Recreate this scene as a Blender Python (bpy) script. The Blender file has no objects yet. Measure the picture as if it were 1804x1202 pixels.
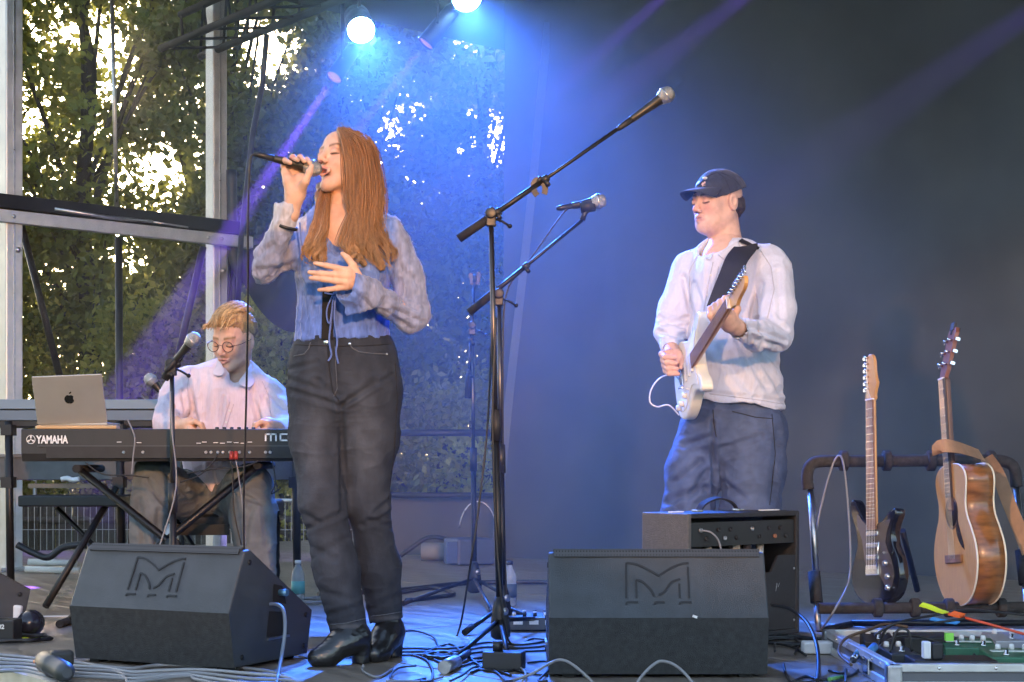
import bpy, math, random
import numpy as np
from mathutils import Vector, Matrix, Euler

scene = bpy.context.scene
C = scene.collection
R = math.radians
rng = np.random.default_rng(7)
random.seed(7)

# ------------------------------------------------------------------ camera, world, sun, exposure
F, CAMZ = 2725.0, 0.64           # focal length in photo pixels; eye height over the stage deck
cam = bpy.data.cameras.new('camera')
cam.lens = 36.0 * F / 1804.0
cam.sensor_width = 36.0
cam.shift_y = (815.0 - 601.0) / 1804.0
cam.clip_start = 0.05
cam.clip_end = 2000.0
cam_o = bpy.data.objects.new('camera', cam)
cam_o.location = (0, 0, CAMZ)
cam_o.rotation_euler = (R(90), 0, 0)
C.objects.link(cam_o)
scene.camera = cam_o

SUN_AZ, SUN_EL = R(-15.5), R(15)  # low sun behind the trees, left of the view's middle
sun_from = Vector((math.sin(SUN_AZ) * math.cos(SUN_EL), math.cos(SUN_AZ) * math.cos(SUN_EL), math.sin(SUN_EL)))
world = bpy.data.worlds.new('World')
scene.world = world
world.use_nodes = True
wn = world.node_tree.nodes
sky = wn.new('ShaderNodeTexSky')
sky.sky_type = 'NISHITA'
sky.sun_disc = False
sky.sun_elevation = SUN_EL
sky.sun_rotation = math.atan2(sun_from.x, sun_from.y)
sky.dust_density = 4.0
wn['Background'].inputs['Strength'].default_value = 0.15
world.node_tree.links.new(sky.outputs[0], wn['Background'].inputs['Color'])
sun = bpy.data.lights.new('sun', 'SUN')
sun.energy = 2.2
sun.angle = R(1.0)
sun.color = (1.0, 0.74, 0.48)
sun_o = bpy.data.objects.new('sun', sun)
sun_o.rotation_euler = (-sun_from).to_track_quat('-Z', 'Y').to_euler()
sun_o.location = (-6, 20, 8)
C.objects.link(sun_o)

vs = scene.view_settings
vs.view_transform = 'Standard'
vs.look = 'None'
vs.exposure = 2.4
vs.gamma = 1.0
vs.use_curve_mapping = False
cy = scene.cycles
cy.use_denoising = True
cy.max_bounces = 4
cy.diffuse_bounces = 2
cy.glossy_bounces = 2
cy.transmission_bounces = 4
cy.transparent_max_bounces = 24
cy.volume_bounces = 0
cy.sample_clamp_indirect = 6.0
cy.use_adaptive_sampling = True
cy.adaptive_threshold = 0.04
cy.adaptive_min_samples = 16

# ------------------------------------------------------------------ helpers
def V(*a): return Vector(a)
def W(px, py, Y):                # a photo pixel at depth Y, as a point of the place
    return Vector(((px - 902.0) * Y / F, Y, CAMZ - (py - 815.0) * Y / F))
def floor_pt(px, py, z=0.0):     # where a pixel's sight line meets the deck
    Y = (CAMZ - z) * F / (py - 815.0)
    return Vector(((px - 902.0) * Y / F, Y, z))

ORG = {}
def org(o): return ORG.get(o.name, Vector((0, 0, 0)))
def mesh_from(verts, faces, smooth=False, edges=()):
    me = bpy.data.meshes.new('m')
    verts = np.asarray(verts, dtype=np.float32).reshape(-1, 3)
    if isinstance(faces, np.ndarray):
        n, k = faces.shape
        me.vertices.add(len(verts)); me.vertices.foreach_set('co', verts.ravel())
        me.loops.add(n * k); me.loops.foreach_set('vertex_index', faces.astype(np.int32).ravel())
        me.polygons.add(n); me.polygons.foreach_set('loop_start', np.arange(0, n * k, k, dtype=np.int32))
        me.update(calc_edges=True)
    else:
        me.from_pydata([tuple(map(float, v)) for v in verts], list(edges), faces)
        me.update()
    if smooth:
        me.polygons.foreach_set('use_smooth', np.ones(len(me.polygons), dtype=bool))
    return me
def link(name, me, mat, parent=None, loc=None):
    o = bpy.data.objects.new(name, me)
    C.objects.link(o)
    if mat is not None and me is not None:
        for m in (mat if isinstance(mat, (list, tuple)) else [mat]):
            if len(me.materials) < (len(mat) if isinstance(mat, (list, tuple)) else 1): me.materials.append(m)
    if parent is not None:
        o.parent = parent
    if loc is not None:
        o.location = loc
    return o
def tag(o, label, cat, group=None):
    o['label'] = label; o['category'] = cat
    if group: o['group'] = group
    return o
def thing(name, label, cat, loc=(0, 0, 0), group=None, rot=None):
    o = bpy.data.objects.new(name, None)
    o.empty_display_size = 0.1
    o.location = loc
    if rot is not None: o.rotation_euler = rot
    C.objects.link(o)
    ORG[o.name] = Vector(loc)
    return tag(o, label, cat, group)

class MB:                        # collects vertices and faces; build() links ONE mesh object
    def __init__(s): s.v = []; s.f = []; s.sm = []
    def add(s, vs, fs, smooth=False, M=None):
        b = len(s.v)
        for p in vs:
            p = Vector(p)
            s.v.append(M @ p if M is not None else p)
        for f in fs:
            s.f.append(tuple(i + b for i in f)); s.sm.append(smooth)
        return s
    def box(s, c, d, M=None, rot=None, taper=None):
        c = Vector(c); hx, hy, hz = d[0] / 2, d[1] / 2, d[2] / 2
        pts = []
        for k, z in enumerate((-hz, hz)):
            t = taper if (taper and k) else 1.0
            pts += [(-hx * t, -hy * t, z), (hx * t, -hy * t, z), (hx * t, hy * t, z), (-hx * t, hy * t, z)]
        pts = [Vector(p) for p in pts]
        if rot is not None: pts = [rot @ p for p in pts]
        pts = [p + c for p in pts]
        return s.add(pts, [(3, 2, 1, 0), (4, 5, 6, 7), (0, 1, 5, 4), (1, 2, 6, 5), (2, 3, 7, 6), (3, 0, 4, 7)], False, M)
    def tube(s, pts, r, n=8, M=None, caps=True, flat=None):
        pts = [Vector(p) for p in pts]
        m = len(pts)
        rr = list(r) if hasattr(r, '__len__') else [r] * m
        vs, fs = [], []
        t0 = (pts[1] - pts[0]).normalized()
        up = Vector((0, 0, 1)) if abs(t0.z) < 0.9 else Vector((1, 0, 0))
        a = t0.cross(up).normalized()
        for i in range(m):
            t = (pts[min(i + 1, m - 1)] - pts[max(i - 1, 0)])
            if t.length < 1e-9: t = t0
            t = t.normalized()
            a = (a - t * a.dot(t))
            if a.length < 1e-6: a = t.orthogonal()
            a.normalize()
            b = t.cross(a)
            fl = flat if flat else 1.0
            for k in range(n):
                q = 2 * math.pi * k / n
                vs.append(pts[i] + (a * math.cos(q) + b * math.sin(q) * fl) * rr[i])
        for i in range(m - 1):
            for k in range(n):
                k2 = (k + 1) % n
                fs.append((i * n + k, i * n + k2, (i + 1) * n + k2, (i + 1) * n + k))
        s.add(vs, fs, True, M)
        if caps:
            b = len(s.v) - len(vs)
            s.f.append(tuple(b + k for k in reversed(range(n)))); s.sm.append(False)
            s.f.append(tuple(b + (m - 1) * n + k for k in range(n))); s.sm.append(False)
        return s
    def lathe(s, prof, n=20, M=None, smooth=True, closed=False):      # prof: (radius, height) along local z
        vs, fs = [], []
        for (r, z) in prof:
            for k in range(n):
                q = 2 * math.pi * k / n
                vs.append((r * math.cos(q), r * math.sin(q), z))
        m = len(prof)
        for i in range(m if closed else m - 1):
            j = (i + 1) % m
            for k in range(n):
                k2 = (k + 1) % n
                fs.append((i * n + k, i * n + k2, j * n + k2, j * n + k))
        if not closed:
            fs.append(tuple(reversed(range(n))))
            fs.append(tuple((m - 1) * n + k for k in range(n)))
        return s.add(vs, fs, smooth, M)
    def ball(s, c, r, n=12, M=None):
        rx = r if hasattr(r, '__len__') else (r, r, r)
        vs, fs = [], []
        m = max(6, n // 2 + 2)
        for i in range(1, m):
            th = math.pi * i / m
            for k in range(n):
                q = 2 * math.pi * k / n
                vs.append((c[0] + rx[0] * math.sin(th) * math.cos(q), c[1] + rx[1] * math.sin(th) * math.sin(q), c[2] + rx[2] * math.cos(th)))
        for i in range(m - 2):
            for k in range(n):
                k2 = (k + 1) % n
                fs.append((i * n + k, (i + 1) * n + k, (i + 1) * n + k2, i * n + k2))
        t = len(vs); vs.append((c[0], c[1], c[2] + rx[2])); vs.append((c[0], c[1], c[2] - rx[2]))
        for k in range(n):
            k2 = (k + 1) % n
            fs.append((t, k, k2)); fs.append((t + 1, (m - 2) * n + k2, (m - 2) * n + k))
        return s.add(vs, fs, True, M)
    def prism(s, poly, z0, z1, M=None, smooth=False):   # outline in local xy, from z0 to z1
        n = len(poly)
        vs = [(p[0], p[1], z0) for p in poly] + [(p[0], p[1], z1) for p in poly]
        fs = [tuple(reversed(range(n))), tuple(range(n, 2 * n))]
        b = len(s.v)
        s.add(vs, fs, False, M)
        for k in range(n):
            k2 = (k + 1) % n
            s.f.append((b + k, b + k2, b + n + k2, b + n + k)); s.sm.append(smooth)
        return s
    def strip(s, pts, w, t, nrm, M=None):               # flat band along a path, lying against normal nrm
        pts = [Vector(p) for p in pts]; nrm = Vector(nrm).normalized()
        vs, fs = [], []
        for i, p in enumerate(pts):
            d = (pts[min(i + 1, len(pts) - 1)] - pts[max(i - 1, 0)]).normalized()
            sd = d.cross(nrm).normalized() * w / 2
            vs += [p - sd, p + sd, p + sd + nrm * t, p - sd + nrm * t]
        for i in range(len(pts) - 1):
            a, b = i * 4, i * 4 + 4
            for k in range(4):
                k2 = (k + 1) % 4
                fs.append((a + k, a + k2, b + k2, b + k))
        e = (len(pts) - 1) * 4
        fs += [(3, 2, 1, 0), (e, e + 1, e + 2, e + 3)]
        return s.add(vs, fs, False, M)
    def build(s, name, mat, parent=None, world=True, bevel=0.0, seg=2):
        off = Vector((0, 0, 0))
        if parent is not None and world:
            off = org(parent)
        me = bpy.data.meshes.new(name)
        me.from_pydata([tuple(p - off) for p in s.v], [], s.f)
        me.polygons.foreach_set('use_smooth', s.sm)
        me.update()
        o = link(name, me, mat, parent)
        if parent is not None: ORG[o.name] = off
        if bevel:
            b = o.modifiers.new('bevel', 'BEVEL'); b.width = bevel; b.segments = seg; b.limit_method = 'ANGLE'; b.angle_limit = R(35)
            b.harden_normals = False
        return o
def copy_tree(o, parent=None, **kw):
    c = o.copy(); C.objects.link(c); c.parent = parent
    for ch in list(o.children): copy_tree(ch, c)
    return c
def struct(o): o['kind'] = 'structure'; return o
def frame(o, x, z=None, y=None):                        # matrix with local x along x; z (or y) hint
    x = Vector(x).normalized()
    if z is not None:
        y_ = Vector(z).cross(x).normalized(); z_ = x.cross(y_)
    else:
        z_ = x.cross(Vector(y)).normalized(); y_ = z_.cross(x)
    return Matrix(((x.x, y_.x, z_.x, o[0]), (x.y, y_.y, z_.y, o[1]), (x.z, y_.z, z_.z, o[2]), (0, 0, 0, 1)))
def zframe(o, z, hint=(1, 0, 0)):
    z = Vector(z).normalized(); h = Vector(hint)
    if abs(z.dot(h.normalized())) > 0.95: h = Vector((0, 1, 0))
    y = z.cross(h).normalized(); x = y.cross(z)
    return Matrix(((x.x, y.x, z.x, o[0]), (x.y, y.y, z.y, o[1]), (x.z, y.z, z.z, o[2]), (0, 0, 0, 1)))
def spline(pts, n=8):                                    # Catmull-Rom through points
    P = [Vector(p) for p in pts]
    out = []
    for i in range(len(P) - 1):
        p0 = P[max(i - 1, 0)]; p1 = P[i]; p2 = P[i + 1]; p3 = P[min(i + 2, len(P) - 1)]
        for k in range(n):
            t = k / n
            out.append(0.5 * ((2 * p1) + (p2 - p0) * t + (2 * p0 - 5 * p1 + 4 * p2 - p3) * t * t + (3 * p1 - p0 - 3 * p2 + p3) * t ** 3))
    out.append(P[-1])
    return out
def text_mesh(txt, size, bold=0.0, depth=0.001, spacing=1.0, shear=0.0):
    cu = bpy.data.curves.new('t', 'FONT'); cu.body = txt; cu.size = size; cu.offset = bold; cu.extrude = depth
    cu.space_character = spacing; cu.resolution_u = 3; cu.shear = shear
    o = bpy.data.objects.new('t', cu); C.objects.link(o)
    dg = bpy.context.evaluated_depsgraph_get()
    me = bpy.data.meshes.new_from_object(o.evaluated_get(dg))
    bpy.data.objects.remove(o); bpy.data.curves.remove(cu)
    return me
def text_obj(name, txt, size, M, mat, parent, bold=0.0, depth=0.0008, width=None, **kw):
    me = text_mesh(txt, size, bold, depth, **kw)
    if width:
        xs = [v.co.x for v in me.vertices]
        sc = width / (max(xs) - min(xs)); me.transform(Matrix.Scale(sc, 4, (1, 0, 0)))
    me.transform(M)
    me.transform(Matrix.Translation(-org(parent)))
    me.materials.clear()
    return link(name, me, mat, parent)

# ------------------------------------------------------------------ materials
MATS = {}
def mat(name, col, rough=0.6, metal=0.0, spec=0.5, noise=0.0, nscale=8.0, bump=0.0, bscale=120.0, emis=None, es=0.0, stretch=(1, 1, 1), sheen=0.0, trans=0.0, alpha=1.0, coat=0.0, col2=None, attr=None, rnoise=0.0, coords='Object'):
    if name in MATS: return MATS[name]
    m = bpy.data.materials.new(name); m.use_nodes = True
    nt = m.node_tree; N = nt.nodes; L = nt.links
    b = N['Principled BSDF']
    b.inputs['Base Color'].default_value = (*col, 1)
    b.inputs['Roughness'].default_value = rough
    b.inputs['Metallic'].default_value = metal
    b.inputs['Specular IOR Level'].default_value = spec
    if sheen: b.inputs['Sheen Weight'].default_value = sheen
    if coat: b.inputs['Coat Weight'].default_value = coat
    if alpha < 1: b.inputs['Alpha'].default_value = alpha
    if emis:
        b.inputs['Emission Color'].default_value = (*emis, 1); b.inputs['Emission Strength'].default_value = es
    tc = N.new('ShaderNodeTexCoord'); mp = N.new('ShaderNodeMapping')
    mp.inputs['Scale'].default_value = stretch
    L.new(tc.outputs[coords], mp.inputs['Vector'])
    base = None
    if attr:
        at = N.new('ShaderNodeAttribute'); at.attribute_name = attr; base = at.outputs['Color']
    if noise:
        nz = N.new('ShaderNodeTexNoise'); nz.inputs['Scale'].default_value = nscale; nz.inputs['Detail'].default_value = 5
        L.new(mp.outputs[0], nz.inputs['Vector'])
        rp = N.new('ShaderNodeMapRange'); rp.inputs['From Min'].default_value = 0.3; rp.inputs['From Max'].default_value = 0.7
        L.new(nz.outputs['Fac'], rp.inputs['Value'])
        mx = N.new('ShaderNodeMix'); mx.data_type = 'RGBA'
        L.new(rp.outputs[0], mx.inputs['Factor'])
        if base is not None:
            mu = N.new('ShaderNodeMix'); mu.data_type = 'RGBA'; mu.blend_type = 'MULTIPLY'; mu.inputs['Factor'].default_value = 1
            L.new(base, mu.inputs[6])
            mx.inputs[6].default_value = (1 - noise,) * 3 + (1,); mx.inputs[7].default_value = (1 + noise,) * 3 + (1,)
            L.new(mx.outputs[2], mu.inputs[7]); L.new(mu.outputs[2], b.inputs['Base Color'])
        else:
            c2 = col2 if col2 else tuple(min(1, c * (1 + noise)) for c in col)
            c1 = col if col2 else tuple(c * (1 - noise) for c in col)
            mx.inputs[6].default_value = (*c1, 1); mx.inputs[7].default_value = (*c2, 1)
            L.new(mx.outputs[2], b.inputs['Base Color'])
        if rnoise:
            rr = N.new('ShaderNodeMapRange'); rr.inputs['To Min'].default_value = max(0, rough - rnoise); rr.inputs['To Max'].default_value = min(1, rough + rnoise)
            rr.inputs['From Min'].default_value = 0.3; rr.inputs['From Max'].default_value = 0.7
            L.new(nz.outputs['Fac'], rr.inputs['Value']); L.new(rr.outputs[0], b.inputs['Roughness'])
    elif base is not None:
        L.new(base, b.inputs['Base Color'])
    if bump:
        n2 = N.new('ShaderNodeTexNoise'); n2.inputs['Scale'].default_value = bscale; n2.inputs['Detail'].default_value = 4
        L.new(mp.outputs[0], n2.inputs['Vector'])
        bp = N.new('ShaderNodeBump'); bp.inputs['Strength'].default_value = bump; bp.inputs['Distance'].default_value = 0.01
        L.new(n2.outputs['Fac'], bp.inputs['Height']); L.new(bp.outputs[0], b.inputs['Normal'])
    if trans:
        out = N['Material Output']; tr = N.new('ShaderNodeBsdfTranslucent'); ms = N.new('ShaderNodeMixShader')
        tr.inputs['Color'].default_value = (*col, 1)
        if base is not None: L.new(base, tr.inputs['Color'])
        ms.inputs[0].default_value = trans
        L.new(b.outputs[0], ms.inputs[1]); L.new(tr.outputs[0], ms.inputs[2]); L.new(ms.outputs[0], out.inputs['Surface'])
    MATS[name] = m
    return m
def mat_mesh(name, col, opac, holes=None):               # woven scrim: dark threads with open holes, averaged
    m = bpy.data.materials.new(name); m.use_nodes = True
    N = m.node_tree.nodes; L = m.node_tree.links
    b = N['Principled BSDF']; b.inputs['Base Color'].default_value = (*col, 1); b.inputs['Roughness'].default_value = 0.9
    b.inputs['Specular IOR Level'].default_value = 0.1
    t = N.new('ShaderNodeBsdfTransparent'); ms = N.new('ShaderNodeMixShader'); ms.inputs[0].default_value = opac
    tc = N.new('ShaderNodeTexCoord'); nz = N.new('ShaderNodeTexNoise'); nz.inputs['Scale'].default_value = 1.3; nz.inputs['Detail'].default_value = 3
    L.new(tc.outputs['Object'], nz.inputs['Vector'])
    r = N.new('ShaderNodeMapRange'); r.inputs['From Min'].default_value = 0.3; r.inputs['From Max'].default_value = 0.7
    r.inputs['To Min'].default_value = opac - 0.06; r.inputs['To Max'].default_value = opac + 0.06
    L.new(nz.outputs['Fac'], r.inputs['Value']); L.new(r.outputs[0], ms.inputs[0])
    L.new(t.outputs[0], ms.inputs[1]); L.new(b.outputs[0], ms.inputs[2]); L.new(ms.outputs[0], N['Material Output'].inputs['Surface'])
    return m
black_metal = mat('black_metal', (0.012, 0.012, 0.014), 0.42, 0.3, 0.5, noise=0.3, nscale=30, rnoise=0.1)
black_plastic = mat('black_plastic', (0.015, 0.015, 0.017), 0.5, 0, 0.5, noise=0.25, nscale=20, rnoise=0.12)
rubber = mat('rubber', (0.02, 0.02, 0.021), 0.8, 0, 0.3, noise=0.25, nscale=40)
chrome = mat('chrome', (0.75, 0.75, 0.76), 0.22, 1.0)
steel = mat('steel', (0.45, 0.45, 0.46), 0.38, 1.0, noise=0.2, nscale=25, rnoise=0.12)
alu = mat('aluminium', (0.56, 0.56, 0.55), 0.48, 0.75, noise=0.12, nscale=14, rnoise=0.1, bump=0.05, bscale=60)
white_plastic = mat('white_plastic', (0.7, 0.7, 0.7), 0.45)
grey_cable = mat('grey_cable', (0.22, 0.22, 0.23), 0.55)
black_cable = mat('black_cable', (0.014, 0.014, 0.016), 0.45, 0, 0.5)
# ------------------------------------------------------------------ the setting
e1 = Vector((0.65, -0.76, 0)).normalized(); e2 = Vector((0.76, 0.65, 0)).normalized()
O0 = Vector((-1.62, 4.88, 0))
def UV(u, v, z=0.0): return O0 + e1 * u + e2 * v + Vector((0, 0, z))

# ground round the stage, one sheet to the horizon
grass_m = mat('grass', (0.05, 0.075, 0.025), 0.95, 0, 0.2, noise=0.5, nscale=1.2, bump=0.4, bscale=30, coords='Object')
g = MB(); g.add([(-400, -400, -1.12), (400, -400, -1.12), (400, 400, -1.12), (-400, 400, -1.12)], [(0, 1, 2, 3)])
struct(g.build('ground', grass_m))

# stage deck of separate panels
deck_m = mat('deck', (0.20, 0.165, 0.13), 0.42, 0, 0.5, noise=0.35, nscale=3.0, stretch=(1, 5, 1), bump=0.06, bscale=40, rnoise=0.14)
base = MB(); base.box((0, 0, -0.06), (13.0, 8.0, 0.08))
stage = struct(base.build('stage_floor', mat('deck_frame', (0.03, 0.03, 0.03), 0.8)))
Ms = Matrix(((e1.x, e2.x, 0, 0), (e1.y, e2.y, 0, 0), (0, 0, 1, 0), (0, 0, 0, 1)))
stage.matrix_world = Matrix.Translation(UV(1.0, 4.0)) @ Ms
pm = MB(); pm.box((0, 0, -0.01), (1.996, 0.996, 0.02))
pme = None
for iu in range(7):
    for iv in range(8):
        if pme is None:
            o = pm.build('deck_panel', deck_m, stage, world=False, bevel=0.003, seg=1); pme = o
        else:
            o = pme.copy(); C.objects.link(o); o.parent = stage
        o.location = (-6 + iu * 2.0 + (0.0), -3.5 + iv, rng.uniform(-0.0012, 0.0012))
ed = MB(); ed.box((0, -4.02, -0.025), (13.0, 0.035, 0.056)); ed.build('edge_profile', alu, stage, world=False)
sk = MB(); sk.box((0, -3.96, -0.6), (13.0, 0.02, 1.0)); sk.build('skirt', mat('skirt', (0.012, 0.012, 0.014), 0.9), stage, world=False)

# roof over the stage (its shade is what keeps the back of the stage dark)
roof_m = mat('roof_canvas', (0.02, 0.021, 0.024), 0.85)
rf = MB(); rf.box((0, 0, 0.0), (13.6, 6.6, 0.05))
ro = tag(rf.build('stage_roof', roof_m), 'dark canvas roof stretched over the stage above the lights', 'roof')
ro.matrix_world = Matrix.Translation(UV(1.0, 4.5, 4.35)) @ Ms

# black backdrop, hanging in soft folds
bd_pts = [(-0.03, 10.42), (0.9, 9.75), (1.96, 8.96), (2.9, 8.35), (4.2, 7.4), (6.2, 5.9)]
def cloth_wall(path, z0, z1, amp, freq, nu, nv, seed=0, thick=0.004, hem=0.0):
    P = spline([Vector((p[0], p[1], 0)) for p in path], 12)
    ln = [0.0]
    for i in range(1, len(P)): ln.append(ln[-1] + (P[i] - P[i - 1]).length)
    vs = []
    for j in range(nv + 1):
        z = z0 + (z1 - z0) * j / nv
        for i in range(nu + 1):
            d = ln[-1] * i / nu
            k = min(max(np.searchsorted(ln, d) - 1, 0), len(P) - 2)
            t = (d - ln[k]) / max(1e-6, ln[k + 1] - ln[k])
            p = P[k].lerp(P[k + 1], t); tg = (P[k + 1] - P[k]).normalized(); nn = Vector((tg.y, -tg.x, 0))
            a = amp * (math.sin(d * freq + seed + 0.35 * math.sin(z * 0.9 + d)) + 0.5 * math.sin(d * freq * 2.3 + 1.3 * seed + 0.4 * z) + 0.35 * math.sin(d * freq * 0.37 + z * 0.5)) * (0.55 + 0.45 * (z1 - z) / (z1 - z0))
            vs.append((p.x + nn.x * a, p.y + nn.y * a, z + hem * math.sin(d * 1.7 + seed) * (1 if j == 0 else 0)))
    f = [(j * (nu + 1) + i, j * (nu + 1) + i + 1, (j + 1) * (nu + 1) + i + 1, (j + 1) * (nu + 1) + i) for j in range(nv) for i in range(nu)]
    return mesh_from(vs, np.array(f), True)
back_m = mat('backdrop_cloth', (0.085, 0.087, 0.091), 0.92, 0, 0.1, noise=0.2, nscale=2)
bo = link('backdrop', cloth_wall(bd_pts, -0.004, 4.3, 0.035, 5.5, 260, 20, 1.0), back_m)
tag(bo, 'plain black cloth backdrop behind the guitarist closing off the stage', 'backdrop')
# pale strip painted for the light that leaks past the backdrop edge
es = MB(); es.strip(spline([W(966, 40, 10.2), W(952, 180, 10.2), W(938, 330, 10.2), W(917, 520, 10.2), W(893, 740, 10.2), W(872, 985, 10.2)], 6), 0.055, 0.004, (0, -1, 0))
tag(es.build('light_leak', mat('pale_band', (0.10, 0.11, 0.13), 0.7)), 'pale strip standing in for light leaking along the left edge of the backdrop', 'light leak')

# side scrims between the posts
scr_m = mat_mesh('scrim_mesh', (0.05, 0.05, 0.048), 0.30)
scr2_m = mat_mesh('scrim_mesh_dense', (0.03, 0.035, 0.045), 0.34)
P1 = Vector((-2.98, 9.2, 0)); P2 = Vector((-1.95, 10.2, 0))
s1 = link('scrim', cloth_wall([(-4.6, 7.7), (P1.x, P1.y + 0.06), (P2.x, P2.y + 0.06)], -0.05, 4.3, 0.004, 3, 60, 8, 0.3), scr_m)
tag(s1, 'dark see-through mesh stretched between the two aluminium posts', 'mesh screen')
s2 = link('scrim', cloth_wall([(P2.x + 0.05, P2.y + 0.1), (-1.0, 10.55), (-0.02, 10.5)], 1.95, 4.3, 0.01, 4, 60, 8, 0.9), scr2_m)
tag(s2, 'dense dark mesh hanging behind the singer up to the backdrop edge', 'mesh screen')
s3 = link('scrim', cloth_wall([(-1.36, 10.44), (-1.0, 10.55), (-0.02, 10.5)], 0.85, 1.95, 0.006, 4, 40, 6, 0.9), scr2_m)
tag(s3, 'lower band of dark mesh behind the mic stands with a gap below', 'mesh screen')
s4 = link('side_cloth', cloth_wall([(-0.98, 10.5), (-0.5, 10.56), (-0.02, 10.5)], 0.01, 0.42, 0.01, 8, 40, 4, 0.5), back_m)
tag(s4, 'low black cloth along the stage edge beneath the foliage gap', 'cloth')
rl = MB(); rl.tube([(-1.1, 10.44, 0.84), (-0.02, 10.40, 0.84)], 0.024, 10); rl.tube([(-1.1, 10.44, 0.42), (-0.02, 10.40, 0.42)], 0.02, 10)
tag(rl.build('handrail', black_metal), 'black double handrail at the stage edge behind the mic stands', 'rail')

# aluminium posts of the stage frame, rail and bracing
def post(base, label, w=0.105, lean=0.0):
    t = thing('frame_post', label, 'post', base, 'aluminium posts of the stage frame')
    M = frame(base, e2, z=(0, 0, 1))
    def L(x, y, z): return M @ Vector((x + lean * z, y, z))
    b = MB()
    for (cx, cyy) in ((0, 0),):
        pts = [(-w / 2, -w / 2), (w / 2, -w / 2), (w / 2, w / 2), (-w / 2, w / 2)]
        b.add([L(x, y, 0) for x, y in pts] + [L(x, y, 4.3) for x, y in pts], [(3, 2, 1, 0), (4, 5, 6, 7), (0, 1, 5, 4), (1, 2, 6, 5), (2, 3, 7, 6), (3, 0, 4, 7)])
    b.build('profile', alu, t, bevel=0.008)
    gr = MB()
    for z in (1.0,):
        gr.box(L(w / 2 + 0.001, 0, 2.15), (0.012, 0.02, 4.2), rot=M.to_3x3()); gr.box(L(0, -w / 2 - 0.001, 2.15), (0.012, 0.006, 4.2), rot=M.to_3x3())
    gr.build('groove', steel, t)
    bl = MB()
    for z in (1.9,):
        bl.lathe([(0.0001, 0), (0.017, 0), (0.017, 0.014), (0.0001, 0.014)], 6, zframe(L(0.02, -w / 2, z), M.to_3x3() @ Vector((0, -1, 0))))
    bl.build('bolt', steel, t)
    ft = MB(); ft.box(L(0, 0, 0.01), (0.2, 0.2, 0.02), rot=M.to_3x3()); ft.build('base_plate', steel, t)
    return t
post(P1, 'aluminium stage post at the left edge of the view', lean=0.0)
post(P2, 'aluminium stage post behind the seated keyboard player')
zr = 2.09
ra = W(-150, 372, 8.85); rb = W(430, 432, 10.28)
ra.z = rb.z = zr
t = thing('cross_rail', 'aluminium cross rail bolted across the two posts with black pipe on top', 'rail', ra)
dr = (rb - ra).normalized(); nr = Vector((dr.y, -dr.x, 0))
b = MB(); M = frame((ra + rb) / 2 + nr * 0.09, dr, z=(0, 0, 1)); b.box((0, 0, 0), ((rb - ra).length, 0.05, 0.075), M=M); b.build('bar', alu, t, bevel=0.004)
b = MB(); b.box((0, 0.01, 0.085), ((rb - ra).length - 0.1, 0.09, 0.085), M=M); b.build('channel', black_metal, t, bevel=0.006)
for x in (-0.75, -0.55, 0.75, 0.85):
    b = MB(); b.lathe([(0.0001, 0), (0.012, 0), (0.01, 0.01), (0.0001, 0.01)], 8, M @ Matrix.Translation((x, -0.025, 0)) @ Matrix.Rotation(R(90), 4, 'X')); b.build('bolt', steel, t)
b = MB(); b.tube([M @ Vector(p) for p in ((-0.3, -0.03, 0.07), (0.05, -0.04, 0.055), (0.35, -0.03, 0.06))], 0.012, 8); b.tube([M @ Vector(p) for p in ((0.35, -0.03, 0.06), (0.6, -0.03, 0.05))], 0.008, 6); b.build('turnbuckle', steel, t)
t = thing('centre_pole', 'thin pole between the two posts, black below the rail and silver above', 'pole', W(211, 700, 9.72))
b = MB(); b.tube([W(209, 418, 9.72), W(212, 1000, 9.72)], 0.024, 12); b.build('lower_pole', black_metal, t)
b = MB(); b.tube([W(196, -60, 9.72), W(206, 385, 9.72)], 0.013, 12); b.build('upper_pole', steel, t)
b = MB(); b.tube([W(206, 382, 9.72), W(206, 396, 9.72)], 0.022, 12); b.build('collar', white_plastic, t)
for (a, c, lb) in (((38, 398), (112, 690), 'black diagonal brace rising to the left post behind the laptop'), ((358, 435), (300, 690), 'black diagonal brace leaning toward the post behind the keyboard player')):
    b = MB(); b.tube([W(a[0], a[1], 9.6), W(c[0], c[1], 9.6)], 0.022, 10)
    tag(b.build('brace', black_metal), lb, 'brace', 'diagonal braces under the cross rail')
b = MB(); b.tube(spline([W(408, 300, 10.2), W(410, 430, 10.2), W(416, 470, 10.2), W(432, 492, 10.2), W(450, 495, 10.2)], 6), 0.035, 10)
b.tube([W(413, 420, 10.25), W(410, 640, 10.25)], 0.02, 8); b.tube([W(404, 440, 10.25), W(402, 640, 10.25)], 0.014, 8)
tag(b.build('cable_loom', black_cable), 'thick black cable loom running down beside the post behind the singer', 'cable')
# bunched cloth behind the singer's elbow
nu, nv = 40, 16; vs = []
for j in range(nv + 1):
    for i in range(nu + 1):
        a = i / nu; q = j / nv
        px = 420 + 180 * a; top = 440; bot = 470 + 105 * math.sin(math.pi * min(1, a * 0.95)) ** 0.7 + 20 * a
        py = top + (bot - top) * q
        vs.append(W(px, py, 10.05 + 0.06 * math.sin(14 * a + 5 * q) + 0.1 * math.sin(q * 3)))
f = np.array([(j * (nu + 1) + i, j * (nu + 1) + i + 1, (j + 1) * (nu + 1) + i + 1, (j + 1) * (nu + 1) + i) for j in range(nv) for i in range(nu)])
tag(link('bunched_cloth', mesh_from(vs, f, True), mat('black_felt', (0.02, 0.021, 0.022), 0.9)), 'bunched black cloth sagging behind the singer at elbow height', 'cloth')

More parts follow.
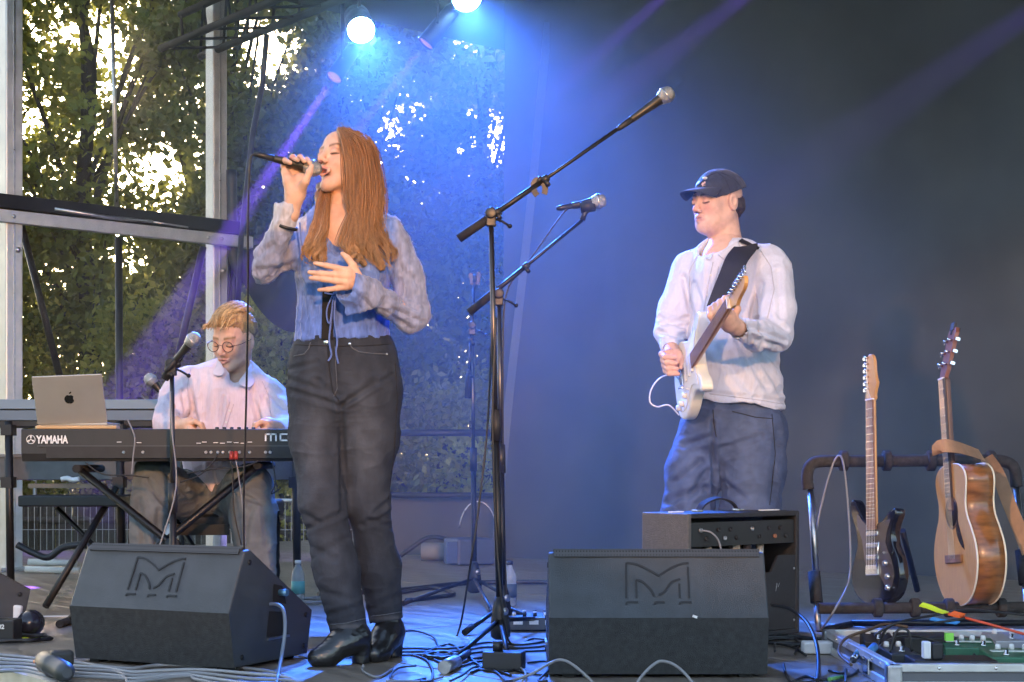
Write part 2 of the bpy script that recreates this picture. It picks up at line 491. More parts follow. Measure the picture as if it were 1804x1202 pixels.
# lighting truss over the back of the stage
ta = Vector((-2.3, 10.13, 3.35)); tb = ta + e1 * 9.0
t = thing('lighting_truss', 'dark triangular lighting truss across the top of the stage', 'truss', ta)
ax = (tb - ta).normalized(); sd = Vector((-ax.y, ax.x, 0))
ch = [Vector((0, 0, 0)), sd * 0.29, sd * 0.145 + Vector((0, 0, 0.25))]
for k in range(3):
    b = MB(); b.tube([ta + ch[k], tb + ch[k]], 0.025, 10); b.build('chord', mat('truss_black', (0.006, 0.006, 0.007), 0.75, 0, 0.2), t)
for k in range(3):
    b = MB()
    n = 30
    for i in range(n):
        p = ta + ax * (9.0 * i / n) + ch[k]; q = ta + ax * (9.0 * (i + 1) / n) + ch[(k + 1) % 3]
        b.tube([p, q], 0.009, 6)
    b.build('lacing', MATS['truss_black'], t)
b = MB(); b.tube([W(470, 60, 9.5), W(462, 150, 9.6), W(446, 230, 9.7), W(438, 300, 9.8), W(425, 420, 9.9), W(418, 560, 10)], 0.018, 8)
tag(b.build('truss_cable', black_cable), 'black cable dropping from the truss beside the aluminium post', 'cable')

# stage lamps
def lamp_can(p, aim, label, lens_col, es, kind):
    d = (Vector(aim) - Vector(p)).normalized()
    t = thing('stage_lamp', label, 'stage light', p, 'stage lamps hung from the truss')
    M = zframe(p, d)
    r = 0.078 if kind == 'par' else 0.046
    b = MB(); b.lathe([(r * 0.6, -0.26), (r * 0.95, -0.22), (r * 1.05, -0.05), (r * 1.1, 0.0), (r * 1.1, 0.012), (r * 1.0, 0.012), (r * 0.98, -0.01), (0.0001, -0.012)], 24, M); b.build('housing', black_plastic, t)
    lm = mat('lens_' + kind + str(round(es)), (0.02, 0.02, 0.05), 0.2, emis=lens_col, es=es)
    b = MB()
    if kind == 'par':
        b.lathe([(0.0001, -0.008), (r * 0.97, -0.008), (r * 0.97, 0.0), (r * 0.7, 0.004), (0.0001, 0.006)], 28, M)
    else:
        b.lathe([(0.0001, -0.01), (r * 0.98, -0.01), (r * 0.98, 0.004), (r * 0.6, 0.01), (0.0001, 0.014)], 28, M)
    b.build('lens', lm, t)
    b = MB(); top = Vector((p[0], p[1], p[2] + 0.17))
    sx = M.to_3x3() @ Vector((0, 1, 0)); bk = Vector(p) - d * 0.1
    b.tube([bk + sx * (r * 1.25), bk + sx * (r * 1.25) + Vector((0, 0, 0.15)), bk - sx * (r * 1.25) + Vector((0, 0, 0.15)), bk - sx * (r * 1.25)], 0.008, 6); b.tube([bk + Vector((0, 0, 0.15)), bk + Vector((0, 0, max(0.2, 3.36 - bk.z)))], 0.014, 8)
    b.build('yoke', black_metal, t)
    return t, d
def spot(t, p, d, energy, col, ang, blend=0.3, rad=0.03):
    l = bpy.data.lights.new('beam', 'SPOT'); l.energy = energy; l.color = col; l.spot_size = R(ang); l.spot_blend = blend; l.shadow_soft_size = rad
    o = bpy.data.objects.new('lamp_light', l); C.objects.link(o)
    o.parent = t; o.location = d * 0.03
    o.rotation_euler = d.to_track_quat('-Z', 'Y').to_euler()
BLUE = (0.035, 0.17, 1.0); PURP = (0.22, 0.08, 1.0)
KB, KP = 470.0, 3000.0
pB1 = W(636, 53, 8.8); pB2 = W(822, -3, 8.28); pP1 = W(590, 135, 9.06); pP2 = W(752, 75, 8.32)
for (p, aim, lb, e) in ((pB1, (0.15, 4.6, 0.0), 'bright blue-white stage lamp shining straight out above the singer', 1.0), (pB2, (0.5, 4.9, 0.0), 'bright blue-white stage lamp cut off by the top of the view', 1.0)):
    t, d = lamp_can(p, aim, lb, (0.35, 0.75, 1.0), 60.0, 'par')
    spot(t, p, d, KB * e, BLUE, 56, 0.9, 0.07)
def beam_lamp(px, py, Y, tx, ty, tY, lb, e, ang=7.0, col=PURP):
    p = W(px, py, Y); aim = W(tx, ty, tY)
    t, d = lamp_can(p, aim, lb, (0.22, 0.09, 0.9), 0.4, 'beam')
    spot(t, p, d, KP * e, col, ang, 0.25, 0.02)
beam_lamp(590, 135, 9.06, 330, 520, 8.35, 'small purple beam lamp to the left of the singer\'s head', 1.2, 5.5)
beam_lamp(752, 75, 8.32, 480, 420, 8.15, 'small purple beam lamp above the singer at the right', 0.9, 5.5)
beam_lamp(1290, -110, 7.6, 900, 230, 8.4, 'purple beam lamp above the long boom arm, outside the view', 0.5, 6)
beam_lamp(1480, -130, 7.2, 1050, 190, 7.9, 'purple beam lamp above the guitarist, outside the view', 0.28, 8)
beam_lamp(2050, -140, 6.6, 1500, 240, 7.6, 'purple beam lamp above the guitar rack, outside the view', 0.14, 9)

# warm front lamps on a stand among the audience
t = thing('lamp_stand', 'tall stand with two warm front lamps behind the audience, outside the view', 'lamp stand', (1.2, -1.6, -1.12))
b = MB(); b.tube([(1.2, -1.6, -1.1), (1.2, -1.6, 2.5)], 0.03, 10); b.tube([(0.7, -1.6, 2.5), (1.7, -1.6, 2.5)], 0.025, 8)
for k in range(3): b.tube([(1.2, -1.6, -0.5), (1.2 + 0.5 * math.cos(2.1 * k), -1.6 + 0.5 * math.sin(2.1 * k), -1.1)], 0.015, 6)
b.build('mast', black_metal, t)
for x, aim in ((0.75, (-0.95, 5.4, 1.55)), (1.65, (0.75, 6.0, 1.5))):
    p = Vector((x, -1.6, 2.35)); d = (Vector(aim) - p).normalized(); M = zframe(p, d)
    b = MB(); b.lathe([(0.06, -0.3), (0.1, -0.26), (0.11, 0.0), (0.11, 0.012), (0.1, 0.012), (0.098, -0.01), (0.0001, -0.012)], 24, M); h = b.build('lamp_housing', black_plastic, t)
    b = MB(); b.lathe([(0.0001, -0.008), (0.096, -0.008), (0.09, 0.002), (0.0001, 0.006)], 24, M); b.build('lens', mat('lens_warm', (0.1, 0.06, 0.03), 0.2, emis=(1.0, 0.6, 0.3), es=30.0), t)
    l = bpy.data.lights.new('front_wash', 'SPOT'); l.energy = 440.0 if x < 1 else 250.0; l.color = (1.0, 0.47, 0.18); l.spot_size = R(28 if x < 1 else 21); l.spot_blend = 0.7; l.shadow_soft_size = 0.1
    o = bpy.data.objects.new('lamp_light', l); C.objects.link(o); o.parent = t; o.location = p + d * 0.04 - org(t); o.rotation_euler = d.to_track_quat('-Z', 'Y').to_euler()

t = thing('lamp_stand', 'stand with one warm lamp at the audience\'s left, outside the view', 'lamp stand', (-2.6, -1.0, -1.12))
b = MB(); b.tube([(-2.6, -1.0, -1.1), (-2.6, -1.0, 2.5)], 0.03, 10)
for k in range(3): b.tube([(-2.6, -1.0, -0.5), (-2.6 + 0.5 * math.cos(2.1 * k), -1.0 + 0.5 * math.sin(2.1 * k), -1.1)], 0.015, 6)
b.build('mast', black_metal, t)
p = Vector((-2.55, -0.9, 2.4)); d = (Vector((1.45, 5.9, 0.90)) - p).normalized(); M = zframe(p, d)
b = MB(); b.lathe([(0.06, -0.3), (0.1, -0.26), (0.11, 0.0), (0.11, 0.012), (0.1, 0.012), (0.098, -0.01), (0.0001, -0.012)], 24, M); b.build('lamp_housing', black_plastic, t)
b = MB(); b.lathe([(0.0001, -0.008), (0.096, -0.008), (0.09, 0.002), (0.0001, 0.006)], 24, M); b.build('lens', MATS['lens_warm'], t)
l = bpy.data.lights.new('front_wash', 'SPOT'); l.energy = 260.0; l.color = (1.0, 0.50, 0.21); l.spot_size = R(18); l.spot_blend = 0.45; l.shadow_soft_size = 0.1
o = bpy.data.objects.new('lamp_light', l); C.objects.link(o); o.parent = t; o.location = p + d * 0.04 - org(t); o.rotation_euler = d.to_track_quat('-Z', 'Y').to_euler()
# ------------------------------------------------------------------ outside: fence, tent, trees, haze
plank_m = mat('fence_plank', (0.055, 0.042, 0.032), 0.85, noise=0.45, nscale=6, stretch=(6, 6, 0.6))
ft = thing('wooden_fence', 'dark vertical board fence beyond the stage behind the keyboards', 'fence', (-3.5, 13.2, -1.12))
pb = MB(); pb.box((0, 0, 0.72), (0.135, 0.022, 1.44)); pl = None
for i in range(46):
    if pl is None: pl = pb.build('plank', plank_m, ft, world=False); o = pl
    else: o = pl.copy(); C.objects.link(o); o.parent = ft
    o.location = (-2.2 + i * 0.142, rng.uniform(-0.006, 0.006) + 0.06 * i * 0.142, rng.uniform(-0.015, 0.015)); o.rotation_euler = (0, 0, 0.06)
b = MB(); b.tube([(-6.0, 13.1, 0.15), (0.9, 13.5, 0.15)], 0.03, 6); b.tube([(-6.0, 13.1, -0.75), (0.9, 13.5, -0.75)], 0.03, 6); b.build('fence_rail', plank_m, ft)
# wire crowd-barrier panels
wire_m = mat('galvanised', (0.5, 0.5, 0.5), 0.45, 0.8)
for k, (x0, lb) in enumerate(((-2.15, 'wire mesh site fence panel seen between the singer and the keyboard player'), (-4.6, 'wire mesh site fence panel behind the laptop and keyboard legs'))):
    t = thing('fence_panel', lb, 'fence', (x0, 12.6, -1.12), 'wire site fence panels beyond the stage')
    b = MB(); b.tube([(x0, 12.6, -1.12), (x0, 12.6, 0.33), (x0 + 2.3, 12.7, 0.33), (x0 + 2.3, 12.7, -1.12)], 0.02, 8); b.build('frame', wire_m, t)
    b = MB()
    for i in range(1, 46):
        q = i / 46; b.tube([(x0 + 2.3 * q, 12.6 + 0.1 * q, -1.05), (x0 + 2.3 * q, 12.6 + 0.1 * q, 0.32)], 0.0028, 4, caps=False)
    for i in range(1, 6):
        z = -1.05 + 1.37 * i / 6; b.tube([(x0, 12.6, z), (x0 + 2.3, 12.7, z)], 0.003, 4, caps=False)
    b.build('wire', wire_m, t)
# dark pavilion tent
tent_m = mat('tent_canvas', (0.10, 0.10, 0.105), 0.8, noise=0.15, nscale=3)
c = W(252, 622, 15.5); t = thing('pavilion_tent', 'dark grey peaked pavilion tent beyond the mesh screen', 'tent', (c.x, c.y, -1.12))
b = MB(); e = 1.0; zb = 0.95
pk = Vector((c.x, c.y, c.z)); cn = [Vector((c.x + sx * 1.05, c.y + sy * 1.05, zb)) for sx, sy in ((-1, -1), (1, -1), (1, 1), (-1, 1))]
rot = Matrix.Rotation(R(18), 3, 'Z'); cn = [Vector((c.x, c.y, 0)) + rot @ (q - Vector((c.x, c.y, 0))) for q in cn]
vs = []; fs = []
for k in range(4):
    a, d2 = cn[k], cn[(k + 1) % 4]; base = len(vs); n = 6
    for i in range(n + 1):
        q = i / n
        for s_ in (0, 0.5, 1):
            p = a.lerp(d2, s_).lerp(pk, q); p.z -= 0.10 * math.sin(math.pi * q); vs.append(p)
    for i in range(n):
        for m_ in range(2): fs.append((base + i * 3 + m_, base + i * 3 + m_ + 1, base + i * 3 + m_ + 4, base + i * 3 + m_ + 3))
b.add(vs, fs, True); b.build('roof', tent_m, t)
b = MB()
for k in range(4):
    a, d2 = cn[k], cn[(k + 1) % 4]; dn = Vector((0, 0, -0.22)); b.add([a, d2, d2 + dn, a + dn], [(0, 1, 2, 3)])
b.build('valance', tent_m, t)
for q in cn:
    b = MB(); b.tube([(q.x, q.y, -1.12), (q.x, q.y, zb)], 0.02, 8); b.build('leg', alu, t)

# trees
leaf_m = mat('leaf', (0.07, 0.10, 0.03), 0.6, 0, 0.3, attr='leafcol', trans=0.6)
bark_m = mat('bark', (0.05, 0.042, 0.035), 0.9, noise=0.4, nscale=12, stretch=(1, 1, 0.3))
GAPS = [(200, 110, 44, 95, .97), (295, 295, 62, 46, .98), (90, 80, 32, 75, 0.85), (160, 180, 60, 40, .45), (320, 180, 50, 60, .3), (100, 330, 60, 40, .4), (260, 440, 60, 40, .35), (45, 215, 40, 40, .8), (120, 250, 60, 30, .5), (215, 330, 30, 60, .6), (440, 230, 30, 60, .3), (470, 90, 60, 40, .8), (430, 60, 40, 40, .7), (700, 220, 45, 60, .8), (885, 250, 48, 75, .9), (942, 80, 28, 60, .95), (700, 130, 30, 40, .6), (750, 330, 40, 40, .5), (830, 90, 60, 40, .4), (480, 90, 60, 60, .9), (60, 215, 22, 22, .7), (300, 370, 40, 22, .7), (265, 330, 18, 40, .7), (150, 30, 30, 20, .7), (330, 110, 50, 16, .5)]
def tree(x, y, h, rad, label, ncl, nl, col, leaf=0.05, zlow=-0.8, seedv=0, sparse=0.0):
    r = np.random.default_rng(100 + seedv)
    t = thing('tree', label, 'tree', (x, y, -1.12), 'trees beyond the stage')
    nl = int(nl * 1.25)
    b = MB()
    tp = [(x, y, -1.12)]
    for k in range(1, 7): tp.append((x + r.normal(0, 0.08) * k * 0.5, y + r.normal(0, 0.08) * k * 0.5, -1.12 + (h + 0.6) * k / 6.5))
    tp = spline(tp, 4); b.tube(tp, list(np.linspace(0.14, 0.02, len(tp))), 9)
    # crown: clumps through the volume
    cen = []
    while len(cen) < ncl:
        p = r.uniform(-1, 1, 3)
        q = np.linalg.norm(p)
        if q > 1 or q < 0.25 * r.uniform(): continue
        w = Vector((x + p[0] * rad, y + p[1] * rad, zlow + (h - zlow) * (p[2] + 1) / 2))
        px = 902 + w.x * F / w.y; py = 815 - (w.z - CAMZ) * F / w.y
        skip = False
        for gx, gy, gw, gh, st in GAPS:
            d = ((px - gx) / (gw * 1.15)) ** 2 + ((py - gy) / (gh * 1.15)) ** 2
            if d < (0.75 + 0.5 * r.uniform()) and r.uniform() < st: skip = True
        if skip or r.uniform() < sparse: continue
        cen.append(w)
    for k in range(0, len(cen), max(1, ncl // 26)):
        w = cen[k]; s0 = tp[min(len(tp) - 1, max(2, int(len(tp) * (w.z + 1.12) / (h + 1.2) * 0.75)))]
        mid = Vector(s0).lerp(w, 0.5) + Vector((0, 0, 0.12))
        b.tube(spline([s0, mid, w], 4), list(np.linspace(0.03, 0.006, 9)), 5)
    b.build('trunk', bark_m, t)
    cn_ = np.array([list(w) for w in cen])
    cl = np.repeat(cn_, nl, 0)
    n = len(cl)
    pos = cl + r.normal(0, 1, (n, 3)) * np.array([0.15, 0.15, 0.12])
    pos[:, 2] = np.maximum(pos[:, 2], -1.05)
    a = r.normal(0, 1, (n, 3)); a /= np.linalg.norm(a, axis=1)[:, None]
    bb = r.normal(0, 1, (n, 3)); bb -= a * (a * bb).sum(1)[:, None]; bb /= np.linalg.norm(bb, axis=1)[:, None]
    sz = leaf * r.uniform(0.35, 1.0, n)[:, None] ** 0.8 * 1.5
    vs = np.stack([pos - a * sz, pos + bb * sz * 0.55, pos + a * sz, pos - bb * sz * 0.55], 1).reshape(-1, 3)
    fs = np.arange(n * 4).reshape(n, 4)
    me = mesh_from(vs - np.array([x, y, -1.12]), fs)
    hue = np.repeat(r.uniform(0, 1, len(cen)), nl) * 0.6 + r.uniform(0, 1, n) * 0.4
    c0 = np.array(col[0]); c1 = np.array(col[1])
    lc = c0 + (c1 - c0) * hue[:, None]
    ca = me.color_attributes.new('leafcol', 'FLOAT_COLOR', 'POINT')
    ca.data.foreach_set('color', np.concatenate([np.repeat(lc, 4, 0), np.ones((n * 4, 1))], 1).astype(np.float32).ravel())
    link('crown', me, leaf_m, t)
    return t
GD = ((0.11, 0.135, 0.03), (0.32, 0.34, 0.075)); GY = ((0.20, 0.22, 0.04), (0.58, 0.52, 0.12))  # GY: sunlight on the bushes put into a golden leaf colour
tree(-6.3, 16.5, 9.0, 1.9, 'dark leafy tree behind the left post', 430, 50, GD, seedv=1)
tree(-4.35, 15.8, 9.0, 1.35, 'tall dark tree behind the silver pole and laptop', 440, 52, GD, seedv=2)
tree(-3.05, 16.6, 9.0, 1.15, 'dense dark tree just left of the second aluminium post', 500, 54, GD, seedv=3)
tree(-1.7, 16.2, 9.2, 1.3, 'dark tree behind the singer\'s raised microphone', 480, 52, GD, seedv=4)
tree(-0.3, 17.0, 9.0, 1.5, 'dark tree behind the two bright blue lamps', 520, 52, GD, seedv=5)
tree(1.0, 17.6, 9.0, 1.5, 'dark tree at the edge of the black backdrop', 500, 56, GD, seedv=6)
tree(-5.3, 14.6, 3.2, 0.9, 'low golden-green bush beyond the left mesh screen', 220, 60, GY, leaf=0.036, seedv=7)
tree(-3.3, 14.4, 2.2, 0.85, 'golden-green bush beyond the mesh behind the small mic', 170, 60, GY, leaf=0.036, seedv=8)
tree(-1.95, 13.9, 2.5, 0.6, 'bright green bush between the keyboard player and the singer', 170, 64, GY, seedv=9, leaf=0.032)
tree(-0.55, 14.2, 1.5, 0.7, 'yellow-green bush in the gap under the mesh behind the mic stands', 110, 60, GY, leaf=0.036, seedv=10)
tree(-4.3, 20.5, 8.0, 2.2, 'distant tree filling the gaps at the left', 260, 44, GD, seedv=11, leaf=0.06, sparse=0.3)
tree(-0.8, 21.5, 9.5, 2.4, 'distant tree filling the gaps behind the singer', 380, 46, GD, seedv=12, leaf=0.06, sparse=0.2)

# stage smoke: an even, closed body of thin smoke drifting over the back of the stage
fp = [(0.2, 5.4), (4.2, 5.4), (4.2, 7.2), (1.9, 8.82), (-0.05, 10.28), (-1.9, 10.02), (-2.75, 9.25), (-2.75, 8.6)]
hz = MB(); hz.prism(fp, 0.006, 4.2)
hm = bpy.data.materials.new('smoke'); hm.use_nodes = True
hn = hm.node_tree.nodes; hn.remove(hn['Principled BSDF'])
pv = hn.new('ShaderNodeVolumePrincipled'); pv.inputs['Color'].default_value = (0.9, 0.93, 1.0, 1); pv.inputs['Density'].default_value = 0.030; pv.inputs['Anisotropy'].default_value = 0.3
hm.node_tree.links.new(pv.outputs[0], hn['Material Output'].inputs['Volume'])
ho = hz.build('smoke', hm); ho['kind'] = 'stuff'
# ------------------------------------------------------------------ implicit-surface modeller for people
def vnoise(P, seed=0):                                   # smooth value noise in [-1, 1]
    P = np.asarray(P, dtype=np.float64)
    i = np.floor(P).astype(np.int64); f = P - i; f = f * f * (3 - 2 * f)
    def h(a, b, c):
        n = (a * 374761393 + b * 668265263 + c * 2147483647 + seed * 974634777) & 0xffffffff
        n = ((n ^ (n >> 13)) * 1274126177) & 0xffffffff
        return ((n ^ (n >> 16)) & 0xffff) / 32767.5 - 1.0
    r = 0
    for dx in (0, 1):
        wx = f[:, 0] if dx else 1 - f[:, 0]
        for dy in (0, 1):
            wy = f[:, 1] if dy else 1 - f[:, 1]
            for dz in (0, 1):
                wz = f[:, 2] if dz else 1 - f[:, 2]
                r = r + wx * wy * wz * h(i[:, 0] + dx, i[:, 1] + dy, i[:, 2] + dz)
    return r
class Sdf:
    def __init__(s, lo, hi, h):
        s.lo = np.array(lo, dtype=np.float64); s.h = h
        s.n = np.ceil((np.array(hi) - s.lo) / h).astype(int) + 1
        s.F = np.full(s.n, 1.0, dtype=np.float32)
    def sub(s, lo, hi):
        a = np.clip(np.floor((np.array(lo) - s.lo) / s.h).astype(int), 0, s.n)
        b = np.clip(np.ceil((np.array(hi) - s.lo) / s.h).astype(int) + 1, 0, s.n)
        if np.any(b <= a): return None
        sl = tuple(slice(int(a[k]), int(b[k])) for k in range(3))
        ax = [(s.lo[k] + s.h * np.arange(a[k], b[k])).astype(np.float32) for k in range(3)]
        return sl, ax[0][:, None, None], ax[1][None, :, None], ax[2][None, None, :]
    def comb(s, sl, d, k, op):
        A = s.F[sl]
        if op == 'add':
            if k > 0:
                h = np.maximum(k - np.abs(A - d), 0) / k
                s.F[sl] = np.minimum(A, d) - h * h * (k * 0.25)
            else: s.F[sl] = np.minimum(A, d)
        else:
            d = -d
            if k > 0:
                h = np.maximum(k - np.abs(A - d), 0) / k
                s.F[sl] = np.maximum(A, d) + h * h * (k * 0.25)
            else: s.F[sl] = np.maximum(A, d)
    def cone(s, a, b, ra, rb, k=0.02, flat=None, op='add'):
        a = np.array(a, dtype=np.float32); b = np.array(b, dtype=np.float32)
        m = max(ra, rb) * (max(1.0, flat[1]) if flat else 1) + k + 2.5 * s.h
        q = s.sub(np.minimum(a, b) - m, np.maximum(a, b) + m)
        if q is None: return s
        sl, X, Y, Z = q
        ab = b - a; L2 = float(ab @ ab) + 1e-12
        dx, dy, dz = X - a[0], Y - a[1], Z - a[2]
        t = np.clip((dx * ab[0] + dy * ab[1] + dz * ab[2]) / L2, 0, 1)
        dx = dx - t * ab[0]; dy = dy - t * ab[1]; dz = dz - t * ab[2]
        r = ra + (rb - ra) * t
        if flat:
            n = np.array(flat[0], dtype=np.float32); n = n / np.linalg.norm(n); fc = flat[1]
            c = dx * n[0] + dy * n[1] + dz * n[2]
            d = np.sqrt(np.maximum(dx * dx + dy * dy + dz * dz + c * c * (1 / (fc * fc) - 1), 1e-12)) - r
            d = d * min(1.0, (fc + 1) / 2)
        else:
            d = np.sqrt(dx * dx + dy * dy + dz * dz) - r
        s.comb(sl, d, k, op); return s
    def ball(s, c, r, k=0.02, op='add'): return s.cone(c, Vector(c) + Vector((0, 0, 1e-5)), r, r, k, None, op)
    def ell(s, c, r, rot=None, k=0.02, op='add'):
        c = np.array(c, dtype=np.float32); m = max(r) + k + 2.5 * s.h
        q = s.sub(c - m, c + m)
        if q is None: return s
        sl, X, Y, Z = q
        dx, dy, dz = X - c[0], Y - c[1], Z - c[2]
        if rot is not None:
            A = np.array(rot.transposed(), dtype=np.float32)
            dx, dy, dz = (A[0, 0] * dx + A[0, 1] * dy + A[0, 2] * dz, A[1, 0] * dx + A[1, 1] * dy + A[1, 2] * dz, A[2, 0] * dx + A[2, 1] * dy + A[2, 2] * dz)
        k0 = np.sqrt((dx / r[0]) ** 2 + (dy / r[1]) ** 2 + (dz / r[2]) ** 2) + 1e-6
        k1 = np.sqrt((dx / r[0] ** 2) ** 2 + (dy / r[1] ** 2) ** 2 + (dz / r[2] ** 2) ** 2) + 1e-6
        s.comb(sl, k0 * (k0 - 1) / k1, k, op); return s
    def plane(s, p, n, k=0.0):                           # keep the side n points away from
        p = np.array(p); n = np.array(n, dtype=np.float64); n /= np.linalg.norm(n)
        sl, X, Y, Z = s.sub(s.lo, s.lo + s.h * (s.n - 1))
        d = ((X - p[0]) * n[0] + (Y - p[1]) * n[1] + (Z - p[2]) * n[2]).astype(np.float32)
        s.F[sl] = np.maximum(s.F[sl], d); return s
    def path(s, pts, rs, k=0.02, flat=None, op='add'):
        for i in range(len(pts) - 1): s.cone(pts[i], pts[i + 1], rs[i], rs[i + 1], k, flat, op)
        return s
    def mesh(s):
        F = s.F; S = F < 0
        c = np.zeros(np.array(S.shape) - 1, dtype=np.int8)
        cs = [(i, j, k) for i in (0, 1) for j in (0, 1) for k in (0, 1)]
        nx, ny, nz = S.shape
        for i, j, k in cs: c += S[i:nx - 1 + i, j:ny - 1 + j, k:nz - 1 + k]
        mx = (c > 0) & (c < 8)
        I, J, K = np.nonzero(mx)
        idx = np.full(c.shape, -1, dtype=np.int32); idx[mx] = np.arange(len(I))
        v = {q: F[I + q[0], J + q[1], K + q[2]] for q in cs}
        acc = np.zeros((len(I), 3)); cnt = np.zeros(len(I))
        for q in cs:
            for ax in range(3):
                if q[ax]: continue
                q2 = list(q); q2[ax] = 1; q2 = tuple(q2)
                va, vb = v[q], v[q2]; cr = (va < 0) != (vb < 0)
                t = np.where(cr, va / np.where(cr, va - vb, 1), 0)
                for d in range(3):
                    acc[:, d] += np.where(cr, (q[d] + (t if d == ax else 0)), 0)
                cnt += cr
        pos = s.lo + s.h * (np.stack([I, J, K], 1) + acc / cnt[:, None])
        faces = []
        for ax in range(3):
            sl0 = [slice(1, -1)] * 3; sl0[ax] = slice(0, S.shape[ax] - 1)
            sl1 = [slice(1, -1)] * 3; sl1[ax] = slice(1, S.shape[ax])
            A = S[tuple(sl0)]; B = S[tuple(sl1)]
            e = np.stack(np.nonzero(A != B), 1); fl = A[tuple(e.T)]
            e = e + 1; e[:, ax] -= 1
            u, w = [(1, 2), (2, 0), (0, 1)][ax]
            def cell(du, dw):
                g_ = e.copy(); g_[:, u] += du; g_[:, w] += dw
                return idx[tuple(g_.T)]
            q = np.stack([cell(-1, -1), cell(0, -1), cell(0, 0), cell(-1, 0)], 1)
            q[~fl] = q[~fl][:, ::-1]
            faces.append(q)
        return pos, np.concatenate(faces)
def normals(v, f):
    n = np.cross(v[f[:, 2]] - v[f[:, 0]], v[f[:, 3]] - v[f[:, 1]])
    N = np.zeros_like(v)
    for k in range(4): np.add.at(N, f[:, k], n)
    return N / (np.linalg.norm(N, axis=1)[:, None] + 1e-12)
def smooth_mesh(v, f, it=1):
    e = np.concatenate([f[:, [0, 1]], f[:, [1, 2]], f[:, [2, 3]], f[:, [3, 0]]])
    for _ in range(it):
        A = np.zeros_like(v); n = np.zeros(len(v))
        np.add.at(A, e[:, 0], v[e[:, 1]]); np.add.at(n, e[:, 0], 1)
        v = 0.45 * v + 0.55 * A / np.maximum(n, 1)[:, None]
    return v
def seg_dist(P, a, b):
    ab = b - a; t = np.clip(((P - a) @ ab) / (ab @ ab + 1e-12), 0, 1)
    return np.linalg.norm(P - a - t[:, None] * ab, axis=1)
def to_px(P): return np.stack([902 + P[:, 0] * F / P[:, 1], 815 - (P[:, 2] - CAMZ) * F / P[:, 1]], 1)
def folds(v, f, lst, Y):                                 # creases: (x1,y1,x2,y2,width px,depth mm) seen from the front
    N = normals(v, f); q = to_px(v); d = np.zeros(len(v)); fr = np.clip(-N[:, 1] * 2 + 0.3, 0, 1)
    for (x1, y1, x2, y2, w, dp) in lst:
        D = seg_dist(q, np.array([x1, y1], float), np.array([x2, y2], float))
        d += -dp * 0.001 * (np.exp(-(D / w) ** 2) - 0.55 * np.exp(-((D - 1.9 * w) / w) ** 2)) * fr
    return v + N * d[:, None]
def drape(v, f, amp, sc, seed=0, ridged=True):
    N = normals(v, f); d = np.zeros(len(v))
    wv = v + 0.035 * np.stack([vnoise(v * 5.0, seed + 50 + i) for i in range(3)], 1)
    for k, a in enumerate((1.0, 0.6, 0.35)):
        n = vnoise(wv * np.array(sc) * 2.1 ** k + 13.7 * k, seed + k)
        if ridged: n = 2.2 * (1 - np.abs(n)) ** 4 - 0.7
        d += a * n
    return v + N * (d * amp)[:, None]
def cmesh(name, v, f, col, material, parent, sub=None):  # link a modelled surface with its own colours
    off = np.array(org(parent)) if parent is not None else np.zeros(3)
    me = mesh_from(v - off, f, True)
    if col is not None:
        ca = me.color_attributes.new('col', 'FLOAT_COLOR', 'POINT')
        ca.data.foreach_set('color', np.concatenate([col, np.ones((len(v), 1))], 1).astype(np.float32).ravel())
    o = link(name, me, material, parent)
    if parent is not None: ORG[o.name] = org(parent)
    return o
from mathutils.bvhtree import BVHTree
def surface(v, f):                                       # for laying seams and buttons on a modelled cloth
    return BVHTree.FromPolygons([tuple(p) for p in v], [tuple(int(i) for i in q) for q in f])
def on(bv, px, py, lift=0.0008):
    d = (W(px, py, 5.0) - Vector((0, 0, CAMZ))).normalized()
    hit, n, i, ds = bv.ray_cast(Vector((0, 0, CAMZ)), d)
    return None if hit is None else hit - d * lift
def seam(bv, pts, r, m, parent, name='seam'):
    P = []
    for k in range(len(pts) - 1):
        n = max(2, int(math.hypot(pts[k + 1][0] - pts[k][0], pts[k + 1][1] - pts[k][1]) / 4))
        for i in range(n): P.append((pts[k][0] + (pts[k + 1][0] - pts[k][0]) * i / n, pts[k][1] + (pts[k + 1][1] - pts[k][1]) * i / n))
    P.append(pts[-1])
    Q_ = [q for q in (on(bv, *p) for p in P) if q is not None]
    Q_ = [Q_[0]] + [b_ for a_, b_ in zip(Q_, Q_[1:]) if (b_ - a_).length < 0.06]
    if len(Q_) < 2: return
    b = MB(); b.tube(Q_, r, 5); return b.build(name, m, parent)
def stud(bv, px, py, r, m, parent, name='button'):
    p = on(bv, px, py)
    if p is None: return
    b = MB(); b.ball(tuple(p), (r, r * 0.5, r), 10); return b.build(name, m, parent)
def mixc(c, c2, w): return c + (np.array(c2) - c) * np.clip(w, 0, 1)[:, None]
def head_frame(c, fwd, up=(0, 0, 1), sc=1.0):
    y = Vector(fwd).normalized(); x = y.cross(Vector(up)).normalized(); z = x.cross(y)
    M = Matrix(((x.x, y.x, z.x, c[0]), (x.y, y.y, z.y, c[1]), (x.z, y.z, z.z, c[2]), (0, 0, 0, 1)))
    return M @ Matrix.Scale(sc, 4)
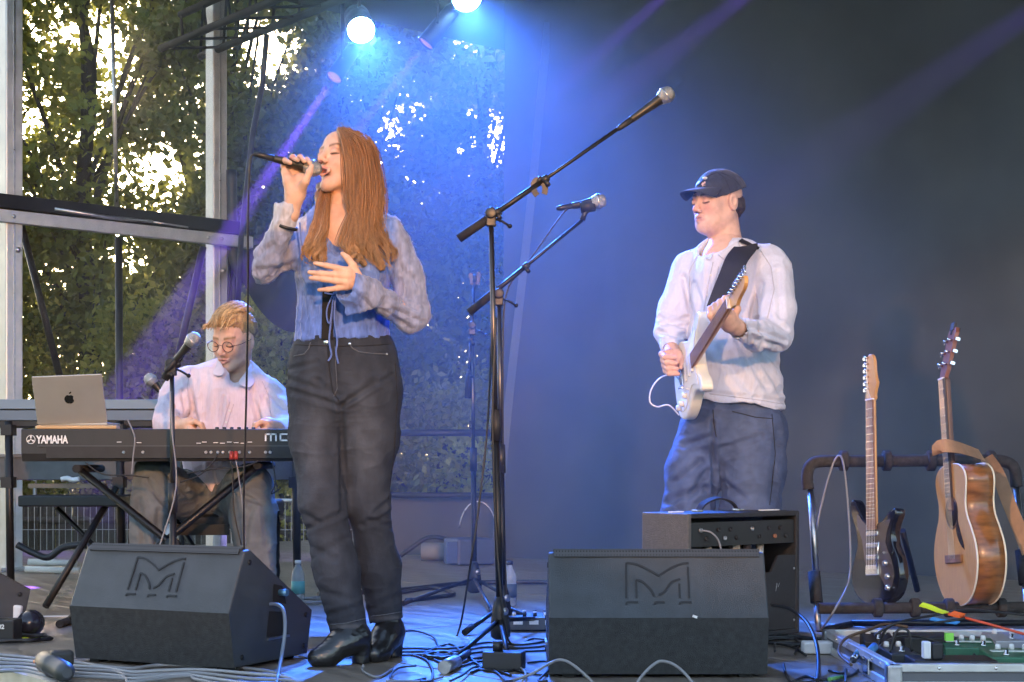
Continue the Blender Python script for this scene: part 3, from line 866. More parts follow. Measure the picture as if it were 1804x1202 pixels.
def head(S, M, wide=1.0, mouth=0.0, jaw=1.0, ear=True):
    sc = M.to_scale().x; Rm = M.to_3x3().normalized()
    def p(x, y, z): return M @ Vector((x * wide, y, z))
    def ball(x, y, z, r, k, op='add'): S.ball(p(x, y, z), r * sc, k * sc, op)
    def ell(x, y, z, r, k, op='add'): S.ell(p(x, y, z), [q * sc for q in (r[0] * wide, r[1], r[2])], Rm, k * sc, op)
    def cone(a, b, ra, rb, k, op='add'): S.cone(p(*a), p(*b), ra * sc, rb * sc, k * sc, None, op)
    ell(0, -0.022, 0.030, (0.073, 0.092, 0.082), 0.0)
    ell(0, 0.022, -0.018, (0.061, 0.066, 0.084), 0.03)
    dj = -0.012 * mouth
    for s in (-1, 1):
        cone((s * 0.048, -0.012, -0.045), (s * 0.017, 0.058, -0.092 + dj), 0.019 * jaw, 0.017 * jaw, 0.03)
        ell(s * 0.038, 0.052, -0.022, (0.024, 0.022, 0.026), 0.025)
    ball(0, 0.066, -0.097 + dj, 0.0165, 0.02)
    cone((-0.034, 0.074, 0.024), (0.034, 0.074, 0.024), 0.012, 0.012, 0.018)
    ell(0, 0.045, 0.055, (0.052, 0.038, 0.04), 0.02)
    for s in (-1, 1): ball(s * 0.032, 0.104, 0.004, 0.0175, 0.014, 'sub')
    cone((0, 0.084, 0.014), (0, 0.106, -0.026), 0.0068, 0.0098, 0.014)
    ball(0, 0.1075, -0.030, 0.0105, 0.007)
    for s in (-1, 1):
        ball(s * 0.0115, 0.098, -0.034, 0.0078, 0.006); ball(s * 0.032, 0.0775, 0.002, 0.0138, 0.005)
        cone((s * 0.021, 0.083, -0.059), (s * 0.004, 0.0935, -0.0555), 0.0042, 0.0058, 0.006)
        cone((s * 0.021, 0.083, -0.060 + dj * 0.6), (s * 0.002, 0.0925, -0.069 + dj), 0.0045, 0.0068, 0.006)
    if mouth > 0: ell(0, 0.096, -0.063 + dj * 0.6, (0.0165, 0.022, 0.0045 + 0.006 * mouth), 0.003, 'sub')
    else: cone((-0.02, 0.0955, -0.062), (0.02, 0.0955, -0.062), 0.0026, 0.0026, 0.004, 'sub')
    if ear:
        for s in (-1, 1):
            ell(s * 0.077, -0.012, -0.004, (0.0085, 0.018, 0.031), 0.008); ell(s * 0.086, -0.008, 0.000, (0.005, 0.009, 0.016), 0.004, 'sub')
def skin_col(v, M, base, lip, brow, mouth=0.0, seed=3, blush=0.5, hide_brow=1.0):
    Mi = M.inverted(); A = np.array(Mi)[:3, :3]; t = np.array(Mi)[:3, 3]
    q = v @ A.T + t
    c = np.tile(np.array(base, dtype=float), (len(v), 1))
    c *= (1 + 0.09 * vnoise(v * 70, seed) + 0.08 * vnoise(v * 22, seed + 1))[:, None]
    x, y, z = np.abs(q[:, 0]), q[:, 1], q[:, 2]
    face = (y > 0.03) & (np.abs(z) < 0.13) & (x < 0.09)
    g = lambda cx, cz, wx, wz: np.exp(-((x - cx) / wx) ** 2 - ((z - cz) / wz) ** 2) * face
    red = np.array([base[0] * 0.98, base[1] * 0.62, base[2] * 0.58])
    c = mixc(c, red, blush * g(0.038, -0.025, 0.02, 0.02) + blush * g(0, -0.03, 0.012, 0.012) * 1.2)
    dj = -0.012 * mouth
    lw = np.exp(-(x / 0.021) ** 6) * (np.exp(-((z + 0.0565) / 0.005) ** 4) + np.exp(-((z + 0.067 - dj) / 0.007) ** 4)) * (y > 0.075)
    c = mixc(c, lip, lw * 0.85)
    if mouth > 0: c = mixc(c, (0.05, 0.01, 0.012), np.exp(-(x / 0.016) ** 4 - ((z + 0.063 - dj * 0.6) / (0.005 + 0.005 * mouth)) ** 4) * (y > 0.05) * (y < 0.0905))
    else: c = mixc(c, (lip[0] * 0.35, lip[1] * 0.3, lip[2] * 0.3), np.exp(-(x / 0.02) ** 6 - ((z + 0.062) / 0.0022) ** 2) * (y > 0.07))
    bz = 0.0235 + 0.004 * np.sin(np.clip((x - 0.012) / 0.04, 0, 1) * 2.2)
    c = mixc(c, brow, 0.95 * hide_brow * np.exp(-((z - bz) / 0.0052) ** 2) * (x > 0.011) * (x < 0.049) * face)
    lz = -0.0045 - 0.003 * (1 - ((x - 0.032) / 0.014) ** 2)
    c = mixc(c, (0.05, 0.03, 0.025), 1.0 * np.exp(-((z - lz) / 0.0026) ** 2) * (np.abs(x - 0.032) < 0.0155) * (y > 0.06))
    c = mixc(c, red * 0.6, 0.6 * g(0.032, 0.011, 0.015, 0.007))
    nos = np.exp(-((x - 0.0065) / 0.0035) ** 2 - ((z + 0.039) / 0.003) ** 2) * (y > 0.09)
    c = mixc(c, red * 0.3, nos)
    return c
def fine_head(M, neck, neck_r, zc, h=0.0019, **kw):      # head and neck at a finer resolution, cut off level at zc
    c = M.translation
    S2 = Sdf((c.x - 0.15, c.y - 0.17, zc - 0.02), (c.x + 0.15, c.y + 0.17, c.z + 0.15), h)
    head(S2, M, **kw); S2.path(neck, neck_r, 0.03)
    return S2
def join_heads(S, S2, zc):                               # one surface: the body below the cut, the head above it
    S2.plane((0, 0, zc), (0, 0, -1))
    v, f = S.mesh(); v = smooth_mesh(v, f, 1); v2, f2 = S2.mesh()
    return np.concatenate([v, v2]), np.concatenate([f, f2 + len(v)])
def hand(S, M, curls, spread=(0.16, 0.04, -0.08, -0.22), thumb=None, sc=1.0, side=1):
    # local: x to the thumb side, y along the fingers, z out of the back of the hand
    def p(x, y, z): return M @ Vector((x * side * sc, y * sc, z * sc))
    kx = (0.030, 0.010, -0.010, -0.028); ln = (0.070, 0.079, 0.073, 0.057); ky = (0.086, 0.089, 0.085, 0.077)
    for i in range(4):
        S.cone(p(kx[i] * 0.55, 0.0, 0), p(kx[i], ky[i], 0.002), 0.0145 * sc, 0.0108 * sc, 0.010 * sc)
    for i in range(4):
        pos = Vector((kx[i], ky[i], 0.002)); ang = 0.0; rr = (0.0095, 0.0085, 0.0078, 0.0064)
        q = p(*pos)
        for j, fr in enumerate((0.44, 0.31, 0.25)):
            ang += curls[i][j]
            d = Vector((math.sin(spread[i]) * math.cos(ang), math.cos(spread[i]) * math.cos(ang), -math.sin(ang)))
            pos = pos + d * ln[i] * fr; q2 = p(*pos)
            S.cone(q, q2, rr[j] * sc, rr[j + 1] * sc, 0.004 * sc); q = q2
    th = thumb or [(0.016, 0.012, -0.006), (0.038, 0.045, -0.014), (0.050, 0.074, -0.016), (0.054, 0.097, -0.014)]
    S.path([p(*a) for a in th], [r * sc for r in (0.016, 0.0125, 0.0105, 0.0075)], 0.008 * sc)
def tubes_np(paths, rad, n=5, taper=(0.6, 1.0, 0.25)):   # many slender tubes as one vertex/face array
    vs, fs, b = [], [], 0
    for P, r in zip(paths, rad):
        P = np.asarray(P); m = len(P)
        T = np.gradient(P, axis=0); T /= np.linalg.norm(T, axis=1)[:, None] + 1e-9
        up = np.array([0.3, 1.0, 0.2]); A = np.cross(T, up); A /= np.linalg.norm(A, axis=1)[:, None] + 1e-9
        B = np.cross(T, A)
        tt = np.linspace(0, 1, m); rr = r * np.interp(tt, [0, 0.4, 1], taper)
        for k in range(n):
            q = 2 * math.pi * k / n
            vs.append(P + (A * math.cos(q) + B * math.sin(q)) * rr[:, None])
        for k in range(n):
            k2 = (k + 1) % n; i = np.arange(m - 1)
            fs.append(np.stack([b + k * m + i, b + k * m + i + 1, b + k2 * m + i + 1, b + k2 * m + i], 1))
        b += n * m
    return np.concatenate(vs), np.concatenate(fs)
# ------------------------------------------------------------------ the singer
skin_m = mat('skin', (0.6, 0.4, 0.3), 0.55, 0, 0.35, attr='col', noise=0.07, nscale=60, bump=0.03, bscale=500)
skin_m.node_tree.nodes['Principled BSDF'].inputs['Subsurface Weight'].default_value = 0.03
skin_m.node_tree.nodes['Principled BSDF'].inputs['Subsurface Radius'].default_value = (0.01, 0.004, 0.002)
SG = 5.0
def G(px, py, dy=0.0): return W(px, py, SG + dy)
singer = thing('person', 'woman in sheer blue blouse and dark jeans singing into a handheld microphone', 'person', (W(610, 1170, SG).x, SG, 0))
hM = head_frame(G(607, 289, 0.0), (-0.60, -0.74, 0.25), up=(-0.07, 0.05, 1), sc=0.97)
S = Sdf(tuple(G(425, 1190, -0.36) - V(0, 0, 0.0)), tuple(G(765, 210, 0.2)), 0.003)
S.path([G(601, 380, 0.0), G(604, 405, 0.02)], (0.046, 0.055), 0.03)
# shoulders, chest, waist
S.cone(G(556, 414), G(668, 408), 0.048, 0.048, 0.05)
S.cone(G(604, 425), G(604, 470, -0.01), 0.128, 0.125, 0.04, ((0, 1, 0), 0.66))
S.cone(G(604, 470), G(605, 600), 0.125, 0.122, 0.03, ((0, 1, 0), 0.66))
S.cone(G(605, 600), G(606, 680), 0.13, 0.14, 0.03, ((0, 1, 0), 0.66))
legA = [G(560, 690), G(568, 890, -0.07), G(617, 1110, -0.06)]
legB = [G(652, 690), G(652, 890, 0.0), G(682, 1092, 0.07)]
S.path(legA, (0.06, 0.034, 0.028), 0.03); S.path(legB, (0.06, 0.034, 0.028), 0.03)
armR = [G(537, 418), G(466, 470, -0.09), G(513, 377, -0.17)]
armL = [G(690, 413), G(731, 562, -0.04), G(642, 503, -0.20)]
S.path(armR, (0.038, 0.029, 0.022), 0.02); S.path(armL, (0.038, 0.029, 0.021), 0.02)
# hand round the microphone (image left) : the handle runs from (450,271) to (560,298)
micA = G(452, 272, -0.19); micB = G(560, 299, -0.155)
mic_d = (micB - micA).normalized()
palm_up = (G(533, 296, -0.2) - G(513, 377, -0.17)).normalized()
hR = frame(G(514, 374, -0.17), palm_up, z=(-0.55, -0.6, 0.1))     # x -> up, z -> outwards
Mr = Matrix(((0, 1, 0, 0), (1, 0, 0, 0), (0, 0, -1, 0), (0, 0, 0, 1)))
# palm and fingers placed by hand round the handle
def Hp(px, py, dy): return G(px, py, dy)
S.path([Hp(512, 376, -0.170), Hp(521, 340, -0.175), Hp(530, 318, -0.165)], (0.026, 0.029, 0.024), 0.015)
S.path([Hp(517, 350, -0.18), Hp(510, 322, -0.185), Hp(502, 303, -0.175)], (0.022, 0.018, 0.013), 0.012)
for pts, rs in (((( 508, 312, -0.165), (500, 293, -0.150), (502, 283, -0.180), (511, 287, -0.205)), (0.011, 0.0098, 0.009, 0.0075)),
                (((516, 312, -0.155), (512, 287, -0.140), (516, 277, -0.175), (524, 282, -0.203)), (0.011, 0.0102, 0.009, 0.0078)),
                (((524, 312, -0.148), (524, 285, -0.132), (529, 277, -0.165), (536, 284, -0.197)), (0.011, 0.0102, 0.009, 0.0078)),
                (((531, 312, -0.142), (535, 290, -0.128), (541, 282, -0.155), (546, 288, -0.190)), (0.011, 0.0100, 0.009, 0.0076)),
                (((527, 338, -0.185), (538, 320, -0.215), (545, 304, -0.218), (549, 293, -0.210)), (0.018, 0.0125, 0.0105, 0.008))):
    S.path([Hp(*q) for q in pts], rs, 0.006)
# free hand before the chest, fingers to the left
for pts, rs in ((((612, 478, -0.235), (592, 472, -0.245), (575, 468, -0.243), (555, 464, -0.232)), (0.0125, 0.0100, 0.0088, 0.0066)),
                (((611, 487, -0.238), (590, 484, -0.250), (567, 482, -0.248), (545, 480, -0.236)), (0.0128, 0.0102, 0.0090, 0.0068)),
                (((610, 496, -0.236), (590, 495, -0.248), (568, 492, -0.246), (547, 490, -0.234)), (0.0125, 0.0100, 0.0088, 0.0066)),
                (((610, 505, -0.228), (594, 508, -0.238), (578, 510, -0.236), (562, 511, -0.226)), (0.0118, 0.0090, 0.0080, 0.0060)),
                (((628, 484, -0.212), (622, 468, -0.222), (612, 455, -0.226), (603, 447, -0.222)), (0.016, 0.0125, 0.0102, 0.0072))):
    S.path([Hp(*q) for q in pts], rs, 0.004)
S.cone(Hp(640, 502, -0.2), Hp(612, 480, -0.232), 0.020, 0.014, 0.012); S.cone(Hp(640, 502, -0.2), Hp(612, 501, -0.230), 0.020, 0.014, 0.012)
zc = G(0, 402).z
S2 = fine_head(hM, [hM @ V(0, -0.025, -0.06), G(601, 372, 0.0), G(604, 405, 0.02)], (0.046, 0.047, 0.055), zc, wide=0.96, mouth=0.75, jaw=0.85, ear=True)
v, f = join_heads(S, S2, zc)
col = skin_col(v, hM, (0.62, 0.375, 0.265), (0.50, 0.17, 0.14), (0.22, 0.12, 0.07), mouth=0.75, blush=0.35)
cmesh('body', v, f, col, skin_m, singer)

# blouse
blouse_m = mat('sheer_blouse', (0.3, 0.35, 0.5), 0.65, 0, 0.3, attr='col', noise=0.14, nscale=16, stretch=(5, 2, 1), sheen=0.3, bump=0.25, bscale=70)
S = Sdf(tuple(G(425, 625, -0.34)), tuple(G(765, 335, 0.2)), 0.0032)
S.cone(G(550, 415), G(674, 409), 0.056, 0.056, 0.03)
S.cone(G(604, 424), G(604, 475, -0.01), 0.139, 0.146, 0.04, ((0, 1, 0), 0.70))
S.cone(G(604, 475, -0.01), G(604, 560), 0.146, 0.139, 0.03, ((0, 1, 0), 0.72))
S.cone(G(604, 560), G(604, 615), 0.141, 0.158, 0.03, ((0, 1, 0), 0.74))
for x in (570, 640): S.ell(G(x, 470, -0.085), (0.062, 0.05, 0.066), None, 0.05)
S.path([G(540, 416), G(500, 448, -0.045), G(463, 474, -0.09), G(470, 455, -0.12), G(500, 397, -0.16)], (0.052, 0.050, 0.045, 0.041, 0.034), 0.02)
S.path([G(686, 412), G(716, 480, -0.02), G(731, 552, -0.04), G(722, 562, -0.06), G(680, 535, -0.13), G(655, 512, -0.18)], (0.053, 0.050, 0.045, 0.042, 0.036, 0.033), 0.02)
# turned-back cuff on the raised wrist, flared cuff on the other
S.cone(G(500, 397, -0.16), G(506, 368, -0.168), 0.030, 0.040, 0.006); S.plane_cut = None
S.cone(G(655, 512, -0.18), G(622, 508, -0.21), 0.036, 0.058, 0.012, ((0.3, 1, 0), 0.72))
S.cone(G(652, 530, -0.19), G(614, 552, -0.20), 0.026, 0.010, 0.03, ((0.3, 1, 0), 0.6))
S.cone(G(612, 500, -0.22), G(632, 502, -0.205), 0.050, 0.030, 0.004, ((0.3, 1, 0), 0.72), 'sub')
S.cone(G(508, 345, -0.170), G(505, 372, -0.168), 0.040, 0.030, 0.004, None, 'sub')
S.cone(G(598, 372, -0.06), G(592, 455, -0.17), 0.075, 0.018, 0.01, None, 'sub')
S.cone(G(590, 470, -0.16), G(579, 525, -0.13), 0.012, 0.016, 0.004, None, 'sub'); S.cone(G(579, 525, -0.125), G(577, 640, -0.118), 0.018, 0.024, 0.004, None, 'sub')
S.plane(G(604, 600), (0.03, 0.0, -1))
v, f = S.mesh()
v = drape(v, f, 0.0032, (16, 14, 6), 5)
v = folds(v, f, [(455, 478, 500, 470, 5, 5), (470, 490, 520, 462, 5, 5), (448, 455, 480, 432, 5, 4), (735, 545, 690, 525, 4, 5), (740, 565, 690, 545, 4, 5), (725, 580, 680, 548, 4, 4), (705, 470, 735, 500, 6, 4), (700, 440, 712, 520, 6, 3), (640, 520, 655, 560, 4, 4), (625, 515, 660, 548, 4, 4), (530, 500, 540, 585, 7, 5), (552, 510, 556, 590, 7, 5), (645, 560, 655, 598, 6, 4), (670, 560, 672, 598, 6, 4)], SG)
q = to_px(v); n1 = vnoise(v * np.array([70, 30, 9]), 4)
col = np.tile(np.array([0.13, 0.215, 0.52]), (len(v), 1))
sl = np.clip(np.maximum((q[:, 0] - 690) / 14, (522 - q[:, 0]) / 12), 0, 1)
sl = np.maximum(sl, np.clip((q[:, 0] - 625) / 20, 0, 1) * (v[:, 1] < SG - 0.145))
col = mixc(col, (0.22, 0.235, 0.32), sl * 0.9)
col = mixc(col, (0.07, 0.14, 0.46), np.clip((q[:, 1] - 500) / 60, 0, 1) * (1 - sl) * 0.7)
cuff = np.clip((410 - q[:, 1]) / 8, 0, 1) * (q[:, 0] < 540)
col = mixc(col, (0.42, 0.41, 0.45), cuff)
col *= (1 + 0.28 * n1 + 0.22 * vnoise(v * np.array([160, 160, 60]), 14))[:, None]
blouse = cmesh('blouse', v, f, col, blouse_m, singer)
tie_m = mat('blue_tie', (0.09, 0.15, 0.42), 0.6)
b = MB()
b.tube(spline([G(588, 515, -0.145), G(584, 560, -0.14), G(580, 600, -0.135), G(584, 625, -0.13), G(578, 636, -0.13)], 5), 0.0032, 6)
b.tube(spline([G(592, 515, -0.145), G(589, 560, -0.145), G(594, 600, -0.14), G(592, 620, -0.135), G(596, 641, -0.13)], 5), 0.0032, 6)
b.tube(spline([G(586, 520, -0.148), G(576, 545, -0.145), G(577, 565, -0.145), G(582, 566, -0.146), G(588, 522, -0.148)], 5), 0.0026, 6)
b.tube(spline([G(572, 516, -0.143), G(588, 519, -0.150), G(600, 516, -0.145)], 4), 0.0028, 6)
b.tube(spline([G(528, 392, -0.17), G(531, 425, -0.16), G(536, 470, -0.15)], 5), 0.0026, 6)
b.build('tie', tie_m, singer)
b = MB(); b.strip(spline([G(579, 512, -0.122), G(578, 550, -0.112), G(577, 598, -0.108)], 4), 0.036, 0.012, (0, -1, 0)); b.build('camisole', mat('black_knit', (0.008, 0.008, 0.009), 0.9), singer)
b = MB(); M = zframe(G(513, 397, -0.165), (G(505, 368, -0.168) - G(500, 410, -0.15)))
b.lathe([(0.036, -0.005), (0.0395, -0.005), (0.0395, 0.005), (0.036, 0.005)], 24, zframe(G(503, 398, -0.160), (G(507, 368, -0.168) - G(495, 410, -0.15))), closed=True); b.build('bracelet', black_plastic, singer)

# jeans
denim_b = mat('black_denim', (0.03, 0.033, 0.04), 0.85, 0, 0.25, attr='col', noise=0.22, nscale=22, stretch=(1, 1, 0.6), bump=0.2, bscale=350)
S = Sdf(tuple(G(485, 1135, -0.28)), tuple(G(735, 575, 0.26)), 0.0038)
fy = ((0, 1, 0), 0.72)
S.cone(G(604, 588), G(605, 640), 0.139, 0.170, 0.02, ((0, 1, 0), 0.73))
S.cone(G(605, 640), G(606, 690), 0.170, 0.178, 0.03, ((0, 1, 0), 0.70))
S.path([G(562, 690, 0.0), G(558, 770, -0.02), G(568, 885, -0.07), G(592, 1000, -0.06), G(615, 1112, -0.06)], (0.097, 0.084, 0.068, 0.069, 0.059), 0.035)
S.path([G(650, 690, 0.0), G(652, 770, 0.0), G(648, 885, 0.01), G(668, 1000, 0.05), G(681, 1098, 0.07)], (0.103, 0.089, 0.064, 0.066, 0.054), 0.035)
for x, d in ((575, 0.06), (640, 0.06)): S.ell(G(x, 690, d), (0.09, 0.075, 0.10), None, 0.04)
S.cone(G(603, 735, -0.16), G(604, 900, -0.16), 0.004, 0.02, 0.03, None, 'sub')
S.plane(G(604, 592), (0.0, -0.05, 1))
S.plane(W(615, 1116, 4.94), (-0.22, 0, -1)) if False else None
sl_, X_, Y_, Z_ = S.sub(S.lo, S.lo + S.h * (S.n - 1))
zcut = np.where(X_ < G(651, 0).x, W(615, 1111, 4.94).z + (X_ - W(615, 0, 4.94).x) * 0.15, W(681, 1093, 5.07).z + (X_ - W(681, 0, 5.07).x) * 0.15)
S.F[sl_] = np.maximum(S.F[sl_], (zcut - Z_).astype(np.float32) + 0 * Y_)
v, f = S.mesh()
v = drape(v, f, 0.0014, (9, 9, 14), 11)
v = folds(v, f, [(a_, b_, c_, d_, w_, p_ * 0.65) for a_, b_, c_, d_, w_, p_ in [(510, 650, 560, 638, 4, 4), (508, 668, 575, 690, 5, 6), (515, 690, 590, 712, 5, 6), (600, 715, 660, 672, 5, 9), (598, 716, 690, 662, 4, 5), (600, 700, 560, 672, 5, 6), (602, 712, 604, 900, 5, 10), (690, 660, 705, 680, 5, 3),
                 (532, 905, 560, 920, 5, 7), (535, 935, 600, 905, 5, 7), (540, 960, 590, 985, 6, 6), (545, 985, 610, 950, 6, 5), (690, 880, 660, 905, 5, 8), (690, 905, 640, 925, 5, 7), (692, 930, 650, 915, 5, 6), (560, 1040, 620, 1060, 6, 5), (575, 1085, 640, 1065, 5, 6), (700, 1050, 660, 1070, 6, 5), (577, 600, 582, 700, 3, 3), (585, 605, 590, 705, 3, -2)]], SG)
q = to_px(v)
col = np.tile(np.array([0.025, 0.031, 0.044]), (len(v), 1))
wear = np.exp(-((q[:, 0] - 640) / 28) ** 2 - ((q[:, 1] - 780) / 90) ** 2) + 0.7 * np.exp(-((q[:, 0] - 550) / 25) ** 2 - ((q[:, 1] - 790) / 110) ** 2) + 0.5 * np.exp(-((q[:, 1] - 1000) / 70) ** 2) * np.exp(-((q[:, 0] - 575) / 30) ** 2)
col = mixc(col, (0.072, 0.083, 0.106), wear * 0.8 + 0.15 * vnoise(v * 25, 9))
hem = np.exp(-((q[:, 1] - np.where(q[:, 0] < 651, 1104, 1089)) / 4.0) ** 2)
col = mixc(col, (0.10, 0.105, 0.115), hem * 0.6)
jeans = cmesh('jeans', v, f, col, denim_b, singer)
stitch = mat('stitch', (0.16, 0.15, 0.14), 0.8)
bv = surface(v, f); sdark = mat('seam_dark', (0.012, 0.014, 0.02), 0.9); slight = mat('seam_light', (0.075, 0.085, 0.105), 0.85)
seam(bv, [(616, 606), (621, 614), (632, 620), (655, 623), (682, 624)], 0.0022, slight, jeans, 'pocket_seam')
seam(bv, [(547, 603), (544, 614), (536, 624), (517, 628)], 0.0022, slight, jeans, 'pocket_seam')
seam(bv, [(519, 607), (560, 609), (604, 610), (650, 609), (688, 606)], 0.0018, sdark, jeans, 'waistband_seam')
seam(bv, [(577, 608), (580, 650), (586, 690), (597, 706)], 0.0020, sdark, jeans, 'fly_seam'); seam(bv, [(590, 610), (592, 650), (594, 685), (588, 698)], 0.0014, slight, jeans, 'fly_seam')
seam(bv, [(696, 640), (700, 700), (694, 800), (684, 880)], 0.0018, sdark, jeans, 'side_seam')
seam(bv, [(582, 1101), (610, 1098), (648, 1089)], 0.0018, slight, jeans, 'hem_seam'); seam(bv, [(654, 1086), (680, 1083), (707, 1078)], 0.0018, slight, jeans, 'hem_seam')
stud(bv, 575, 603, 0.0095, chrome, jeans, 'waist_button'); stud(bv, 616, 606, 0.0055, chrome, jeans, 'rivet'); stud(bv, 681, 624, 0.004, chrome, jeans, 'rivet')
b = MB(); b.strip(spline([G(520, 600, -0.05), G(555, 602, -0.105), G(604, 603, -0.126), G(655, 601, -0.105), G(688, 600, -0.05)], 6), 0.004, 0.003, (0, -1, 0)); b.build('waistband_seam', denim_b, jeans) if False else None

# ankle boots
leather = mat('black_leather', (0.012, 0.012, 0.013), 0.28, 0, 0.6, noise=0.2, nscale=30, bump=0.12, bscale=60, coat=0.3)
for nm, ank, heel, toe, zt in (('boot', W(617, 1105, 4.93), W(630, 1168, 4.93), W(565, 1168, 4.86), 0.16), ('boot', W(682, 1090, 5.06), W(690, 1152, 5.08), W(662, 1162, 4.97), 0.16)):
    S = Sdf((min(heel.x, toe.x) - 0.09, min(heel.y, toe.y) - 0.12, -0.01), (max(heel.x, ank.x) + 0.09, max(heel.y, toe.y) + 0.12, 0.25), 0.003)
    h0 = Vector((heel.x, heel.y, 0)); t0 = Vector((toe.x, toe.y, 0)); d = (t0 - h0).normalized()
    a0 = Vector((ank.x, ank.y, 0.145))
    S.path([a0, h0 * 0.85 + a0 * 0.15 + V(0, 0, 0.06)], (0.038, 0.041), 0.02)
    S.cone(h0 + V(0, 0, 0.085), h0 + d * 0.06 + V(0, 0, 0.07), 0.038, 0.039, 0.03)
    S.cone(h0 + d * 0.05 + V(0, 0, 0.065), t0 - d * 0.02 + V(0, 0, 0.033), 0.039, 0.032, 0.04)
    S.cone(t0 - d * 0.02 + V(0, 0, 0.03), t0 + d * 0.012 + V(0, 0, 0.026), 0.036, 0.030, 0.03)
    S.cone(h0 - d * 0.012 + V(0, 0, 0.055), h0 - d * 0.012 + V(0, 0, -0.005), 0.033, 0.029, 0.01)
    S.cone(h0 + d * 0.055 + V(0.2, -0.3, 0.006) * 0, h0 + d * 0.085 + V(0, 0, 0.004), 0.02, 0.012, 0.01, None, 'sub')
    S.plane((0, 0, 0.001), (0, 0, -1))
    v, f = S.mesh(); v = drape(v, f, 0.0004, (30, 30, 50), 2)
    cmesh(nm, v, f, None, leather, singer)

# long hair: a solid mass under many locks
hair_m = mat('brown_hair', (0.2, 0.1, 0.05), 0.42, 0, 0.45, attr='col', noise=0.22, nscale=40, stretch=(3, 3, 0.35), sheen=0.1)
S = Sdf(tuple(G(515, 500, -0.22)), tuple(G(715, 215, 0.2)), 0.0034)
Rh = hM.to_3x3().normalized()
S.ell(hM @ V(0, -0.026, 0.036), (0.077, 0.096, 0.082), Rh, 0)
S.path([G(634, 275, 0.04), G(643, 330, 0.03), G(649, 385, 0.02), G(656, 425, -0.02)], (0.055, 0.054, 0.046, 0.026), 0.03)
S.path([G(620, 300, 0.09), G(625, 400, 0.10)], (0.08, 0.07), 0.03)
S.path([G(634, 262, -0.03), G(637, 320, -0.052), G(640, 385, -0.085), G(650, 440, -0.115), G(672, 470, -0.115)], (0.034, 0.032, 0.026, 0.020, 0.012), 0.02)
S.path([G(566, 330, 0.03), G(563, 380, -0.035), G(552, 430, -0.11), G(562, 462, -0.13)], (0.013, 0.016, 0.016, 0.010), 0.02)
S.path([G(640, 400, -0.10), G(625, 435, -0.135), G(640, 465, -0.14)], (0.02, 0.016, 0.008), 0.02)
# keep the face open
S.ell(hM @ V(0.004, 0.085, -0.035), (0.052, 0.075, 0.098), Rh, 0.006, 'sub')
S.ell(hM @ V(0, 0.10, 0.01), (0.048, 0.05, 0.062), Rh, 0.006, 'sub')
v1, f1 = S.mesh(); v1 = drape(v1, f1, 0.003, (45, 45, 5), 21)
guides = [  # image-space paths (x, y, depth offset), from the parting to the ends
    [(596, 229, -0.05), (603, 250, -0.085), (611, 290, -0.088), (614, 335, -0.090), (619, 385, -0.112), (632, 430, -0.150), (650, 462, -0.160)],
    [(600, 228, -0.04), (617, 250, -0.078), (625, 295, -0.088), (628, 345, -0.092), (633, 395, -0.118), (652, 440, -0.152), (676, 478, -0.150)],
    [(604, 228, -0.03), (630, 250, -0.062), (642, 300, -0.082), (644, 350, -0.088), (650, 400, -0.112), (668, 440, -0.142), (684, 482, -0.140)],
    [(608, 228, -0.01), (645, 256, -0.035), (660, 310, -0.060), (664, 360, -0.068), (672, 405, -0.088), (684, 440, -0.110), (690, 472, -0.118)],
    [(612, 229, 0.02), (655, 262, 0.00), (669, 318, -0.02), (676, 370, -0.028), (682, 410, -0.045), (692, 440, -0.072), (694, 462, -0.09)],
    [(612, 229, 0.06), (650, 262, 0.07), (668, 330, 0.06), (676, 385, 0.05), (680, 420, 0.04), (682, 440, 0.03), (684, 460, 0.02)]]
guides = [[(640 + (x_ - 640) * 0.72 if x_ > 640 and y_ < 425 else x_, y_, d_) for x_, y_, d_ in g_] for g_ in guides]
guides2 = [
    [(572, 318, -0.02), (562, 352, -0.055), (556, 388, -0.095), (543, 420, -0.140), (537, 445, -0.158), (545, 466, -0.165)],
    [(577, 330, -0.03), (571, 362, -0.062), (566, 398, -0.105), (556, 430, -0.150), (555, 455, -0.165), (566, 472, -0.170)],
    [(583, 338, -0.03), (577, 370, -0.062), (575, 405, -0.105), (570, 435, -0.148), (576, 460, -0.160), (590, 474, -0.168)]]
guides3 = [
    [(624, 360, -0.100), (612, 395, -0.118), (606, 425, -0.150), (612, 452, -0.168), (628, 470, -0.172)],
    [(634, 365, -0.100), (626, 400, -0.122), (622, 432, -0.158), (634, 456, -0.172), (655, 474, -0.170)]]
paths, rads, cid = [], [], []
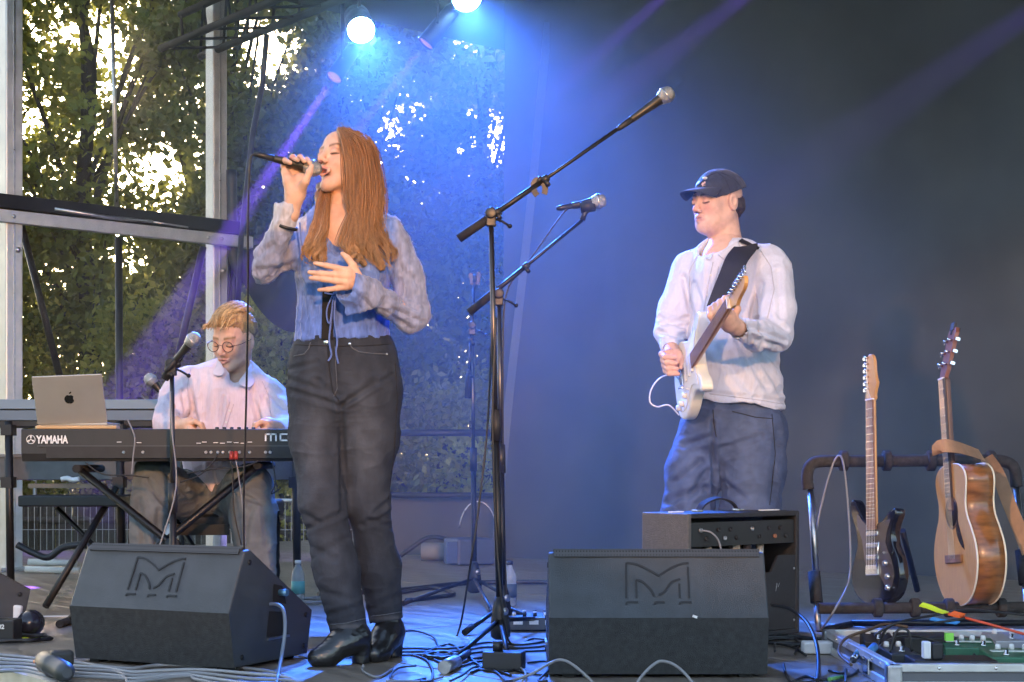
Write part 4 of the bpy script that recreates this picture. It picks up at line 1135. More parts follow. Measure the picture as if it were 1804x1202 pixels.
def locks(gd, n, per, wave, r0, r1, seed, spread=0.011):
    r = np.random.default_rng(seed)
    for i in range(n):
        a = (i + r.uniform()) / n * (len(gd) - 1); k = min(int(a), len(gd) - 2); w = a - k
        ctl = [tuple(gd[k][j][m] * (1 - w) + gd[k + 1][j][m] * w for m in range(3)) for j in range(len(gd[k]))]
        jx, jd = r.normal(0, 2.2), r.normal(0, 0.006) - 0.003
        P0 = np.array([list(p) for p in spline([G(c[0] + jx * min(1, j * 0.6), c[1] + r.normal(0, 1.5), c[2] + jd) for j, c in enumerate(ctl)], 6)])
        t = np.linspace(0, 1, len(P0)); ph = r.uniform(0, 6.28); fq = r.uniform(13, 19)
        am = wave * r.uniform(0.5, 1.3) * np.clip((t - 0.38) / 0.35, 0, 1)
        P0[:, 0] += am * np.sin(t * fq + ph); P0[:, 1] += am * 0.8 * np.cos(t * fq + ph)
        m0 = r.uniform(0.72, 1.0); tone = r.uniform()
        for s_ in range(per):
            o_ = r.normal(0, 1, 3) * spread * np.array([1, 0.7, 0.2])
            P = P0 + np.outer((0.35 + 0.65 * np.sin(np.clip(t * 1.3, 0, 1) * 2.6)) * (1 - 0.75 * t ** 3), o_)
            P = P[:max(8, int(len(P) * min(1, m0 * r.uniform(0.9, 1.03))))]
            paths.append(P); rads.append(r.uniform(r0, r1)); cid.append(0.35 * tone + 0.65 * r.uniform())
locks(guides, 62, 20, 0.014, 0.0008, 0.0017, 1); locks(guides2, 20, 20, 0.014, 0.0008, 0.0017, 2, 0.006); locks(guides3, 12, 18, 0.014, 0.0008, 0.0017, 3, 0.006)
r = np.random.default_rng(77)
for i in range(110):
    P = paths[r.integers(0, 1700)].copy(); t_ = np.linspace(0, 1, len(P)); P += r.normal(0, 0.006, 3) + np.outer(t_ ** 2, r.normal(0, 0.014, 3)); paths.append(P); rads.append(0.0006); cid.append(r.uniform(0.4, 1.0))
v2, f2 = tubes_np(paths, rads)
c2 = np.concatenate([np.full(len(P) * 5, c) for P, c in zip(paths, cid)])
v = np.concatenate([v1, v2]); f = np.concatenate([f1, f2 + len(v1)])
q = to_px(v); tip = np.clip((q[:, 1] - 330) / 130, 0, 1)
col = np.tile(np.array([0.25, 0.115, 0.043]), (len(v), 1))
col = mixc(col, (0.42, 0.25, 0.12), tip * 0.75)
cc = np.concatenate([0.25 + 0.2 * vnoise(v1 * np.array([60, 60, 4]), 8), c2])
col *= (0.62 + 0.68 * cc)[:, None]
cmesh('hair', v, f, col, hair_m, singer)
# ------------------------------------------------------------------ the guitarist
GT = 6.0
def Q(px, py, dy=0.0): return W(px, py, GT + dy)
gp = thing('person', 'man in navy cap and pale loose shirt playing the white electric guitar', 'person', (Q(1290, 1100).x, GT, 0))
gM = head_frame(Q(1262, 357, 0.0), (-0.83, -0.55, -0.07), up=(0.05, 0.0, 1), sc=1.0)
S = Sdf(tuple(Q(1140, 1125, -0.65)), tuple(Q(1405, 285, 0.3)), 0.0032)
S.path([Q(1276, 428, 0.015), Q(1278, 436, 0.02)], (0.060, 0.065), 0.03)
S.cone(Q(1225, 470, 0.06), Q(1345, 462, -0.05), 0.055, 0.055, 0.05)
S.cone(Q(1285, 475), Q(1290, 640), 0.13, 0.12, 0.03, ((-0.5, 0.85, 0), 0.7)); S.cone(Q(1290, 640), Q(1288, 740), 0.12, 0.13, 0.03)
S.path([Q(1240, 760, 0.03), Q(1215, 900, 0.0), Q(1212, 1090, 0.02)], (0.07, 0.05, 0.04), 0.03)
S.path([Q(1335, 760, -0.03), Q(1322, 900, -0.06), Q(1322, 1090, -0.02)], (0.07, 0.05, 0.04), 0.03)
S.cone(Q(1212, 1095, 0.0), Q(1185, 1104, -0.14), 0.04, 0.03, 0.02); S.cone(Q(1322, 1095, -0.04), Q(1300, 1104, -0.18), 0.04, 0.03, 0.02)
S.path([Q(1210, 482, 0.09), Q(1178, 578, 0.03), Q(1184, 618, -0.09)], (0.05, 0.04, 0.027), 0.02)
S.path([Q(1366, 474, -0.09), Q(1368, 588, -0.24), Q(1298, 578, -0.50)], (0.05, 0.04, 0.028), 0.02)
# picking hand: loose fist over the strings
def Hq(px, py, dy): return Q(px, py, dy)
S.cone(Hq(1183, 616, -0.10), Hq(1186, 636, -0.15), 0.030, 0.034, 0.015)
for i, (y0, dd) in enumerate(((622, 0.0), (632, 0.004), (642, 0.008), (651, 0.012))):
    S.path([Hq(1180 + i * 1.5, y0 - 2, -0.155 + dd), Hq(1166 + i * 2.4, y0 + 2, -0.185 + dd), Hq(1172 + i * 2.5, y0 + 7, -0.215 + dd), Hq(1190 + i * 1.5, y0 + 8, -0.215 + dd)], (0.0135, 0.0120, 0.0108, 0.0085), 0.005)
S.path([Hq(1194, 622, -0.14), Hq(1204, 634, -0.17), Hq(1200, 648, -0.195)], (0.017, 0.0125, 0.009), 0.008)
# fretting hand round the neck
S.cone(Hq(1296, 576, -0.505), Hq(1276, 556, -0.555), 0.030, 0.034, 0.015); S.cone(Hq(1284, 572, -0.53), Hq(1264, 548, -0.56), 0.028, 0.024, 0.015)
for i, (x, y, dd) in enumerate(((1285, 535, 0.0), (1276, 541, 0.004), (1267, 547, 0.008), (1259, 553, 0.012))):
    S.path([Hq(x - 1, y + 13, -0.585 + dd), Hq(x - 8, y + 3, -0.605 + dd), Hq(x - 8, y - 9, -0.585 + dd), Hq(x + 1, y - 13, -0.555 + dd)], (0.0130, 0.0115, 0.0105, 0.0080), 0.005)
S.path([Hq(1290, 562, -0.53), Hq(1299, 545, -0.545), Hq(1297, 530, -0.565)], (0.017, 0.0125, 0.009), 0.008)
zc = Q(0, 446).z
S2 = fine_head(gM, [gM @ V(0, -0.03, -0.06), Q(1278, 432, 0.02)], (0.060, 0.066), zc, wide=1.04, mouth=0.0, jaw=1.25)
Rf = gM.to_3x3().normalized(); S2.ell(gM @ V(-0.084, -0.014, -0.006), [0.010, 0.021, 0.033], Rf, 0.006); S2.ell(gM @ V(-0.094, -0.008, -0.002), [0.007, 0.010, 0.017], Rf, 0.004, 'sub'); S2.ell(gM @ V(0, 0.035, -0.075), [0.052, 0.05, 0.045], Rf, 0.03)
v, f = join_heads(S, S2, zc)
col = skin_col(v, gM, (0.63, 0.40, 0.31), (0.50, 0.22, 0.19), (0.13, 0.075, 0.045), blush=0.55, seed=6)
cmesh('body', v, f, col, skin_m, gp)
shirt_m = mat('pale_shirt', (0.6, 0.6, 0.68), 0.8, 0, 0.25, attr='col', noise=0.05, nscale=30, stretch=(6, 6, 1), bump=0.12, bscale=160, sheen=0.2)
S = Sdf(tuple(Q(1140, 745, -0.62)), tuple(Q(1420, 405, 0.35)), 0.0042)
fl = ((-0.5, 0.85, 0), 0.74)
S.cone(Q(1222, 473, 0.06), Q(1350, 463, -0.05), 0.068, 0.070, 0.04); S.cone(Q(1268, 448, 0.02), Q(1285, 462, 0.0), 0.075, 0.09, 0.05)
S.cone(Q(1288, 500), Q(1292, 610), 0.165, 0.182, 0.05, fl); S.cone(Q(1292, 610), Q(1300, 720, 0.0), 0.186, 0.202, 0.03, fl)
S.path([Q(1212, 482, 0.08), Q(1188, 545, 0.04), Q(1180, 585, 0.01), Q(1182, 612, -0.08)], (0.070, 0.062, 0.056, 0.040), 0.03)
S.path([Q(1362, 478, -0.08), Q(1372, 545, -0.19), Q(1366, 590, -0.25), Q(1335, 592, -0.36), Q(1304, 580, -0.48)], (0.072, 0.066, 0.060, 0.052, 0.042), 0.025)
S.cone(Q(1262, 415, -0.06), Q(1262, 447, -0.03), 0.055, 0.066, 0.01, None, 'sub')
S.cone(Q(1257, 430, -0.13), Q(1252, 470, -0.2), 0.03, 0.008, 0.01, None, 'sub')
S.cone(Q(1298, 579, -0.51), Q(1308, 581, -0.46), 0.034, 0.022, 0.003, None, 'sub'); S.cone(Q(1183, 620, -0.11), Q(1182, 608, -0.07), 0.034, 0.022, 0.003, None, 'sub')
sl_, X_, Y_, Z_ = S.sub(S.lo, S.lo + S.h * (S.n - 1))
zc = Q(0, 703).z - 0.045 * np.clip((X_ - Q(1210, 0).x) / 0.38, 0, 1) + 0.008 * np.sin(X_ * 30) + 0 * Y_
S.F[sl_] = np.maximum(S.F[sl_], (zc - Z_).astype(np.float32))
v, f = S.mesh()
v = drape(v, f, 0.0032, (6, 6, 4.5), 31)
v = folds(v, f, [(1205, 490, 1225, 580, 5, 9), (1222, 500, 1245, 560, 5, 7), (1165, 560, 1200, 575, 4, 8), (1163, 585, 1200, 592, 4, 8), (1170, 572, 1210, 560, 4, 6), (1340, 500, 1325, 560, 6, 8), (1370, 480, 1375, 560, 5, 6), (1300, 590, 1375, 610, 5, 9), (1320, 575, 1380, 600, 4, 8), (1300, 600, 1350, 680, 6, 9), (1320, 605, 1375, 690, 6, 8), (1340, 610, 1385, 660, 5, 7), (1250, 600, 1330, 700, 7, 6), (1235, 690, 1380, 708, 4, 4), (1248, 450, 1240, 640, 3, 3), (1355, 560, 1385, 580, 4, 6), (1310, 560, 1325, 590, 4, 6), (1335, 562, 1345, 595, 4, 6)], GT)
q = to_px(v)
col = np.tile(np.array([0.56, 0.60, 0.73]), (len(v), 1)) * (1 + 0.012 * np.sin(v[:, 0] * 700 + v[:, 1] * 700) + 0.05 * vnoise(v * 14, 5))[:, None]
shirt = cmesh('shirt', v, f, col, shirt_m, gp)
bv = surface(v, f); sshade = mat('shirt_seam', (0.44, 0.46, 0.55), 0.9)
seam(bv, [(1256, 462), (1248, 500), (1241, 540), (1236, 575)], 0.0022, sshade, gp, 'placket_seam'); seam(bv, [(1266, 470), (1258, 505), (1251, 540)], 0.0018, sshade, gp, 'placket_seam')
seam(bv, [(1340, 442), (1358, 470), (1364, 510), (1352, 560)], 0.002, sshade, gp, 'shoulder_seam'); seam(bv, [(1228, 450), (1214, 480), (1216, 530)], 0.002, sshade, gp, 'shoulder_seam')
seam(bv, [(1312, 562), (1318, 580), (1316, 603)], 0.002, sshade, gp, 'cuff_seam'); seam(bv, [(1250, 694), (1300, 700), (1345, 706), (1384, 713)], 0.0018, sshade, gp, 'hem_seam')
for (x_, y_) in ((1252, 485), (1246, 520), (1240, 553)): stud(bv, x_, y_, 0.005, white_plastic, gp, 'button')
# collar wings and buttons
cl = mat('pale_collar', (0.54, 0.56, 0.64), 0.8, 0, 0.2, noise=0.05, nscale=30, bump=0.1, bscale=150)
def sheet(rows, name, m, parent, th=0.004, sub=2):        # thin cloth patch with thickness
    nv = len(rows); nu = len(rows[0]); vs = [p for r_ in rows for p in r_]
    f_ = np.array([(j * nu + i, j * nu + i + 1, (j + 1) * nu + i + 1, (j + 1) * nu + i) for j in range(nv - 1) for i in range(nu - 1)])
    me = mesh_from(np.array([list(p) for p in vs]) - np.array(org(parent)), f_, True)
    o = link(name, me, m, parent); ORG[o.name] = org(parent)
    s_ = o.modifiers.new('thick', 'SOLIDIFY'); s_.thickness = th; s_.offset = 0
    if sub:
        s2_ = o.modifiers.new('sub', 'SUBSURF'); s2_.levels = sub; s2_.render_levels = sub
    return o
def patch(bv, quad, name, m, parent, lift=0.007, n=6):      # cloth flap laid over a modelled surface
    rows = []; last = None
    for j_ in range(n):
        row = []
        for i_ in range(n):
            a, b_ = i_ / (n - 1), j_ / (n - 1)
            x = (quad[0][0] * (1 - a) + quad[1][0] * a) * (1 - b_) + (quad[3][0] * (1 - a) + quad[2][0] * a) * b_
            y = (quad[0][1] * (1 - a) + quad[1][1] * a) * (1 - b_) + (quad[3][1] * (1 - a) + quad[2][1] * a) * b_
            q = on(bv, x, y, lift + 0.004 * b_)
            if q is None: q = last if last is not None else Q(x, y, -0.12)
            last = q; row.append(q)
        rows.append(row)
    return sheet(rows, name, m, parent, 0.0025, 1)
patch(bv, [(1243, 433), (1257, 447), (1251, 460), (1233, 446)], 'collar', cl, gp); patch(bv, [(1264, 449), (1300, 424), (1305, 438), (1276, 458)], 'collar', cl, gp)
# jeans and shoes
denim_n = mat('navy_denim', (0.03, 0.04, 0.075), 0.85, 0, 0.25, attr='col', noise=0.2, nscale=20, bump=0.2, bscale=350)
S = Sdf(tuple(Q(1130, 1118, -0.35)), tuple(Q(1415, 680, 0.35)), 0.0046)
S.cone(Q(1292, 690), Q(1288, 745), 0.168, 0.192, 0.03, fl)
S.path([Q(1243, 760, 0.03), Q(1222, 830, 0.0), Q(1210, 905, -0.01), Q(1210, 1090, 0.0)], (0.108, 0.104, 0.094, 0.088), 0.035)
S.path([Q(1332, 760, -0.03), Q(1328, 830, -0.05), Q(1322, 905, -0.05), Q(1320, 1090, -0.03)], (0.118, 0.114, 0.106, 0.098), 0.035)
S.cone(Q(1256, 800, -0.19), Q(1256, 1090, -0.19), 0.02, 0.03, 0.03, None, 'sub')
S.plane((0, 0, 0.035), (0, 0, -1)); S.plane(Q(1290, 690), (0, 0, 1))
v, f = S.mesh(); v = drape(v, f, 0.0026, (7, 7, 10), 41)
v = folds(v, f, [(1256, 745, 1257, 900, 4, 12), (1205, 785, 1250, 770, 5, 8), (1190, 850, 1235, 815, 6, 10), (1175, 885, 1240, 860, 6, 10), (1200, 900, 1245, 830, 5, 8), (1275, 850, 1310, 880, 6, 8), (1270, 790, 1340, 770, 5, 5), (1370, 760, 1360, 880, 6, 5)], GT)
q = to_px(v)
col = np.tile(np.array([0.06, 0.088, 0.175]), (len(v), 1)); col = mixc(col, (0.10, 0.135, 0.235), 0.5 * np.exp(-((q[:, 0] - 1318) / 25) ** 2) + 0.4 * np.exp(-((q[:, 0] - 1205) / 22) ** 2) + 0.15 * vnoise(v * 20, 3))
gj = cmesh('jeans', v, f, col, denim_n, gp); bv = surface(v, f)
seam(bv, [(1256, 722), (1258, 748), (1262, 770)], 0.0022, sdark, gj, 'fly_seam'); seam(bv, [(1360, 730), (1366, 800), (1356, 890)], 0.0018, sdark, gj, 'side_seam'); seam(bv, [(1290, 725), (1330, 735), (1362, 738)], 0.0018, sdark, gj, 'pocket_seam')
shoe_w = mat('white_canvas', (0.6, 0.6, 0.58), 0.7, noise=0.1, nscale=20)
for (x, d) in ((1208, 0.0), (1318, -0.04)):
    S = Sdf(tuple(Q(x - 60, 1112, -0.3 + d) - V(0, 0, 0.06)), tuple(Q(x + 60, 1060, 0.15 + d)), 0.005)
    a = Q(x, 0, d); a.z = 0.045; S.cone(a, a + V(-0.07, -0.15, -0.012), 0.048, 0.036, 0.03); S.cone(a + V(0, 0.01, 0.03), a + V(0, 0, 0.0), 0.042, 0.045, 0.02); S.plane((0, 0, 0.0), (0, 0, -1))
    v, f = S.mesh(); cmesh('shoe', v, f, None, shoe_w, gp)
# cap
cap_m = mat('navy_cap', (0.022, 0.026, 0.036), 0.85, noise=0.2, nscale=30, bump=0.15, bscale=300, sheen=0.2)
Rg = gM.to_3x3().normalized()
S = Sdf(tuple(Q(1165, 400, -0.3)), tuple(Q(1335, 280, 0.25)), 0.003)
S.ell(gM @ V(0, -0.024, 0.036), (0.088, 0.112, 0.094), Rg, 0)
S.ell(gM @ V(0, -0.024, 0.020), (0.082, 0.106, 0.091), Rg, 0.0, 'sub')
up = Rg @ Vector((0, 0, 1)); fw = Rg @ Vector((0, 1, 0))
S.plane(gM @ V(0, 0.0, 0.026), (-up + fw * -0.30))
S.plane(gM @ V(0, -0.07, -0.025), -up)
v, f = S.mesh(); v = drape(v, f, 0.0012, (25, 25, 25), 3)
cap = cmesh('cap', v, f, None, cap_m, gp); bv = surface(v, f)
for sp_ in ([(1262, 304), (1245, 312), (1228, 328)], [(1264, 304), (1278, 315), (1286, 336)], [(1268, 304), (1290, 312), (1304, 328)]): seam(bv, sp_, 0.0012, mat('cap_seam', (0.010, 0.012, 0.018), 0.9), cap, 'panel_seam')
rows = []
for j in range(5):
    q_ = j / 4; row = []
    for i in range(9):
        a = -1 + 2 * i / 8; ang = a * 1.12
        r0 = Vector((0.084 * math.sin(ang), -0.024 + 0.108 * math.cos(ang), 0.052))
        ex = 0.083 * math.cos(ang * 0.85) ** 0.7
        p_ = r0 + Vector((0.25 * a * q_ * 0.03, ex * q_, -0.004 * q_ - 0.034 * a * a * q_ - 0.008 * q_ * q_))
        row.append(gM @ p_)
    rows.append(row)
sheet(rows, 'brim', cap_m, cap, 0.004, 1)
b = MB(); b.ball(gM @ V(-0.028, 0.078, 0.088), (0.010, 0.009, 0.006), 8); b.build('emblem', white_plastic, cap)
S = Sdf(tuple(Q(1270, 440, -0.15)), tuple(Q(1330, 330, 0.2)), 0.0035)
S.ell(gM @ V(0, -0.050, -0.012), (0.074, 0.073, 0.062), Rg, 0); S.ell(gM @ V(0, 0.045, -0.02), (0.12, 0.073, 0.10), Rg, 0.004, 'sub'); 
v, f = S.mesh(); v = drape(v, f, 0.002, (60, 60, 30), 2)
cmesh('hair', v, f, None, mat('dark_hair', (0.045, 0.03, 0.022), 0.6, noise=0.4, nscale=60), gp)

# ------------------------------------------------------------------ the keyboard player
KT = 6.5
def K(px, py, dy=0.0): return W(px, py, KT + dy)
kp = thing('person', 'blond man in glasses and pink-white shirt seated at the keyboard looking down', 'person', (K(370, 1080).x, KT, 0))
kM = head_frame(K(411, 600, -0.04), (-0.34, -0.88, -0.27), up=(0.06, 0, 1), sc=1.05)
S = Sdf(tuple(K(215, 1085, -0.55)), tuple(K(540, 530, 0.35)), 0.0042)
S.path([K(422, 664, 0.015), K(424, 674, 0.02)], (0.052, 0.059), 0.03)
S.cone(K(345, 672), K(470, 690), 0.05, 0.05, 0.05); S.cone(K(405, 705, 0.04), K(395, 870, 0.14), 0.10, 0.08, 0.03)
S.path([K(320, 672), K(291, 738, -0.15), K(318, 752, -0.30)], (0.05, 0.04, 0.028), 0.02); S.path([K(478, 700), K(508, 760, -0.15), K(487, 757, -0.30)], (0.05, 0.04, 0.028), 0.02)
for (x0, sg) in ((318, 1), (487, -1)):
    S.cone(K(x0, 751, -0.30), K(x0 + sg * 16, 748, -0.34), 0.028, 0.030, 0.012)
    for i in range(4): S.path([K(x0 + sg * (14 + i * 2), 746 + i * 0.5, -0.335 - 0.0 * i + (i - 1.5) * 0.018), K(x0 + sg * (26 + i), 743 + i, -0.35 + (i - 1.5) * 0.02), K(x0 + sg * (35 + i), 748, -0.355 + (i - 1.5) * 0.02), K(x0 + sg * (39 + i), 756, -0.355 + (i - 1.5) * 0.02)], (0.012, 0.0105, 0.0095, 0.008), 0.005)
    S.path([K(x0 + sg * 6, 752, -0.33), K(x0 + sg * 18, 757, -0.375), K(x0 + sg * 28, 759, -0.385)], (0.016, 0.012, 0.009), 0.008)
S.path([K(365, 890, 0.14), K(272, 852, -0.22), K(262, 1050, -0.28)], (0.055, 0.045, 0.04), 0.02); S.path([K(405, 890, 0.14), K(438, 862, -0.22), K(455, 1050, -0.28)], (0.055, 0.045, 0.04), 0.02)
zc = K(0, 684).z
S2 = fine_head(kM, [kM @ V(0, -0.03, -0.06), K(424, 672, 0.02)], (0.052, 0.06), zc, wide=0.97, mouth=0.0, jaw=1.0)
v, f = join_heads(S, S2, zc)
col = skin_col(v, kM, (0.66, 0.40, 0.28), (0.55, 0.25, 0.20), (0.28, 0.17, 0.09), blush=0.3, seed=9)
cmesh('body', v, f, col, skin_m, kp)
S = Sdf(tuple(K(240, 885, -0.5)), tuple(K(545, 610, 0.4)), 0.0046)
fk = ((0.2, 1, 0), 0.72)
S.cone(K(345, 676), K(468, 700), 0.072, 0.070, 0.05); S.cone(K(418, 668, 0.02), K(405, 690), 0.075, 0.11, 0.05)
S.cone(K(403, 700), K(398, 780, 0.02), 0.175, 0.185, 0.05, fk); S.cone(K(398, 780, 0.02), K(388, 862, 0.06), 0.185, 0.165, 0.03, fk)
S.path([K(326, 678), K(300, 718, -0.07), K(287, 745, -0.15), K(303, 754, -0.25)], (0.072, 0.068, 0.060, 0.046), 0.03)
S.path([K(474, 702), K(492, 735, -0.07), K(502, 762, -0.15), K(492, 762, -0.25)], (0.070, 0.066, 0.060, 0.046), 0.03)
S.cone(K(420, 640, -0.06), K(418, 680, -0.04), 0.055, 0.060, 0.01, None, 'sub'); S.cone(K(412, 665, -0.13), K(403, 715, -0.19), 0.032, 0.006, 0.01, None, 'sub')
S.plane(K(390, 874), (-0.1, 0, -1))
v, f = S.mesh(); v = drape(v, f, 0.0034, (6, 6, 4.5), 51)
v = folds(v, f, [(330, 670, 345, 740, 5, 9), (322, 690, 330, 750, 4, 9), (300, 700, 325, 745, 4, 7), (440, 680, 460, 750, 5, 8), (465, 700, 480, 750, 5, 8), (395, 700, 385, 755, 3, 4), (400, 700, 392, 755, 3, -3), (365, 660, 360, 740, 6, 5), (470, 690, 500, 720, 4, 6), (370, 820, 380, 860, 4, 8), (400, 815, 430, 850, 5, 8)], KT)
col = np.tile(np.array([0.66, 0.55, 0.61]), (len(v), 1)) * (1 + 0.015 * np.sin(v[:, 0] * 600) + 0.05 * vnoise(v * 14, 7))[:, None]
cmesh('shirt', v, f, col, shirt_m, kp); bv = surface(v, f); kshade = mat('pink_seam', (0.52, 0.43, 0.49), 0.9)
seam(bv, [(405, 708), (398, 730), (392, 753)], 0.0022, kshade, kp, 'placket_seam'); seam(bv, [(412, 712), (405, 732), (399, 753)], 0.0018, kshade, kp, 'placket_seam')
seam(bv, [(336, 650), (330, 680), (334, 730)], 0.002, kshade, kp, 'shoulder_seam'); seam(bv, [(462, 672), (474, 700), (478, 745)], 0.002, kshade, kp, 'shoulder_seam')
for (x_, y_) in ((404, 724), (398, 744)): stud(bv, x_, y_, 0.005, white_plastic, kp, 'button')
cl2 = mat('pink_collar', (0.66, 0.56, 0.62), 0.8, noise=0.05, nscale=30)
sheet([[K(386, 626, -0.02), K(390, 640, -0.10), K(398, 656, -0.135)], [K(379, 634, -0.02), K(382, 650, -0.11), K(392, 664, -0.15)], [K(373, 642, -0.02), K(373, 660, -0.115), K(379, 661, -0.15)]], 'collar', cl2, kp)
sheet([[K(443, 632, 0.0), K(437, 652, -0.09), K(414, 676, -0.145)], [K(449, 640, 0.0), K(444, 664, -0.10), K(424, 680, -0.16)], [K(454, 648, 0.0), K(450, 676, -0.105), K(440, 686, -0.165)]], 'collar', cl2, kp)
denim_g = mat('grey_denim', (0.13, 0.148, 0.16), 0.85, 0, 0.25, noise=0.25, nscale=14, bump=0.2, bscale=300)
S = Sdf(tuple(K(205, 1085, -0.55)), tuple(K(530, 800, 0.4)), 0.005)
S.cone(K(375, 872, 0.1), K(395, 872, 0.1), 0.17, 0.17, 0.04, ((0, 0, 1), 0.75))
S.path([K(350, 882, 0.08), K(272, 852, -0.22), K(258, 905, -0.27), K(262, 1050, -0.28)], (0.105, 0.098, 0.094, 0.090), 0.03)
S.path([K(410, 885, 0.08), K(438, 862, -0.22), K(448, 915, -0.27), K(458, 1050, -0.28)], (0.105, 0.098, 0.094, 0.088), 0.03)
S.plane((0, 0, 0.05), (0, 0, -1))
v, f = S.mesh(); v = drape(v, f, 0.003, (7, 7, 9), 61)
v = folds(v, f, [(290, 830, 330, 870, 5, 9), (260, 850, 300, 900, 5, 9), (245, 880, 255, 970, 5, 7), (280, 900, 275, 970, 5, 7), (420, 870, 460, 885, 5, 9), (440, 900, 430, 960, 5, 8), (465, 890, 470, 960, 5, 7)], KT)
cmesh('jeans', v, f, None, denim_g, kp)
for (x, d) in ((262, -0.3), (458, -0.3)):
    S = Sdf(tuple(K(x - 60, 1090, -0.28 + d)), tuple(K(x + 60, 1030, 0.15 + d)), 0.006)
    a = K(x, 0, d); a.z = 0.045; S.cone(a, a + V(0.0, -0.16, -0.012), 0.045, 0.036, 0.03); S.cone(a + V(0, 0.01, 0.03), a, 0.042, 0.045, 0.02); S.plane((0, 0, 0.0), (0, 0, -1))
    v, f = S.mesh(); cmesh('shoe', v, f, None, shoe_w, kp)
# blond hair, short sides and swept top
hb = mat('blond_hair', (0.4, 0.26, 0.12), 0.5, 0, 0.4, attr='col', noise=0.25, nscale=60, stretch=(2, 2, 2))
Rk = kM.to_3x3().normalized()
S = Sdf(tuple(K(350, 640, -0.3)), tuple(K(470, 525, 0.25)), 0.0036)
S.ell(kM @ V(0, -0.030, 0.040), (0.079, 0.098, 0.084), Rk, 0)
S.ell(kM @ V(0, 0.015, 0.085), (0.066, 0.075, 0.046), Rk, 0.03)
S.ell(kM @ V(0, 0.09, -0.02), (0.075, 0.095, 0.085), Rk, 0.008, 'sub'); S.plane(kM @ V(0, -0.05, -0.06), tuple(-(Rk @ Vector((0, 0, 1)))))
for s in (-1, 1): S.ell(kM @ V(s * 0.083, -0.006, -0.006), (0.02, 0.026, 0.038), Rk, 0.004, 'sub')
v1, f1 = S.mesh(); v1 = drape(v1, f1, 0.003, (50, 50, 40), 4)
paths, rads, cid = [], [], []
r = np.random.default_rng(5)
for i in range(230):
    x = r.uniform(-0.06, 0.06); y0 = r.uniform(-0.08, 0.05)
    pts = []
    for k in range(6):
        t_ = k / 5; y = y0 + t_ * r.uniform(0.05, 0.075); xx = x + 0.018 * t_
        zz = 0.036 + 0.088 * math.sqrt(max(0.05, 1 - (xx / 0.082) ** 2 - ((y + 0.03) / 0.135) ** 2)) + 0.010 * math.sin(t_ * 3.1) + 0.006
        pts.append(kM @ V(xx, y, zz + (0.010 if t_ < 0.9 else 0.002)))
    P = np.array([list(p) for p in spline(pts, 2)]); paths.append(P); rads.append(r.uniform(0.0025, 0.0055)); cid.append(r.uniform())
v2, f2 = tubes_np(paths, rads, 5, (0.6, 1.0, 0.3)); c2 = np.concatenate([np.full(len(P) * 5, c) for P, c in zip(paths, cid)])
v = np.concatenate([v1, v2]); f = np.concatenate([f1, f2 + len(v1)])
Mi = np.array(kM.inverted()); ql = v @ Mi[:3, :3].T + Mi[:3, 3]
col = np.tile(np.array([0.52, 0.32, 0.14]), (len(v), 1)); col = mixc(col, (0.20, 0.16, 0.125), np.clip((0.055 - ql[:, 2]) / 0.03, 0, 1) * 0.8)
col *= (0.55 + 0.8 * np.concatenate([0.35 + 0.2 * vnoise(v1 * 50, 3), c2]))[:, None]
cmesh('hair', v, f, col, hb, kp)
# glasses
gl = MB()
for s in (-1, 1):
    ring = [kM @ V(s * 0.033 + 0.0235 * math.cos(a), 0.104 - 0.004 * abs(math.cos(a)), -0.004 + 0.0205 * math.sin(a)) for a in np.linspace(0, 2 * math.pi, 19)]
    gl.tube(ring, 0.0016, 5, caps=False); gl.tube([kM @ V(s * 0.0565, 0.102, 0.0), kM @ V(s * 0.076, 0.07, 0.002), kM @ V(s * 0.079, -0.005, 0.006)], 0.0016, 5)
gl.tube([kM @ V(-0.0095, 0.106, 0.001), kM @ V(0, 0.108, 0.004), kM @ V(0.0095, 0.106, 0.001)], 0.0014, 5)
gl.build('glasses', mat('glasses_frame', (0.10, 0.04, 0.03), 0.3, 0.5), kp)
# ------------------------------------------------------------------ wedge monitors
wedge_m = mat('wedge_sky_tint', (0.036, 0.043, 0.053), 0.4, 0, 0.5, noise=0.3, nscale=9, bump=0.35, bscale=420, rnoise=0.06)  # lighter and bluer than the dark grey plastic: skylight put into the colour
wedge_lo = mat('wedge_lower_shade', (0.03, 0.032, 0.034), 0.7, 0, 0.4, noise=0.25, nscale=60, bump=0.4, bscale=420)  # same plastic as the cabinet, darker for the shade on the lower face
groove_m = mat('logo_groove', (0.006, 0.006, 0.007), 0.5)
def dots(name, sc):
    m = mat(name, (0.03, 0.03, 0.032), 0.5, 0.4)
    N = m.node_tree.nodes; L = m.node_tree.links
    tc = N.new('ShaderNodeTexCoord'); vo = N.new('ShaderNodeTexVoronoi'); vo.inputs['Scale'].default_value = sc; vo.inputs['Randomness'].default_value = 0.0
    L.new(tc.outputs['Object'], vo.inputs['Vector']); rp = N.new('ShaderNodeMapRange'); rp.inputs['From Min'].default_value = 0.28; rp.inputs['From Max'].default_value = 0.36
    L.new(vo.outputs['Distance'], rp.inputs['Value']); mx = N.new('ShaderNodeMix'); mx.data_type = 'RGBA'
    mx.inputs[6].default_value = (0.002, 0.002, 0.002, 1); mx.inputs[7].default_value = (0.06, 0.062, 0.066, 1)
    L.new(rp.outputs[0], mx.inputs['Factor']); L.new(mx.outputs[2], N['Principled BSDF'].inputs['Base Color'])
    return m
grille_m = dots('perforated_grille', 110)
